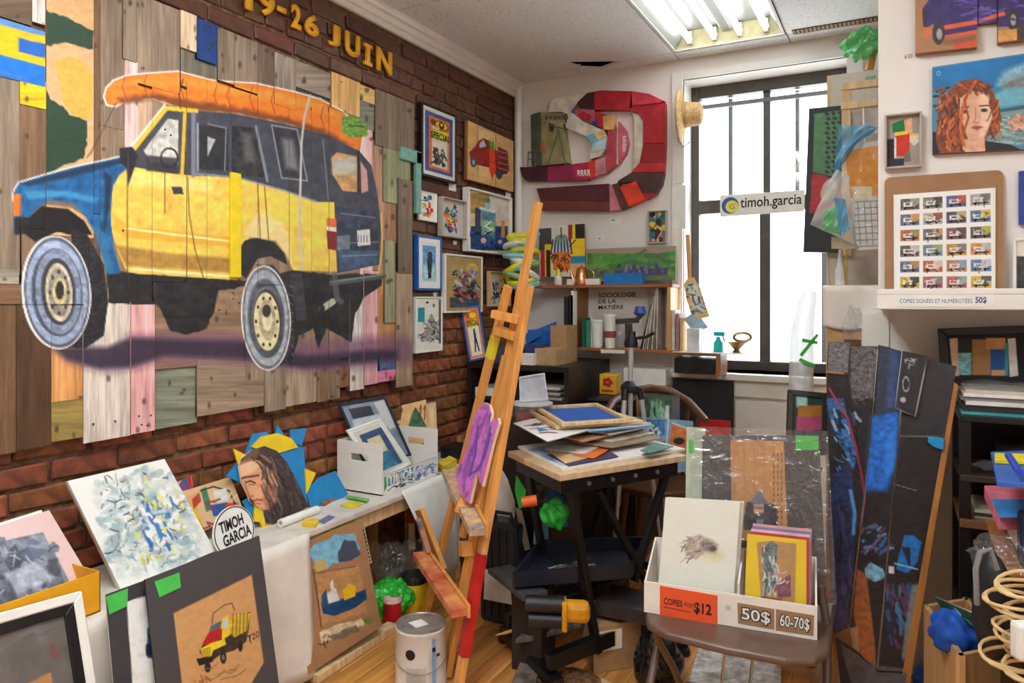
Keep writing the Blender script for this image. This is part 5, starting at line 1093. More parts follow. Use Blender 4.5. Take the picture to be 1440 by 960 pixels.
# ================================================================ back wall: sculpture, shelves, cabinet
WBK = ('y', YB - .001)
def pieces(par, pl, conv, lst, thick, name='painted_piece'):
    N2 = V3(0, -1, 0) if isinstance(pl[0], str) else unit(pl[1])
    for k, (q, c, *th) in enumerate(lst):
        T = th[0] if th else thick
        MB().prism([onp(*conv(x, y), pl) for x, y in q], N2 * T).build(name, mat('piece_%d_%d_%d' % c, c, .45, .14, 14, .1, 60), par, bevel=.001, seg=1)
cvS = lambda x, y: (720 + x / 4.571, 110 + y / 4.571)
t = thing('red_wall_sculpture', 'large S-shaped wall sculpture of red, white and maroon painted pieces with a ship bow', 'artwork', onp(850, 300, WBK))
R1, R2, R3, MR, BW, WH = (172, 34, 44), (150, 30, 36), (190, 44, 44), (70, 30, 34), (96, 48, 42), (214, 206, 196)
pieces(t, WBK, cvS, [
    ([(258, 190), (280, 145), (380, 115), (500, 110), (440, 165), (405, 210), (420, 240), (360, 235), (330, 225), (258, 230)], WH), ([(440, 165), (500, 108), (550, 98), (550, 215), (450, 205)], MR, .05), ([(550, 98), (600, 92), (785, 97), (770, 215), (550, 215)], R1, .055), ([(785, 97), (900, 115), (995, 160), (960, 175), (795, 190)], (200, 56, 76), .06),
    ([(795, 190), (998, 170), (998, 425), (858, 430), (860, 290), (830, 240), (770, 215)], R1, .05), ([(858, 430), (998, 425), (992, 555), (835, 552)], R2, .046), ([(835, 552), (992, 555), (990, 612), (785, 612)], R3, .05), ([(790, 235), (830, 240), (860, 290), (856, 430), (835, 552), (795, 592), (800, 300)], (206, 198, 180), .04),
    ([(785, 614), (990, 614), (975, 690), (940, 748), (850, 745), (820, 670), (695, 680), (700, 665)], (74, 46, 46), .05), ([(712, 705), (815, 668), (870, 785), (770, 830)], (226, 66, 32), .056), ([(850, 745), (945, 748), (880, 785), (868, 784)], R1, .05), ([(660, 690), (700, 680), (770, 830), (720, 850)], BW, .05), ([(640, 695), (660, 690), (720, 850), (645, 858)], (196, 116, 130), .045),
    ([(180, 715), (480, 695), (640, 685), (645, 795), (205, 790)], (84, 34, 40), .055), ([(205, 792), (645, 797), (645, 858), (210, 855)], (106, 50, 42), .06),
    ([(360, 235), (420, 240), (480, 290), (600, 345), (545, 365), (500, 385), (370, 330)], WH, .06), ([(405, 210), (450, 205), (550, 215), (550, 315), (480, 280), (420, 240)], (176, 92, 110), .05), ([(440, 245), (480, 225), (530, 250), (520, 290), (470, 272)], R1, .054), ([(403, 215), (425, 222), (428, 250), (404, 240)], (40, 100, 160), .054), ([(550, 225), (610, 240), (605, 330), (550, 312)], R3, .048), ([(530, 290), (570, 280), (572, 312), (545, 312)], (50, 70, 140), .055),
    ([(605, 258), (675, 255), (675, 343), (610, 343)], (206, 160, 100), .06), ([(545, 365), (610, 343), (630, 384), (580, 410)], (222, 190, 130), .065), ([(500, 385), (545, 365), (578, 410), (540, 430)], (110, 176, 196), .065), ([(540, 430), (580, 410), (632, 386), (620, 470), (530, 488)], (176, 196, 206), .06), ([(525, 490), (618, 472), (590, 512), (525, 530)], (210, 200, 176), .06),
    ([(634, 345), (685, 345), (685, 560), (625, 615), (624, 515), (622, 472), (634, 390)], (180, 66, 80), .05), ([(686, 300), (698, 285), (698, 565), (686, 560)], WH, .04), ([(700, 285), (745, 340), (760, 420), (745, 490), (700, 560)], (204, 96, 120), .05), ([(555, 535), (620, 516), (623, 615), (555, 640)], (200, 130, 140), .055), ([(510, 545), (554, 535), (554, 640), (510, 655)], (206, 50, 40), .052),
    ([(415, 560), (509, 548), (509, 660), (415, 665)], (170, 34, 80), .056), ([(250, 575), (414, 562), (414, 665), (250, 665)], (140, 40, 76), .05), ([(75, 580), (249, 575), (249, 665), (115, 668), (90, 640)], (64, 26, 40), .056),
    ([(150, 250), (208, 232), (215, 572), (155, 574)], (74, 82, 70), .07), ([(210, 232), (380, 240), (378, 300), (350, 310), (370, 430), (385, 555), (217, 570)], (150, 144, 96), .06), ([(262, 300), (300, 310), (290, 360), (268, 350)], (60, 62, 66), .066), ([(195, 430), (235, 420), (238, 470), (200, 480)], (190, 90, 66), .066)], .045)
text('lettering', 'RRRR', Fr(*[onp(*cvS(x, y), ('y', YB - .058)) for x, y in ((420, 590), (505, 585), (505, 628), (420, 630))]), PAPER, t, .0006, .0005, bold=.03)
for k in range(8): MB().bar(onp(*cvS(712, 375 + k * 13), ('y', YB - .0515)), onp(*cvS(734 - 6 * (k % 2), 375 + k * 13), ('y', YB - .0515)), .0015, .006, (0, 0, 1)).build('white_mark', PAPER, t)
RIG = mat('rigging_grey', (92, 92, 86), .5)
for a, b_ in (((230, 560), (300, 330)), ((300, 330), (345, 560)), ((100, 575), (105, 475)), ((105, 475), (190, 470)), ((190, 470), (192, 570)), ((150, 475), (150, 572)), ((102, 520), (192, 515)), ((240, 300), (360, 330))):
    MB().tube([onp(*cvS(*a), ('y', YB - .075)), onp(*cvS(*b_), ('y', YB - .075))], .004, 6).build('rigging', RIG, t)
for k in range(6): MB().bar(onp(*cvS(222 + k * 26, 262), ('y', YB - .066)), onp(*cvS(222 + k * 26, 240), ('y', YB - .066)), .014, .012, (0, 1, 0)).build('mast_stub', RIG, t)
# --- labels and tiny frame on the wall
for (l, r, a, b_, lab) in ((856, 873, 305, 315, 'white label card under the red wall sculpture'), (839, 850, 331, 340, 'tiny white label card above the green ship painting')):
    f = frwall(('y', YB - .001), l, r, a, b_); t = thing('label_card', lab, 'card', f.pt(.5, 1), 'label cards on the back wall'); panel('card', f, .001, PAPER, t); panel('printed_mark', f.sub(.25, .42, .5, .58), .0003, mat('grey_ink', (110, 108, 106), .6), t, .001)
picture('framed_collage', 'narrow grey-framed yellow and blue collage left of the window', 'picture', frwall(('y', YB - .001), 912, 939, 297, 343), .008, .03, GRF, lambda cv: (cv.fill((120, 116, 110), .1), cv.patches(10, 10, 90, 150, 30, [(232, 190, 30), (50, 120, 180), (214, 140, 110), (60, 50, 60), (230, 200, 60), (40, 110, 120)], 26, 5)), uv=(100, 160), recess=.018, step=.002)
# --- shelves
SHW = wood('brown_shelf_board', (156, 96, 54), .12, .45, 'x')
t = thing('wall_shelf', 'wooden open shelf unit on the back wall left of the window', 'shelf', (.78, 4.1, 1.04))
boxo('upper_board', SHW, (.21, 1.09, 4.02, YB, 1.415, 1.433), t, .002); boxo('lower_board', SHW, (.48, 1.09, 4.02, YB, 1.043, 1.06), t, .002)
boxo('side_panel', OAK, (.487, .505, 4.02, YB, 1.06, 1.415), t, .001); boxo('side_panel', PINEY, (1.06, 1.08, 4.02, YB, 1.06, 1.415), t, .001)
boxo('bracket', BLACKM, (1.04, 1.06, 4.03, 4.18, 1.38, 1.415), t)
ZU, ZL = 1.4335, 1.0605
def moth(cv):   # 0-65 x 0-72
    cv.fill((206, 200, 186), .04); cv.rect(0, 3, 18, 34, (74, 70, 66)); cv.rect(2, 34, 8, 72, (196, 34, 34)); cv.rect(8, 26, 18, 72, (232, 196, 30)); cv.rect(10, 34, 16, 72, (40, 36, 36)); cv.rect(42, 0, 48, 30, (150, 40, 50)); cv.rect(48, 0, 52, 34, (232, 196, 30)); cv.rect(52, 0, 65, 20, (36, 32, 34)); cv.rect(46, 20, 65, 44, (230, 190, 26)); cv.rect(44, 44, 65, 54, (40, 130, 160)); cv.rect(44, 54, 65, 72, (206, 170, 120))
    cv.ell(32, 30, 14, 12, (170, 186, 200)); [cv.line([(32 + k * 4, 20), (32 + k * 5, 40)], 2, (40, 44, 56)) for k in range(-3, 4)]; cv.ell(32, 18, 9, 5, (120, 140, 120)); cv.line([(32, 4), (32, 18)], 2, (70, 80, 70)); cv.poly([(18, 38), (46, 38), (44, 62), (34, 66), (20, 62)], (214, 116, 40)); cv.strokes(20, 40, 44, 62, 26, [(40, 30, 26), (60, 36, 24)], 6, 1.6, 3); cv.line([(20, 26), (12, 20)], 1.6, (36, 34, 34)); cv.line([(44, 30), (52, 22)], 1.6, (36, 34, 34)); cv.line([(20, 42), (10, 50)], 1.6, (36, 34, 34))
pl = (V3(.3, 4.12, ZU), unit(V3(0, -1, .12))); f = frq(pl, (759, 319), (823, 315), (824, 389), (760, 390)); t = thing('collage_panel', 'collage of a moth with orange wings over red, yellow and black strips', 'artwork', f.pt(.5, 1)); art('panel', f, moth, t, .012, .0025, (65, 72))
def gship(cv):
    cv.fill((150, 134, 116), .05); cv.rect(826, 356, 950, 384, (80, 130, 60), var=.25, ns=14); cv.rect(824, 378, 952, 393, (90, 120, 66), var=.2); cv.strokes(828, 356, 948, 380, 30, [(60, 140, 54), (100, 150, 70), (70, 110, 60)], 26, 6, 3, 0, .2); cv.poly([(864, 380), (940, 376), (938, 386), (866, 390)], (70, 60, 104)); cv.strokes(868, 370, 934, 382, 26, [(90, 84, 130), (60, 56, 96), (130, 120, 150)], 7, 3, 5, 90, .6); [cv.line([(x, 366), (x, 382)], 1.5, (80, 74, 110)) for x in (892, 912, 922)]; cv.strokes(834, 378, 850, 388, 8, [(70, 64, 100)], 8, 2, 4, 0, .4)
pl = (V3(.9, 4.13, ZU), unit(V3(0, -1, .15))); f = frq(pl, (822, 351), (951, 346), (951, 393), (822, 397)); t = thing('cardboard_painting', 'wide green painting of a purple ship standing on the upper shelf', 'painting', f.pt(.5, 1)); art('painted_face', f, gship, t, .012, .003)
COP = mat('polished_copper', (226, 150, 110), .22, .05, metal=1.0); t = thing('copper_pot', 'small copper coffee pot with a spout and loop handle on the upper shelf', 'pot', onp(816, 391, ('y', 4.06)))
c = V3(onp(818, 391, ('y', 4.06))[0], 4.06, ZU); MB().lathe(c, [(.048, 0), (.05, .004), (.040, .05), (.030, .095), (.032, .10), (.020, .108), (.006, .112), (.006, .12), (.002, .124)], 24).build('body', COP, t, smooth=True)
MB().tube([c + V3(-.04, 0, .02), c + V3(-.06, -.005, .05), c + V3(-.068, -.005, .085)], [.012, .008, .006], 10).build('spout', COP, t, smooth=True); MB().tube([c + V3(.032, 0, .09)] + [c + V3(.05 + .03 * math.sin(a), 0, .06 + .03 * math.cos(a)) for a in np.linspace(0, 2.6, 8)], .0035, 8).build('handle', COP, t, smooth=True)
c = V3(onp(785, 391, ('y', 4.05))[0], 4.05, ZU); t = thing('paint_bottle', 'short white paint bottle with a yellow cap on the upper shelf', 'bottle', c); MB().lathe(c, [(.022, 0), (.024, .003), (.024, .045), (.012, .055)], 18).build('body', PAPER, t, smooth=True); MB().lathe(c + V3(0, 0, .055), [(.014, 0), (.013, .03), (.004, .045)], 14).build('cap', mat('yellow_cap', (236, 206, 30), .4), t, smooth=True)
def shelfbox(nm, lab, cat, l, r, tp, y0, y1, z0, m_, rot=0, bevel=.001, group=None):
    a, b_ = onp(l, 400, ('y', y0)), onp(r, 400, ('y', y0)); z1 = onp((l + r) / 2, tp, ('y', y0))[2]
    return tag(boxo(nm, m_, (a[0], b_[0], y0, y1, z0, z1), None, bevel), lab, cat, group)
shelfbox('white_block', 'long white block lying on the upper shelf', 'block', 797, 843, 392, 4.03, 4.055, ZU, WHITE)
o = shelfbox('blue_block', 'bright blue painted block on the upper shelf before the green painting', 'block', 849, 903, 384, 4.03, 4.09, ZU, mat('sky_blue_paint', (24, 116, 186), .5, .06)); 
tag(boxo('red_pencil', mat('red_brown_wood', (140, 60, 46), .5), (.30, .39, 4.03, 4.037, ZU, ZU + .007)), 'red-brown pencil lying at the left end of the upper shelf', 'pencil')
# twisted painted coil hanging in the corner
t = thing('painted_coil', 'tall coil of looped tubes painted yellow, teal and white in the corner', 'sculpture', P(735, 402, 4.55)); cl = [mat('coil_yellow', (214, 206, 60), .35), mat('coil_teal', (130, 190, 190), .35), mat('coil_white', (214, 216, 206), .35), mat('coil_green', (140, 170, 110), .35)]
for k in range(14):
    c = P(733 + 6 * math.sin(k * 2.1), 334 + k * 5, 4.42); tl = math.sin(k * 1.7) * .5; MB().tube([c + RT * .075 * math.cos(a) + FW * .05 * math.sin(a) + UP * (.02 * math.sin(a + k) + tl * .05 * math.cos(a)) for a in np.linspace(0, 2 * math.pi, 22)[:-1]], .019, 8, closed=True).build('loop', cl[k % 4], t, smooth=True)
# --- lower shelf contents
f = frq((V3(.7, 4.205, ZL), unit(V3(0, -1, .02))), (836, 404), (912, 402), (912, 487), (836, 489)); t = thing('book_poster', 'white poster titled SOCIOLOGIE DE LA MATIERE behind the lower shelf items', 'poster', f.pt(.5, 1)); panel('sheet', f, .004, mat('grey_white_poster', (206, 200, 192), .6, .03), t)
for k, s_ in enumerate(('SOCIOLOGIE', 'DE LA', 'MATIÈRE')): text('lettering', s_, f.sub(.08, (.095, .195, .285)[k], (.78, .41, .55)[k], (.175, .268, .368)[k]), INK, t, .0004, .0042, bold=.015)
panel('red_line', f.sub(.1, .56, .75, .575), .0003, mat('red_print', (196, 50, 50), .6), t, .0042)
def cup(lab, px, y, rr, h, m_, band=None):
    c = V3(onp(px, 480, ('y', y))[0], y, ZL); t_ = thing('paper_cup', lab, 'cup', c); MB().lathe(c, [(rr * .78, 0), (rr, h * .9), (rr * 1.06, h * .91), (rr * 1.06, h * .94), (rr, h * .94)], 20).build('cup', m_, t_, smooth=True); MB().lathe(c + V3(0, 0, h * .94), [(rr * 1.02, .0003), (rr * .98, h * .06), (rr * .6, h * .06)], 20).build('lid', PAPER, t_, smooth=True)
    if band: MB().lathe(c + V3(0, 0, h * .3), [(rr * .885, 0), (rr * .945, h * .2)], 20).build('band', band, t_, smooth=True)
cup('plain white paper cup on the lower shelf', 840, 4.07, .040, .165, PAPER); cup('tall white paper cup with a red band on the lower shelf', 858, 4.06, .037, .20, PAPER, mat('dull_red_band', (150, 70, 66), .6)); 
c = V3(onp(872, 480, ('y', 4.09))[0], 4.09, ZL); tag(MB().lathe(c, [(.03, 0), (.036, .1), (.034, .1), (.028, .004)], 18).build('drinking_glass', FILM, None, smooth=True), 'clear plastic tumbler on the lower shelf beside the cups', 'glass')
for l, r, tp, y0, y1, m_, lab in ((818, 823, 447, 4.03, 4.16, mat('dark_green_cover', (24, 84, 66), .5), 'dark green notebook standing left of the cups'), (824, 829, 450, 4.03, 4.16, mat('teal_cover', (60, 130, 110), .5), 'teal notebook standing next to the dark green one'), (830, 832, 446, 4.05, 4.16, WHITE, 'thin white notebook standing beside the teal one')): shelfbox('notebook', lab, 'notebook', l, r, tp, y0, y1, ZL, m_)
r = random.Random(2); cols = [(40, 40, 42), (196, 190, 176), (180, 160, 130), (206, 200, 196), (120, 116, 110), (214, 206, 190), (150, 130, 100), (200, 196, 190)]
lb = ['black folder leaning at the end of the row right of the tripod', 'cream folder second in the leaning row', 'tan folder third in the leaning row', 'white folder fourth in the leaning row', 'grey folder fifth in the leaning row', 'ivory folder sixth in the leaning row', 'brown folder seventh in the leaning row', 'white folder nearest the pine side panel']
for k in range(8):
    px = 900 + k * 3.2; x = onp(px, 480, ('y', 4.04))[0]; x2 = x + .07 - .008 * k; h = .26 + .015 * k; x2 = min(x2, 1.056 - .006 * (7 - k)); b = MB().hexa([(x, 4.04, ZL), (x + .006, 4.04, ZL), (x + .006, 4.18, ZL), (x, 4.18, ZL), (x2 - .007, 4.04, ZL + h), (x2 - .001, 4.04, ZL + h), (x2 - .001, 4.18, ZL + h), (x2 - .007, 4.18, ZL + h)]); tag(b.build('folder', mat('folder_%d' % k, cols[k], .6)), lb[k], 'folder', 'folders leaning on the lower shelf')
tag(panel('white_card', frwall(('y', 4.018), 845, 879, 491, 496), .002, PAPER), 'white strip card stuck to the lower shelf edge', 'card')
for l, r_, tp, m_, lab in ((793, 799, 417, mat('spiral_black', (40, 38, 38), .5), 'black spiral notebook standing left of the shelf unit'), (800, 806, 415, BLACKP, 'tall black folder standing left of the shelf unit'), (803, 807, 409, WHITE, 'thin white board standing against the shelf side')):
    a, b_ = onp(l, 480, ('y', 3.95))[0], onp(r_, 480, ('y', 3.95))[0]; z1 = onp(l, tp, ('y', 3.95))[2]; tag(boxo('notebook', m_, (a, b_ - .001, 3.95, 4.0, .9915, z1)), lab, 'notebook')
# --- dark cabinet in the corner
DKW = mat('black_brown_laminate', (38, 30, 28), .4, .15, 10); t = thing('dark_cabinet', 'black-brown open cabinet in the corner between brick wall and back wall', 'cabinet', (.35, 3.85, 0)); cx0, cx1, cy0, cy1 = .03, .66, 3.55, 4.17
boxo('top_board', DKW, (cx0, cx1, cy0, cy1, .955, .985), t, .002)
for x in (cx0, .335, cx1 - .025): boxo('side_panel', DKW, (x, x + .025, cy0, cy1, 0, .955), t)
for z in (.02, .40, .60, .78): boxo('shelf_board', DKW, (cx0 + .025, cx1 - .025, cy0 + .01, cy1, z, z + .02), t)
boxo('back_panel', DKW, (cx0, cx1, cy1, cy1 + .008, 0, .985), t)
ZC = .9855
def cz(nm, lab, cat, l, r, tp, y0, y1, m_, z=ZC, **k): return shelfbox(nm, lab, cat, l, r, tp, y0, y1, z, m_, **k)
cz('carton', 'small brown carton on the dark cabinet top', 'carton', 774, 797, 458, 3.75, 3.90, CARD); cz('tan_tray', 'tan cardboard tray on the dark cabinet top edge', 'tray', 752, 782, 490, 3.60, 3.74, mat('tan_card', (176, 148, 106), .7)); cz('blue_box', 'deep blue flat box on the dark cabinet', 'box', 738, 760, 484, 3.62, 3.74, mat('deep_blue_card', (40, 60, 120), .6))
tag(MB().prism([P(738, 470, 4.35), P(782, 452, 4.35), P(783, 458, 4.35), P(740, 484, 4.35)], FW * .03).build('blue_offcut', mat('bright_blue_card', (20, 88, 170), .5)), 'bright blue angled offcut lying on the cabinet pile', 'offcut'); 
cz('blue_crate', 'bright blue crate on the dark cabinet behind the offcut', 'crate', 742, 774, 464, 3.93, 4.05, mat('blue_plastic', (20, 100, 190), .4)); cz('white_towel', 'folded white cloth on the front edge of the dark cabinet', 'cloth', 733, 750, 497, 3.56, 3.60, CLOTH)
cz('dark_folder_stack', 'stack of dark folders on the dark cabinet beside the propped poster', 'folders', 686, 735, 490, 3.62, 3.85, mat('slate_folder', (70, 72, 84), .5))
r = random.Random(8)
for k in range(10):
    z = (.8005, .6205)[k // 5] + (k % 5) * .014; x0 = (.37 if k % 2 else .38) ; tag(boxo('paper_pad', mat('pad_%d' % (k % 4), [(206, 200, 190), (120, 116, 110), (180, 170, 150), (70, 70, 74)][k % 4], .7), (x0 + r.uniform(0, .02), x0 + .22, 3.565 + r.uniform(0, .03), 3.95, z, z + .013)), '%s pad %s in the %s cabinet shelf pile' % (['cream', 'grey', 'tan', 'charcoal'][k % 4], ['at the bottom', 'second from the bottom', 'in the middle', 'second from the top', 'on top'][k % 5], ['upper right', 'lower right'][k // 5]), 'pad', 'pads in the dark cabinet')
t = thing('plastic_bin', 'shallow white plastic tray in the left bay of the dark cabinet', 'tray', (.19, 3.7, .80)); boxo('base', PAPER, (.07, .32, 3.57, 3.9, .8005, .806), t); [boxo('rim', PAPER, d, t, .002) for d in ((.07, .32, 3.57, 3.576, .806, .845), (.07, .32, 3.894, 3.9, .806, .845), (.07, .076, 3.576, 3.894, .806, .845), (.314, .32, 3.576, 3.894, .806, .845))]
for k, x in enumerate((.08, .15, .22)): tag(boxo('white_carton', PAPER, (x, x + .05, 3.6, 3.8, .6205, .70 + .02 * k)), ['left white carton in the lower left cabinet bay', 'middle white carton in the lower left cabinet bay', 'right white carton in the lower left cabinet bay'][k], 'carton')
# black machine, cartons and tin beside the cabinet
t = thing('black_printer', 'black desktop printer beside the dark cabinet', 'printer', (.80, 3.85, .55)); boxo('body', BLACKP, (.70, .98, 3.66, 4.0, .56, .79), t, .015); boxo('paper_slot', mat('dark_grey_plastic', (60, 60, 62), .4), (.74, .94, 3.645, 3.66, .66, .70), t, .004); boxo('lid', BLACKP, (.71, .97, 3.68, 4.0, .79, .81), t, .008)
tag(boxo('low_stand', DKW, (.68, 1.0, 3.64, 4.15, 0, .559)), 'low dark stand under the black printer', 'stand'); tag(boxo('carton', CARD, (.985, 1.06, 3.70, 4.1, .56, .86)), 'tall narrow carton right of the black printer', 'carton'); tag(boxo('white_carton', PAPER, (.80, 1.05, 4.03, 4.19, .56, .95)), 'white carton behind the black printer against the wall', 'carton')
c = V3(.76, 3.92, .811); t = thing('yellow_tin', 'yellow tin printed with a red flower on the black printer', 'tin', c); boxo('body', mat('yellow_tin', (226, 176, 36), .4), (.715, .815, 3.86, 3.96, .811, .925), t, .006)
for k in range(5): MB().lathe((.765 + .02 * math.cos(k * 1.257), 3.8595, .88 + .016 * math.sin(k * 1.257)), [(.013, 0), (.013, .0008)], 12, axis=(0, -1, 0)).build('flower', mat('red_flower', (196, 40, 40), .5), t)
boxo('red_band', mat('red_flower', (196, 40, 40), .5), (.73, .80, 3.8592, 3.86, .825, .838), t)
# black canvas against the back wall
tag(boxo('black_canvas', mat('black_canvas', (34, 33, 35), .7), (.80 + .26, 1.40, 4.14, 4.16, .55, .89)), 'black stretched canvas against the back wall below the ledge', 'canvas'); tag(boxo('red_folder', mat('red_folder', (190, 24, 30), .5), (1.26, 1.42, 3.95, 3.96, 0, .70)), 'red folder standing behind the curved wooden chair', 'folder')

# ================================================================ wooden chair and tripod behind the table
CHW = wood('dark_bentwood', (96, 58, 38), .12, .35); t = thing('wooden_chair', 'dark wooden armchair with a curved crest rail behind the table', 'chair', P(925, 640, 3.52) * V3(1, 1, 0))
cr = [P(x, y, d) for x, y, d in ((850, 585, 3.35), (862, 565, 3.5), (885, 551, 3.65), (915, 546, 3.72), (945, 551, 3.72), (968, 565, 3.65), (982, 580, 3.5), (994, 592, 3.35))]
MB().tube(cr, [.014, .02, .022, .022, .022, .022, .02, .014], 10).build('crest_rail', CHW, t, smooth=True)
sc = P(925, 700, 3.52); sc[2] = .44
for a in cr[1:-1:1]: MB().tube([a, V3(sc[0] + (a[0] - sc[0]) * .8, sc[1] + (a[1] - sc[1]) * .8, .45)], .009, 8).build('spindle', CHW, t, smooth=True)
MB().prism([sc + V3(.23 * math.cos(a), .22 * math.sin(a), 0) for a in np.linspace(0, 6.28, 25)[:-1]], (0, 0, .03)).build('seat', CHW, t, bevel=.008)
for a in (45, 135, 225, 315): d = V3(math.cos(math.radians(a)), math.sin(math.radians(a)), 0); MB().tube([sc + d * .17, V3(sc[0], sc[1], 0) + d * .22], [.018, .012], 10).build('leg', CHW, t, smooth=True)
# board leaning in the chair: blue bag & green painting
pl = lean(P(925, 655, 3.36), 300, 10)
def bluebag(cv): cv.fill((120, 150, 176), .12, 12); cv.rect(895, 590, 935, 612, (60, 110, 160), var=.3); cv.strokes(892, 590, 930, 625, 30, [(30, 90, 150), (190, 206, 216), (60, 130, 120), (220, 220, 220)], 10, 3, 3); cv.poly([(945, 596), (975, 606), (972, 640), (940, 632)], (196, 116, 60), var=.2); cv.ell(955, 620, 8, 5, (40, 40, 44)); cv.line([(940, 590), (936, 640)], 1.5, (220, 224, 226)); cv.line([(945, 594), (976, 606)], 1.5, (220, 224, 226))
f = frq(pl, (892, 585), (975, 592), (975, 665), (892, 655)); t = thing('printed_bag', 'printed blue plastic shopping bag standing on the wooden chair', 'bag', f.pt(.5, 1)); art('bag_face', f, bluebag, t, .05, .004, None, PRINT, edge=(130, 160, 186), n0=-.05)
f = frq(lean(P(925, 640, 3.5), 300, 6), (900, 552), (955, 556), (955, 640), (900, 640)); t = thing('green_painting', 'dark green streaked painting behind the blue bag', 'painting', f.pt(.5, 1)); art('painted_face', f, lambda cv: (cv.fill((60, 80, 66), .2, 8), cv.strokes(900, 555, 938, 590, 40, [(60, 130, 80), (110, 170, 120), (30, 60, 44), (150, 190, 160)], 20, 3, 4, 90, .4), cv.rect(945, 558, 956, 640, (90, 90, 92)), cv.rect(936, 570, 941, 590, (210, 210, 206))), t, .012, .004)
t = thing('tripod', 'silver and black camera tripod standing behind the table', 'tripod', P(887, 640, 3.22) * V3(1, 1, 0)); TT = 3.22; ctop, cbt = P(887, 488, TT), P(886, 640, TT)
SILV = mat('anodised_silver', (190, 192, 196), .3, .05, metal=.6); MB().tube([ctop, cbt], .011, 12).build('centre_column', SILV, t, smooth=True); hub = P(886, 545, TT); MB().lathe(hub - V3(0, 0, .02), [(.03, 0), (.042, .01), (.042, .03), (.025, .045), (.016, .05)], 16).build('hub', BLACKP, t, smooth=True)
for a in (-100, 20, 140):
    d = V3(math.cos(math.radians(a)), math.sin(math.radians(a)), 0); MB().tube([hub + d * .04, hub + d * .05 - V3(0, 0, .05)], .015, 10).build('leg_joint', BLACKP, t, smooth=True); ft = V3(hub[0], hub[1], 0) + d * .17; k1 = hub + d * .05 - V3(0, 0, .05); MB().tube([k1, k1 + (ft - k1) * .5], .011, 10).build('leg', SILV, t, smooth=True); MB().tube([k1 + (ft - k1) * .5, ft], .008, 10).build('lower_leg', SILV, t, smooth=True)
MB().lathe(P(888, 488, TT), [(.03, 0), (.034, .02), (.022, .05), (.022, .07)], 14).build('head', BLACKP, t, smooth=True); stick('head_arm', '', '', P(885, 478, TT), P(884, 455, TT), .03, .03, BLACKP, par=t); stick('camera_plate', '', '', P(866, 452, TT), P(898, 450, TT), .04, .022, BLACKP, par=t); MB().tube([P(890, 476, TT), P(908, 474, TT - .05), P(920, 468, TT - .08)], .007, 8).build('pan_handle', BLACKP, t, smooth=True); MB().lathe(P(900, 440, TT), [(.02, -.01), (.03, .0), (.02, .03)], 8).build('blue_knob', mat('dark_blue_plastic', (40, 60, 140), .4), t); stick('clamp_arm', '', '', P(893, 452, TT), P(904, 440, TT), .02, .02, BLACKP, par=t)

# ================================================================ folding work table piled with boards
TZ = .75; A_, B_, C_ = onp(787, 668, ('z', TZ)), onp(714, 634, ('z', TZ)), onp(966, 640, ('z', TZ)); D_ = B_ + C_ - A_
t = thing('work_table', 'black steel folding work table with a pale wooden top', 'table', ((A_ + D_) / 2) * V3(1, 1, 0)); eu, ev = unit(C_ - A_), unit(B_ - A_)
MB().prism([A_, C_, D_, B_], (0, 0, -.022)).build('table_top', wood('pale_plywood', (206, 178, 140), .1), t, bevel=.002)
A2 = A_ + eu * .03 + ev * .03; LU, LV = np.linalg.norm(C_ - A_) - .06, np.linalg.norm(B_ - A_) - .06; S = lambda u, v, z: V3(*(A2 + eu * u * LU + ev * v * LV)[:2], z)
def bm(nm, a, b_, w_, h_): return stick(nm, '', '', a, b_, w_, h_, BLACKM, par=t)
for v in (0.02, .98): bm('top_rail', S(0, v, .70), S(1, v, .70), .03, .055)
for u in (.02, .98): bm('end_rail', S(u, 0, .70), S(u, 1, .70), .03, .05)
for v in (.04, .96):
    bm('leg', S(.08, v, .68), S(.30, v, .08), .035, .022); bm('leg', S(.92, v, .68), S(.62, v, .30), .03, .02); bm('leg', S(.30, v, .66), S(.95, v, .10), .035, .02); bm('lower_rail', S(-.10, v, .10), S(1.02, v, .14), .035, .055)
for u in (.2, .8): bm('cross_rail', S(u, .04, .33), S(u, .96, .33), .025, .03); 
for u in (-.08, 1.0): bm('foot_bar', S(u, -.12, .045), S(u, 1.1, .045), .045, .04)
b = MB(); q = [S(-.25, .35, .33), S(.55, -.05, .33), S(1.0, .45, .33), S(.2, 1.0, .33)]
boxm = mat('navy_black_plastic', (24, 28, 40), .4)
MB().prism(q, (0, 0, .012)).build('shelf_tray', boxm, t)
for i in range(4): MB().bar(q[i] + V3(0, 0, .03), q[(i + 1) % 4] + V3(0, 0, .03), .012, .05).build('tray_rim', boxm, t)
for u, v in ((-.08, -.12), (1.0, -.12), (-.08, 1.1), (1.0, 1.1)): p = S(u, v, 0); MB().lathe(p, [(.022, 0), (.026, .008), (.022, .026)], 14).build('rubber_foot', BLACKP, t, smooth=True)
for k in range(4): MB().lathe(S(.2 + k * .2, -.03, .70), [(.008, -.004), (.008, .004)], 10, axis=-ev).build('bolt', STEEL, t)
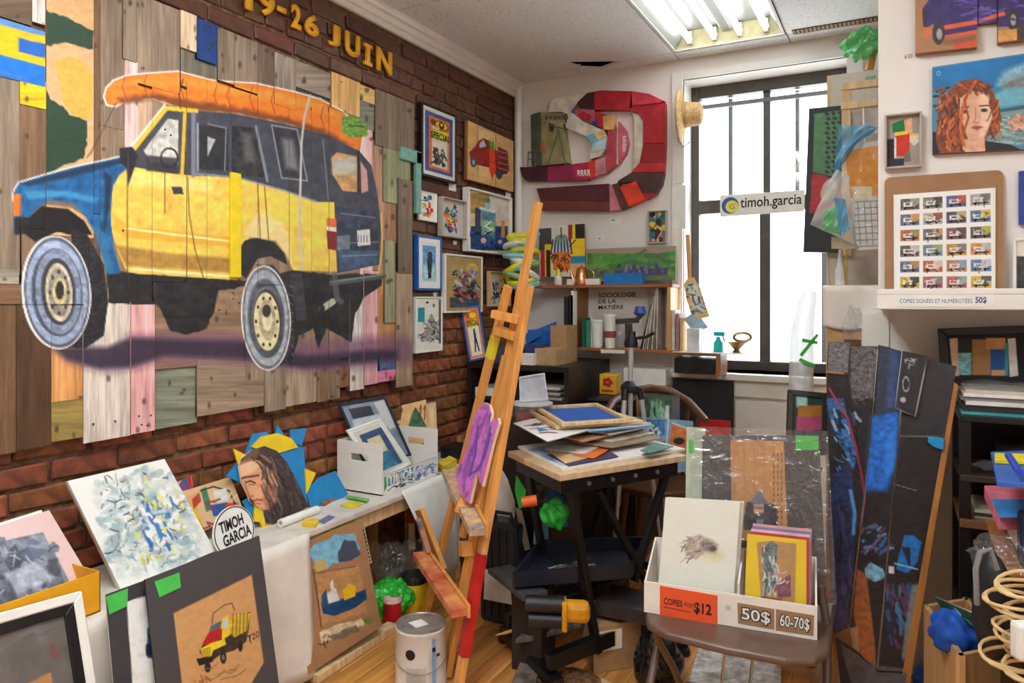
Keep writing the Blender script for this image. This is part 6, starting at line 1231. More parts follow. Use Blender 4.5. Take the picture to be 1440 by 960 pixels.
# piled sheets on the table
def tsheet(nm, lab, cat, pts, z, h, m_): return zbox(nm, lab, cat, pts, z, h, m_)
z = TZ + .0005
SH = [('drawing_board', 'large white drawing board at the bottom of the table pile', ((728, 630), (880, 612), (964, 634), (790, 662)), .010, WHITE), ('blue_print', 'print with a soft blue field on the table pile front', ((742, 632), (800, 622), (845, 640), (790, 655)), .002, mat('pale_blue_print', (170, 186, 206), .6, .2, 8, c2=(96, 140, 190))), ('purple_card', 'dark purple card lying in the middle of the table pile', ((770, 640), (850, 630), (870, 642), (800, 655)), .002, mat('dark_purple_card', (70, 56, 90), .6)),
      ('tan_card', 'tan card lying over the blue print', ((770, 634), (830, 626), (842, 640), (795, 652)), .002, mat('tan_sheet', (206, 172, 124), .7)), ('orange_card', 'bright orange card in the table pile', ((805, 640), (850, 624), (864, 628), (835, 645)), .002, mat('orange_sheet', (226, 110, 36), .6)), ('grey_card', 'light grey card lying askew on the table pile', ((765, 632), (800, 619), (845, 628), (822, 639)), .003, mat('light_grey_sheet', (196, 192, 188), .6)),
      ('teal_card', 'dull teal card at the right of the table pile', ((900, 634), (922, 623), (948, 628), (914, 638)), .003, mat('teal_sheet', (80, 126, 116), .6))]
for nm_, lab, pts, h, m_ in SH: tsheet(nm_, lab, 'card' if 'card' in nm_ else 'board', pts, z, h, m_); z += h + .0008
for k, (c, pts) in enumerate((((150, 130, 110), ((800, 622), (880, 604), (930, 618), (860, 630))), ((206, 196, 180), ((815, 616), (870, 602), (920, 610), (862, 622))), ((120, 96, 76), ((790, 610), (860, 598), (905, 604), (850, 618))), ((190, 150, 116), ((785, 614), (835, 604), (870, 610), (820, 622))), ((206, 206, 204), ((800, 604), (860, 594), (920, 600), (858, 612))), ((90, 80, 74), ((795, 606), (865, 594), (908, 600), (850, 610))), ((214, 206, 190), ((800, 600), (850, 592), (916, 596), (850, 606))))):
    tsheet('mount_board', ['brown-grey board', 'cream board', 'dark brown board', 'rosy tan board', 'pale grey board', 'charcoal board', 'ivory board'][k] + ' layered in the middle of the table pile', 'board', pts, z, .007, mat('mount_%d' % k, c, .6)); z += .0085
def mag(cv): cv.fill((226, 224, 220), .03); cv.strokes(10, 20, 90, 70, 30, [(120, 60, 90), (60, 130, 180), (40, 40, 50), (200, 200, 200)], 22, 5, 3, 10, .5); cv.poly([(60, 70), (75, 50), (85, 75)], (40, 140, 190)); cv.poly([(15, 60), (25, 40), (40, 62)], (40, 120, 170))
f = Fr(*[onp(x, y, ('z', z)) for x, y in ((722, 596), (770, 585), (832, 605), (770, 622))]); tag(art('magazine', f, mag, None, .004, .004, (100, 100), PRINT), 'open white magazine with blue and plum pictures on the table pile', 'magazine'); z += .006
def stretcher(lab, pts, z_, wd, h): t_ = thing('stretcher_frame', lab, 'frame', onp(*pts[0], ('z', z_)), 'bare stretcher frames on the table'); f_ = Fr(*[onp(x, y, ('z', z_)) for x, y in pts]); rectframe('frame', f_, wd, h, PINE, t_, 0, .002); return f_
f1 = stretcher('lower bare pine stretcher frame lying on the table pile', ((744, 582), (835, 574), (905, 596), (782, 604)), z, .022, .016); z += .0175
f2 = stretcher('upper bare pine stretcher frame with blue showing through', ((752, 576), (840, 571), (888, 594), (790, 600)), z, .02, .016)
tag(panel('blue_canvas', f2.inset(.021), .003, mat('ultramarine_paint', (28, 90, 176), .5, .05), None, 0.0), 'bright blue canvas framed by the upper stretcher frame', 'canvas')
zz = z + .017; o = MB().tube([onp(828, 606, ('z', zz)), onp(915, 598, ('z', zz)), onp(918, 598, ('z', zz))], [.005, .005, .002], 8).build('paintbrush', mat('blue_handle', (120, 170, 214), .4), None, smooth=True); tag(o, 'pale blue paintbrush lying across the table pile', 'brush')
# tubs behind the easel, on the dark cabinet side
tub = V3(*P(748, 590, 3.2)[:2], .80); tag(boxo('tub_stand', DKW, (tub[0] - .16, tub[0] + .14, tub[1] - .10, tub[1] + .22, 0, .7995)), 'dark stand holding the clear tubs behind the easel', 'stand')
t = thing('plastic_tub', 'round clear tub of red paint behind the easel', 'tub', tub); MB().lathe(tub, [(.075, 0), (.085, .085), (.08, .085), (.07, .003)], 28).build('tub', FILM, t, smooth=True); MB().lathe(tub + V3(0, 0, .004), [(.068, 0), (.074, .05)], 24).build('paint', mat('dull_red_paint', (176, 50, 50), .4), t, smooth=True); MB().lathe(tub + V3(0, 0, .0855), [(.092, 0), (.092, .008), (.08, .010)], 28).build('lid', mat('milky_lid', (206, 208, 210), .4), t, smooth=True)
f = frq(lean(tub + V3(0, -.01, .10), 292, 10), (730, 530), (766, 524), (771, 562), (731, 566)); t = thing('container_cover', 'square clear plastic container lid standing on the tub', 'lid', f.pt(.5, 1)); panel('sheet', f, .003, mat('milky_plastic', (190, 198, 210), .3), t); rectframe('rim', f, .008, .012, mat('milky_rim', (214, 218, 224), .3), t)
# --- things under and around the table
tag(MB().prism([onp(x, y, ('z', 0.0)) for x, y in ((835, 948), (902, 936), (880, 905), (815, 915))], (0, 0, .17)).build('carton', CARD, None, bevel=.002), 'brown cardboard carton on the floor under the table', 'carton')
cbp = [onp(835, 948, ('z', 0.0)), onp(902, 936, ('z', 0.0))]; f = Fr(cbp[0] + V3(0, 0, .165), cbp[1] + V3(0, 0, .165), cbp[1], cbp[0]); lab_ = thing('shipping_label', 'white and yellow shipping label stuck on the floor carton', 'label', f.sub(.1, .1, .6, .5, .003).pt(.5, 1)); panel('paper', f.sub(.02, .08, .58, .52), .0006, PAPER, lab_, .003); panel('yellow_patch', f.sub(.22, .1, .46, .44), .0004, mat('yellow_label', (226, 200, 50), .6), lab_, .0038); 
for k in range(6): panel('bar_code', f.sub(.04 + k * .022, .14, .052 + k * .022, .46), .0003, INK, lab_, .0038)
tag(lumpy('black_bag', V3(*onp(925, 925, ('z', .08))[:2], .085), (.17, .2, .19), mat('black_bin_bag', (20, 20, 22), .25, .3), None, 5, .25, 4, 4, .9), 'crumpled black plastic bag on the floor beside the folding chair', 'bag')
# luggage-like case
cpos = P(708, 770, 3.05); t = thing('tool_case', 'dark blue-black ribbed tool case standing behind the easel leg', 'case', V3(cpos[0], cpos[1], 0)); CASE = mat('blue_black_case', (32, 40, 52), .4); boxo('body', CASE, (cpos[0] - .09, cpos[0] + .09, cpos[1] - .05, cpos[1] + .07, .0, .42), t, .02)
for k in range(5): boxo('rib', CASE, (cpos[0] - .075 + k * .035, cpos[0] - .062 + k * .035, cpos[1] - .058, cpos[1] - .049, .03, .40), t, .003)
MB().tube([V3(cpos[0] - .04, cpos[1], .42), V3(cpos[0] - .035, cpos[1], .45), V3(cpos[0] + .035, cpos[1], .45), V3(cpos[0] + .04, cpos[1], .42)], .008, 8).build('handle', CASE, t, smooth=True)
# bright boards behind the table legs
for lab, nm_, q, dd, c in (('white board leaning behind the table beside the easel', 'white_board', ((700, 650), (724, 690), (724, 780), (690, 760)), 3.1, (216, 210, 202)), ('blue and rust painted board behind the table legs', 'painted_board', ((768, 690), (800, 688), (800, 740), (770, 742)), 3.0, (40, 90, 170)), ('pale blue printed panel behind the green bag', 'printed_poster', ((752, 712), (770, 716), (772, 765), (750, 765)), 2.98, (110, 150, 196)), ('grey plank leaning behind the table shelf', 'plank', ((724, 712), (734, 718), (746, 772), (738, 774)), 3.0, (150, 140, 126)), ('white floor paper by the easel foot', 'paper', ((682, 800), (716, 810), (720, 850), (680, 842)), 2.95, (206, 202, 196))):
    pl = lean(P(*q[3], dd), 297, 10); N2 = pl[1]; tag(MB().prism([onp(x, y, pl) for x, y in q], -N2 * .008).build(nm_, mat(nm_ + '_paint', c, .6, .15, 9)), lab, 'board')
GCL = mat('green_wrapped_cloth', (40, 170, 60), .5, .2, 20); tag(lumpy('green_bag', P(780, 722, 2.72), (.10, .08, .10), GCL, None, 11, .35, 4, 4), 'crumpled bright green bag hung on the table frame', 'bag'); o = MB().prism([P(726, 668, 2.8), P(740, 690, 2.8), P(736, 712, 2.8), P(730, 716, 2.8), P(724, 690, 2.8)], FW * .006).build('green_strip', GCL); tag(o, 'bright green strip hanging at the left end of the table', 'strip')
t = thing('bar_clamp', 'black bar clamp with an orange handle on the table edge', 'clamp', P(744, 705, 2.72)); MB().tube([P(734, 706, 2.7), P(755, 703, 2.7)], .020, 14).build('handle', mat('orange_rubber', (226, 100, 30), .5), t, smooth=True); stick('bar', '', '', P(755, 703, 2.71), P(766, 690, 2.73), .018, .03, BLACKM, par=t); stick('jaw', '', '', P(758, 680, 2.73), P(768, 705, 2.73), .02, .025, BLACKM, par=t)
# flat grey lid, magazines, yellow tool on the lower shelf
zt = .345
def slab(nm, lab, cat, pts, z_, h, m_): return tag(MB().prism([onp(x, y, ('z', z_)) for x, y in pts], (0, 0, h)).build(nm, m_, None, bevel=.002), lab, cat)
slab('grey_plastic_board', 'flat grey plastic lid lying on the floor clutter left of the table', 'lid', ((686, 806), (718, 800), (770, 838), (735, 846)), .30, .02, mat('dark_grey_sheet', (74, 74, 76), .35)); tag(boxo('clutter_crate', mat('crate_brown', (44, 34, 28), .7), (.96, 1.08, 2.34, 2.46, 0, .2995)), 'low brown crate under the flat grey lid', 'crate')
def magz(cv): cv.fill((60, 50, 60), .3, 8); cv.strokes(0, 0, 100, 60, 60, [(120, 60, 90), (40, 60, 90), (160, 150, 150), (30, 28, 32), (90, 120, 70)], 20, 6, 6)
f = Fr(*[onp(x, y, ('z', .348)) for x, y in ((770, 800), (830, 785), (842, 802), (780, 815))]); tag(art('magazine', f, magz, None, .006, .004, (100, 60), PRINT), 'dark glossy magazine lying on the table shelf tray', 'magazine')
f = Fr(*[onp(x, y, ('z', .240)) for x, y in ((765, 830), (860, 806), (878, 815), (790, 842))]); tag(art('magazine', f, magz, None, .006, .004, (100, 60), PRINT), 'magazine with a bright yellow spine under the table shelf', 'magazine')
tag(boxo('book_stack', mat('dark_books', (52, 44, 44), .6), (1.22, 1.42, 2.50, 2.68, .19, .2385)), 'dark flat box under the glossy magazines', 'box')
tp = P(768, 862, 2.42); t = thing('power_tool', 'black and yellow power tool lying on the lower rail of the table', 'tool', tp); YT = mat('yellow_tool_plastic', (206, 144, 24), .4); ax_ = unit(RT * 1 + UP * -.05); MB().tube([tp - ax_ * .07 + UP * .03, tp + ax_ * .06 + UP * .03], .028, 14).build('barrel', BLACKP, t, smooth=True); MB().tube([tp - ax_ * .06 - UP * .022, tp + ax_ * .06 - UP * .022], .026, 14).build('motor_housing', BLACKP, t, smooth=True); MB().obox(tp + ax_ * .10 + FW * .03, ax_, FW, UP, .10, .06, .07).build('gear_case', YT, t, bevel=.02); MB().obox(tp + ax_ * .06, ax_, FW, UP, .018, .062, .10).build('collar', YT, t, bevel=.006)
slab('worn_plank', 'paint-worn grey plank lying across the table foot', 'plank', ((725, 905), (742, 890), (830, 868), (838, 876), (758, 900)), .12, .018, mat('worn_grey_paint', (104, 96, 90), .5, .4, 26, c2=(40, 36, 34)))
slab('worn_plank', 'short paint-scraped grey board on the floor before the table', 'plank', ((716, 975), (745, 905), (768, 905), (752, 975)), .012, .02, mat('scraped_grey_paint', (110, 100, 92), .45, .4, 22, c2=(44, 40, 38))); o = MB().tube([onp(697, 893, ('z', .10)), onp(712, 889, ('z', .11)), onp(752, 878, ('z', .14))], [.002, .007, .007], 8).build('paintbrush', PINEY, None, smooth=True); tag(o, 'wooden paintbrush with a plum tip sticking out by the table foot', 'brush')
b = MB(); tag(lumpy('dust_heap', V3(*onp(800, 965, ('z', 0))[:2], .012), (.26, .18, .05), mat('wood_shavings', (120, 84, 52), .8, .4, 60), None, 21, .2, 3, 3, .5), 'heap of sawdust and scraps on the floor before the carton', 'scraps')
slab('pine_strip', 'thin curved pine strip lying on the floor before the carton', 'batten', ((757, 948), (800, 944), (850, 956), (880, 975), (870, 980), (838, 962), (800, 950)), .003, .006, PINE)
# ================================================================ window surroundings
SY = WY - .05
f = frq(('y', SY), (1013, 275), (1132, 267), (1131, 297), (1013, 305)); t = thing('name_sign', 'white board sign reading timoh.garcia fixed across the window', 'sign', f.pt(.5, 1)); sb_ = panel('board', f, .008, WHITE, t, 0, .001)
text('lettering', 'timoh.garcia', f.sub(.25, .16, .97, .80), INK, sb_, .0005, .0083, bold=.012)
cc_ = f.pt(.125, .5, .008); rr = f.h * .40
MB().lathe(cc_, [(rr, 0), (rr, .0006)], 28, axis=f.N).build('emblem_ring', mat('emblem_blue', (40, 90, 150), .5), t); MB().lathe(cc_ + f.U * rr * .22 + f.N * .0006 + UP * rr * -.15, [(rr * .74, 0), (rr * .74, .0005)], 28, axis=f.N).build('emblem_disc', mat('emblem_yellow', (226, 206, 60), .5), t)
text('emblem_letter', 'G', Fr(*[cc_ + f.N * .0014 + f.U * rr * (.22 + a) + UP * rr * (b_ - .15) for a, b_ in ((-.3, .3), (.3, .3), (.3, -.3), (-.3, -.3))]), mat('emblem_blue', (40, 90, 150), .5), t, .0003, .0)
# straw hat on the window casing
STR = mat('woven_straw', (206, 172, 120), .8, .14, 60, .6, 160); hc = onp(962, 165, ('y', 4.16)); ax_ = unit(RT * .92 - FW * .38); t = thing('straw_hat', 'straw hat hanging on the left window casing', 'hat', hc)
prof = [(.140, -.016), (.146, -.008), (.140, -.002), (.10, .008), (.072, .014), (.068, .04), (.064, .09), (.056, .108), (.036, .116), (.004, .114)]; c_h = onp(959, 162, ('y', 4.10))
MB().lathe(c_h, prof[:5] + [(.070, .013), (.060, .013)], 30, axis=ax_).build('brim', STR, t, smooth=True); MB().lathe(c_h, prof[4:], 30, axis=ax_).build('crown', STR, t, smooth=True); MB().lathe(c_h, [(.0725, .015), (.0705, .032)], 30, axis=ax_).build('hat_band', mat('darker_straw', (176, 140, 92), .8), t, smooth=True)
MB().tube([c_h + V3(-.02, -.02, -.10), c_h + V3(-.015, -.03, -.15), c_h + V3(.02, -.03, -.19), c_h + V3(.05, -.02, -.16)], .0018, 6).build('chin_cord', BLACKP, t, smooth=True)
for k, (l, r_, a, b_, lab) in enumerate(((946, 962, 206, 258, 'upper white paper strip taped to the window casing'), (945, 964, 262, 322, 'lower white paper strip taped to the window casing'))): tag(panel('paper_strip', frwall(('y', YB - .019), l, r_, a, b_), .002, PAPER), lab, 'paper', 'papers on the casing')
# hanging wooden paddle with patterned face
pl = (onp(978, 440, ('y', 4.10)), unit(V3(.2, -.95, .1))); t = thing('wooden_paddle', 'long-necked wooden paddle painted with figures leaning by the window', 'paddle', onp(985, 447, pl))
def pad_(cv): cv.fill((206, 176, 110), .06); cv.poly([(966, 400), (978, 396), (992, 436), (978, 444)], (190, 196, 190), var=.15); cv.strokes(966, 398, 990, 440, 30, [(60, 60, 56), (110, 110, 100), (210, 206, 190)], 9, 2.2, 4)
cutart('body', pl, [(962, 400), (966, 393), (976, 390), (984, 404), (998, 445), (982, 449), (972, 440), (965, 420)], pad_, t, .012, .003); stick('neck', '', '', onp(970, 392, pl), onp(967, 330, pl), .02, .012, PINEY, par=t)
# side shelf below with black box
t = thing('ledge_shelf', 'small wooden shelf beside the window ledge over a black box', 'shelf', (1.2, 4.1, .96)); boxo('board', wood('honey_shelf', (190, 128, 66), .1, .4, 'x'), (1.092, 1.36, 4.00, 4.20, 1.035, 1.052), t, .002); boxo('end_board', OAK, (1.335, 1.36, 4.0, 4.18, .932, 1.035), t)
tag(boxo('black_box', BLACKP, (1.10, 1.325, 4.02, 4.18, .935, 1.02), None, .003), 'black box under the small ledge shelf', 'box'); 
tag(boxo('white_ledge_sheet', PAPER, (1.10, 1.5, 3.98, 4.2, 1.0525, 1.056)), 'white board lying on the small ledge shelf', 'board'); 
zs = 1.0565
for l, r_, tp, y0, y1, c, lab, cat in ((966, 983, 462, 4.02, 4.12, (206, 206, 206), 'white carton on the ledge shelf beside the spray bottle', 'carton'), (950, 955, 441, 4.03, 4.17, (150, 120, 130), 'mauve folder standing on the ledge shelf', 'folder'), (956, 959, 447, 4.03, 4.17, (206, 160, 90), 'orange-edged folder standing on the ledge shelf', 'folder'), (944, 949, 436, 4.05, 4.17, (206, 206, 196), 'ivory papers standing against the shelf end', 'papers')): shelfbox('box' if cat == 'carton' else cat, lab, cat, l, r_, tp, y0, y1, zs, mat('ledge_%d' % l, c, .6))
tag(MB().prism([P(962, 448, 4.1), P(980, 438, 4.1), P(996, 460, 4.1), P(978, 470, 4.1)], FW * .01).build('blue_grey_card', mat('blue_grey_card', (150, 176, 196), .6)), 'pale blue card propped above the white carton', 'card')
t = thing('spray_bottle', 'teal spray bottle standing by the window', 'bottle', V3(*onp(1010, 480, ('y', 4.08))[:2], zs)); c = V3(*onp(1010, 480, ('y', 4.08))[:2], zs); TEAL = mat('teal_plastic', (20, 170, 170), .4)
MB().lathe(c, [(.026, 0), (.028, .006), (.026, .05), (.012, .07), (.012, .085)], 16).build('body', TEAL, t, smooth=True); MB().obox(c + V3(.005, 0, .10), (1, 0, 0), (0, 1, 0), (0, 0, 1), .06, .022, .025).build('spray_head', TEAL, t, bevel=.006); stick('trigger', '', '', c + V3(.025, 0, .09), c + V3(.035, 0, .055), .012, .008, TEAL, par=t)
BRASS = mat('aged_brass', (150, 120, 76), .3, .2, 20, metal=.9); c = V3(*onp(1036, 478, ('y', 4.08))[:2], zs); t = thing('brass_bowl', 'tarnished brass bowl with a raised ring by the spray bottle', 'bowl', c); MB().lathe(c, [(.02, 0), (.024, .006), (.014, .015), (.045, .05), (.06, .06), (.055, .06), (.03, .04)], 24).build('bowl', BRASS, t, smooth=True); MB().tube([c + V3(.03, 0, .085) + .045 * V3(math.cos(a), .3 * math.sin(a), .5 * math.sin(a)) for a in np.linspace(0, 6.283, 20)[:-1]], .008, 8, closed=True).build('ring', BRASS, t, smooth=True)
# ================================================================ objects right of the window
pl = (P(1160, 355, 3.36), unit(V3(-.12, -1, .05)))
def gpanel(cv):
    cv.fill((30, 30, 34), .1); cv.poly([(1145, 160), (1182, 155), (1182, 250), (1143, 242)], (78, 130, 86), var=.12); cv.poly([(1142, 244), (1160, 246), (1182, 262), (1182, 290), (1138, 305)], (170, 34, 40), var=.2); cv.ell(1166, 268, 11, 18, (196, 186, 170), rot=20); cv.rect(1138, 300, 1190, 360, (26, 26, 28))
    for i in range(13):
        for j in range(3): cv.ell(1163 + j * 9 + (i % 2) * 2, 160 + i * 6.8 - j * .6, 3.2, 2.3, (34, 40, 40), rot=20)
f = frq(pl, (1139, 154), (1184, 150), (1197, 356), (1131, 355)); t = thing('green_panel_painting', 'tall black-edged panel with a dotted green field and red corner beside the window', 'painting', f.pt(.5, 1)); art('painted_face', f, gpanel, t, .02, .003, None, PAINT, edge=(30, 30, 32))
def ladder(lab, l, r_, bars, x0, x1, y):
    t_ = thing('wood_stretcher', lab, 'frame', onp(l, 180, ('y', y)))
    for a, b_ in bars: f_ = frwall(('y', y), l, r_, a, b_); panel('cross_bar', f_, .025, PINE, t_, 0, .002)
    for x in (x0, x1): f_ = frwall(('y', y + .001), x, x + 13, bars[0][0] + 3, 360); panel('side_bar', f_, .02, PINE, t_, -.001, .002)
ladder('bare wooden stretcher standing behind the plastic bags', 1183, 1262, ((119, 129), (146, 156)), 1184, 1248, 3.45)
f = frwall(('y', 3.46), 1197, 1250, 158, 190); tag(panel('blank_canvas', f, .01, mat('raw_canvas', (206, 200, 196), .7), None, -.012), 'pale blank canvas inside the wooden stretcher', 'canvas')
lf = thing('leaning_support', 'tall white board standing behind the green panel and the stretcher', 'board', (2.02, 3.75, 0)); boxo('board', mat('off_white_board', (206, 198, 186), .6, .03), (1.93, 2.6, 3.68, 3.71, 0, 2.39), lf); boxo('edge_strip', PINE, (1.915, 1.93, 3.68, 3.71, 0, 2.39), lf)
# plastic-wrapped orange artwork
pl = (P(1200, 350, 2.95), unit(V3(-.1, -1, .02)))
def ora(cv): cv.fill((206, 202, 196), .06, 6); cv.poly([(1188, 212), (1240, 204), (1240, 275), (1194, 278)], (244, 146, 44), var=.1); cv.poly([(1196, 262), (1226, 262), (1226, 278), (1200, 280)], (222, 206, 170)); [cv.line([(1202, 284 + k * 9), (1240, 282 + k * 9)], 1, (90, 86, 84)) for k in range(8)]; [cv.line([(1206 + k * 9, 284), (1210 + k * 9, 344)], 1, (100, 96, 92)) for k in range(5)]
f = frq(pl, (1187, 206), (1250, 196), (1250, 350), (1206, 352)); t = thing('wrapped_artwork', 'orange and white artwork wrapped in clear plastic hanging right of the window', 'artwork', f.pt(.5, 1)); art('artwork', f, ora, t, .01, .003, None, PRINT)
def bagsheet(nm, q, n, off, m_, par, seed):
    f_ = frq(pl, *q); r_ = random.Random(seed); ph = [r_.uniform(0, 6) for _ in range(4)]
    return sheet(nm, lambda u, v: f_.pt(u, v, off + n * (math.sin(u * 9 + ph[0] + v * 4) + math.sin(v * 11 + ph[1]) + .6 * math.sin((u + v) * 17 + ph[2]))), m_, par, 22, 26)
MB().tube([onp(1216, 200, pl), onp(1214, 152, ('y', 3.425))], .003, 6).build('hanging_cord', PAPER, t); bagsheet('wrapping', ((1180, 192), (1252, 186), (1252, 362), (1198, 360)), .006, .03, filmmat('thin_wrapping_film', (.99, .99, .99), .06, .08, .8, .02), t, 2)
BLF = filmmat('blue_plastic_film', (.45, .75, .95), .10, .15, .9, .5, (.10, .50, .88)); t2 = thing('blue_plastic_bag', 'blue plastic bag rumpled along the edge of the wrapped artwork', 'bag', onp(1190, 300, pl)); bagsheet('bag_film', ((1184, 180), (1240, 182), (1200, 208), (1174, 262)), .010, .05, BLF, t2, 4); 
GRFm = filmmat('green_white_film', (.6, .92, .65), .10, .15, .9, .45, (.15, .75, .25)); MILK = filmmat('milky_white_film', (.98, .98, .98), .08, .15, .9, .45, (.9, .9, .9)); t3 = thing('green_white_bag', 'white and green plastic bag hanging below the green panel', 'bag', onp(1170, 330, pl)); bagsheet('bag_film', ((1178, 240), (1198, 250), (1204, 345), (1144, 318)), .008, .06, MILK, t3, 6); bagsheet('green_patch', ((1166, 300), (1184, 290), (1186, 332), (1160, 325)), .004, .075, GRFm, t3, 8); bagsheet('blue_patch', ((1178, 282), (1194, 284), (1200, 325), (1186, 335)), .005, .085, BLF, t3, 9)
tag(panel('card_sheet', frq(pl, (1170, 333), (1200, 336), (1210, 350), (1170, 350)), .003, mat('old_card', (170, 156, 130), .7), None, .01), 'tan card edge below the hanging bags', 'card')
for k, (x, lab, c, rr) in enumerate(((1182, 'white squeeze bottle standing behind the covered box', (214, 210, 204), .02), (1190, 'yellow stick beside the white squeeze bottle', (222, 180, 60), .006))):
    a = P(x, 400, 3.1); tag(MB().lathe(a, [(rr, -.02), (rr, .06), (rr * .5, .10), (rr * .4, .15)], 12).build('squeeze_bottle' if k == 0 else 'wood_stick', mat('stick_%d' % k, c, .5), None, smooth=True), lab, 'bottle' if k == 0 else 'stick')
# covered box stack under the bags
cb0 = P(1143, 460, 2.9); t = thing('covered_box', 'carton draped with a white plastic cloth right of the window', 'box', P(1190, 600, 2.9)); bx0, bx1, by0, by1 = 1.955, 2.30, 2.72 + .40, 3.42
zt_ = P(1190, 402, 3.0)[2]; WPL = mat('thin_white_plastic', (220, 212, 202), .4, .04, 8)
boxo('carton', mat('pale_tan_carton', (196, 150, 106), .7), (bx0, bx1, by0, by1, .0, zt_ - .005), t); q0 = onp(1140, 404, ('y', by0))
sheet('cover', lambda u, v: V3(bx0 - .012 + u * (bx1 - bx0 + .02), by0 - .006 - .01 * abs(math.sin(u * 9)) * (v > .3), zt_ - max(0, (v - .25) / .75) * (.16 + .015 * math.sin(u * 6))) + V3(0, max(0, (.25 - v) / .25) * (by1 - by0), 0), WPL, t, 30, 20, .002)
tag(boxo('brown_board', mat('dark_brown_board', (110, 70, 40), .6), (2.03, 2.085, 2.95, 2.97, .6, 1.20)), 'narrow dark brown board standing before the covered box', 'board')
t = thing('bubble_wrap_roll', 'tall clear bubble wrap roll bound with green tape by the window', 'roll', P(1135, 600, 3.0)); MB().tube([P(1138, 410, 3.02), P(1128, 470, 3.0), P(1126, 560, 3.0), P(1126, 875, 3.0)], [.03, .045, .05, .05], 16).build('wrap', filmmat('bubble_wrap', (.95, .96, .96), .12, .25, .9, .6, (.82, .84, .84)), t, smooth=True)
for a, b_ in (((1126, 500), (1150, 470)), ((1128, 478), (1150, 482)), ((1124, 505), (1146, 515))): stick('green_tape', '', '', P(*a, 2.945), P(*b_, 2.945), .014, .002, GREENT, FW, par=t)
pl = lean(P(1135, 600, 2.62), 285, 10); f = frq(pl, (1107, 548), (1162, 553), (1162, 640), (1104, 640)); picture('framed_collage', 'dark wooden frame with green, ochre and pink blocks behind the black mat sleeve', 'picture', f, .02, .03, mat('dark_bronze_frame', (46, 40, 32), .4), lambda cv: (cv.fill((44, 56, 54), .1), cv.rect(1120, 556, 1135, 572, (150, 190, 180)), cv.rect(1122, 570, 1158, 586, (160, 104, 40)), cv.rect(1120, 586, 1158, 605, (170, 70, 110))), step=.004)
# tangled plastic and hook plate beside the bulkhead
t = thing('wall_plate', 'pale wall plate with a tangle of clear plastic at the alcove corner', 'plate', P(1225, 490, 2.5)); panel('plate', frwall(('y', 2.919), 1214, 1250, 440, 486), .012, TRIMW, t); lumpy('plastic_tangle', P(1200, 462, 2.75), (.07, .05, .16), FILM, t, 31, .35, 4, 4)
tag(lumpy('green_film_bag', P(1212, 62, 3.317), (.17, .12, .14), GRFm, None, 33, .3, 4, 4), 'green-tinted plastic bag stuffed under the ceiling beside the bulkhead', 'bag'); stick('wood_piece', 'short wooden piece standing on the white board under the ceiling', 'offcut', P(1222, 99, 3.317), P(1228, 70, 3.317), .03, .03, PINEY)
f = frwall(('y', 3.46), 1217, 1232, 108, 116); tag(panel('round_badge', f, .003, mat('pale_green_badge', (140, 180, 150), .5)), 'small pale green badge above the wooden stretcher', 'badge')

# ================================================================ pictures on the bulkhead
BF = ('y', BY - .001)
def vantruck(cv):
    cv.fill((164, 116, 74), .06, 12); p = cv.poly; p([(1297, 12), (1306, 0), (1330, -12), (1460, -30), (1460, 36), (1402, 38), (1373, 42), (1330, 54), (1322, 40), (1312, 34), (1302, 40)], (52, 40, 100), var=.2); p([(1326, 36), (1373, 28), (1412, 16), (1414, 21), (1373, 34), (1328, 42)], (220, 90, 50)); p([(1326, 50), (1373, 42), (1373, 47), (1326, 54)], (214, 84, 50)); p([(1298, 38), (1310, 38), (1312, 50), (1300, 52)], (200, 110, 60)); p([(1297, 14), (1304, 14), (1304, 38), (1298, 38)], (40, 34, 60)); cv.ell(1320, 47, 9, 16, (46, 44, 50)); cv.ell(1321, 48, 4, 8, (150, 148, 146)); cv.ell(1425, 28, 9, 15, (46, 44, 50)); cv.ell(1425, 28, 4, 8, (150, 148, 146)); p([(1340, 58), (1373, 53), (1373, 70), (1341, 72)], (206, 80, 40)); p([(1325, 56), (1373, 48), (1373, 56), (1328, 64)], (110, 80, 56), soft=5, a=.7); p([(1401, 44), (1430, 40), (1430, 62), (1401, 64)], (206, 150, 80), var=.15); p([(1430, 36), (1460, 30), (1460, 60), (1430, 62)], (70, 60, 50), var=.3)
    cv.strokes(1320, -10, 1440, 30, 40, [(90, 70, 160), (50, 36, 100), (110, 90, 180)], 24, 3, 3, -8, .3, .6)
t = thing('truck_painting', 'stepped wood panel painting of a purple van with orange stripes on the bulkhead', 'painting', onp(1340, 76, BF))
for q in (((1287, -40), (1373, -52), (1373, 70), (1287, 79)), ((1374, -52), (1401, -55), (1401, 34), (1374, 37)), ((1402, -55), (1470, -64), (1470, 56), (1402, 64))): art('panel', frq(BF, *q), vantruck, t, .03 if q[0][0] != 1374 else .02, .0022, edge=(150, 100, 60))
text('lettering', '630', frwall(('y', BY - .0005), 1272, 1283, 77, 83), INK, tag(panel('pencil_label', frwall(('y', BY), 1271, 1284, 75, 85), .0005, PLASTER), 'pencilled number 630 on the bulkhead under the van painting', 'label'), .0002, .0002)
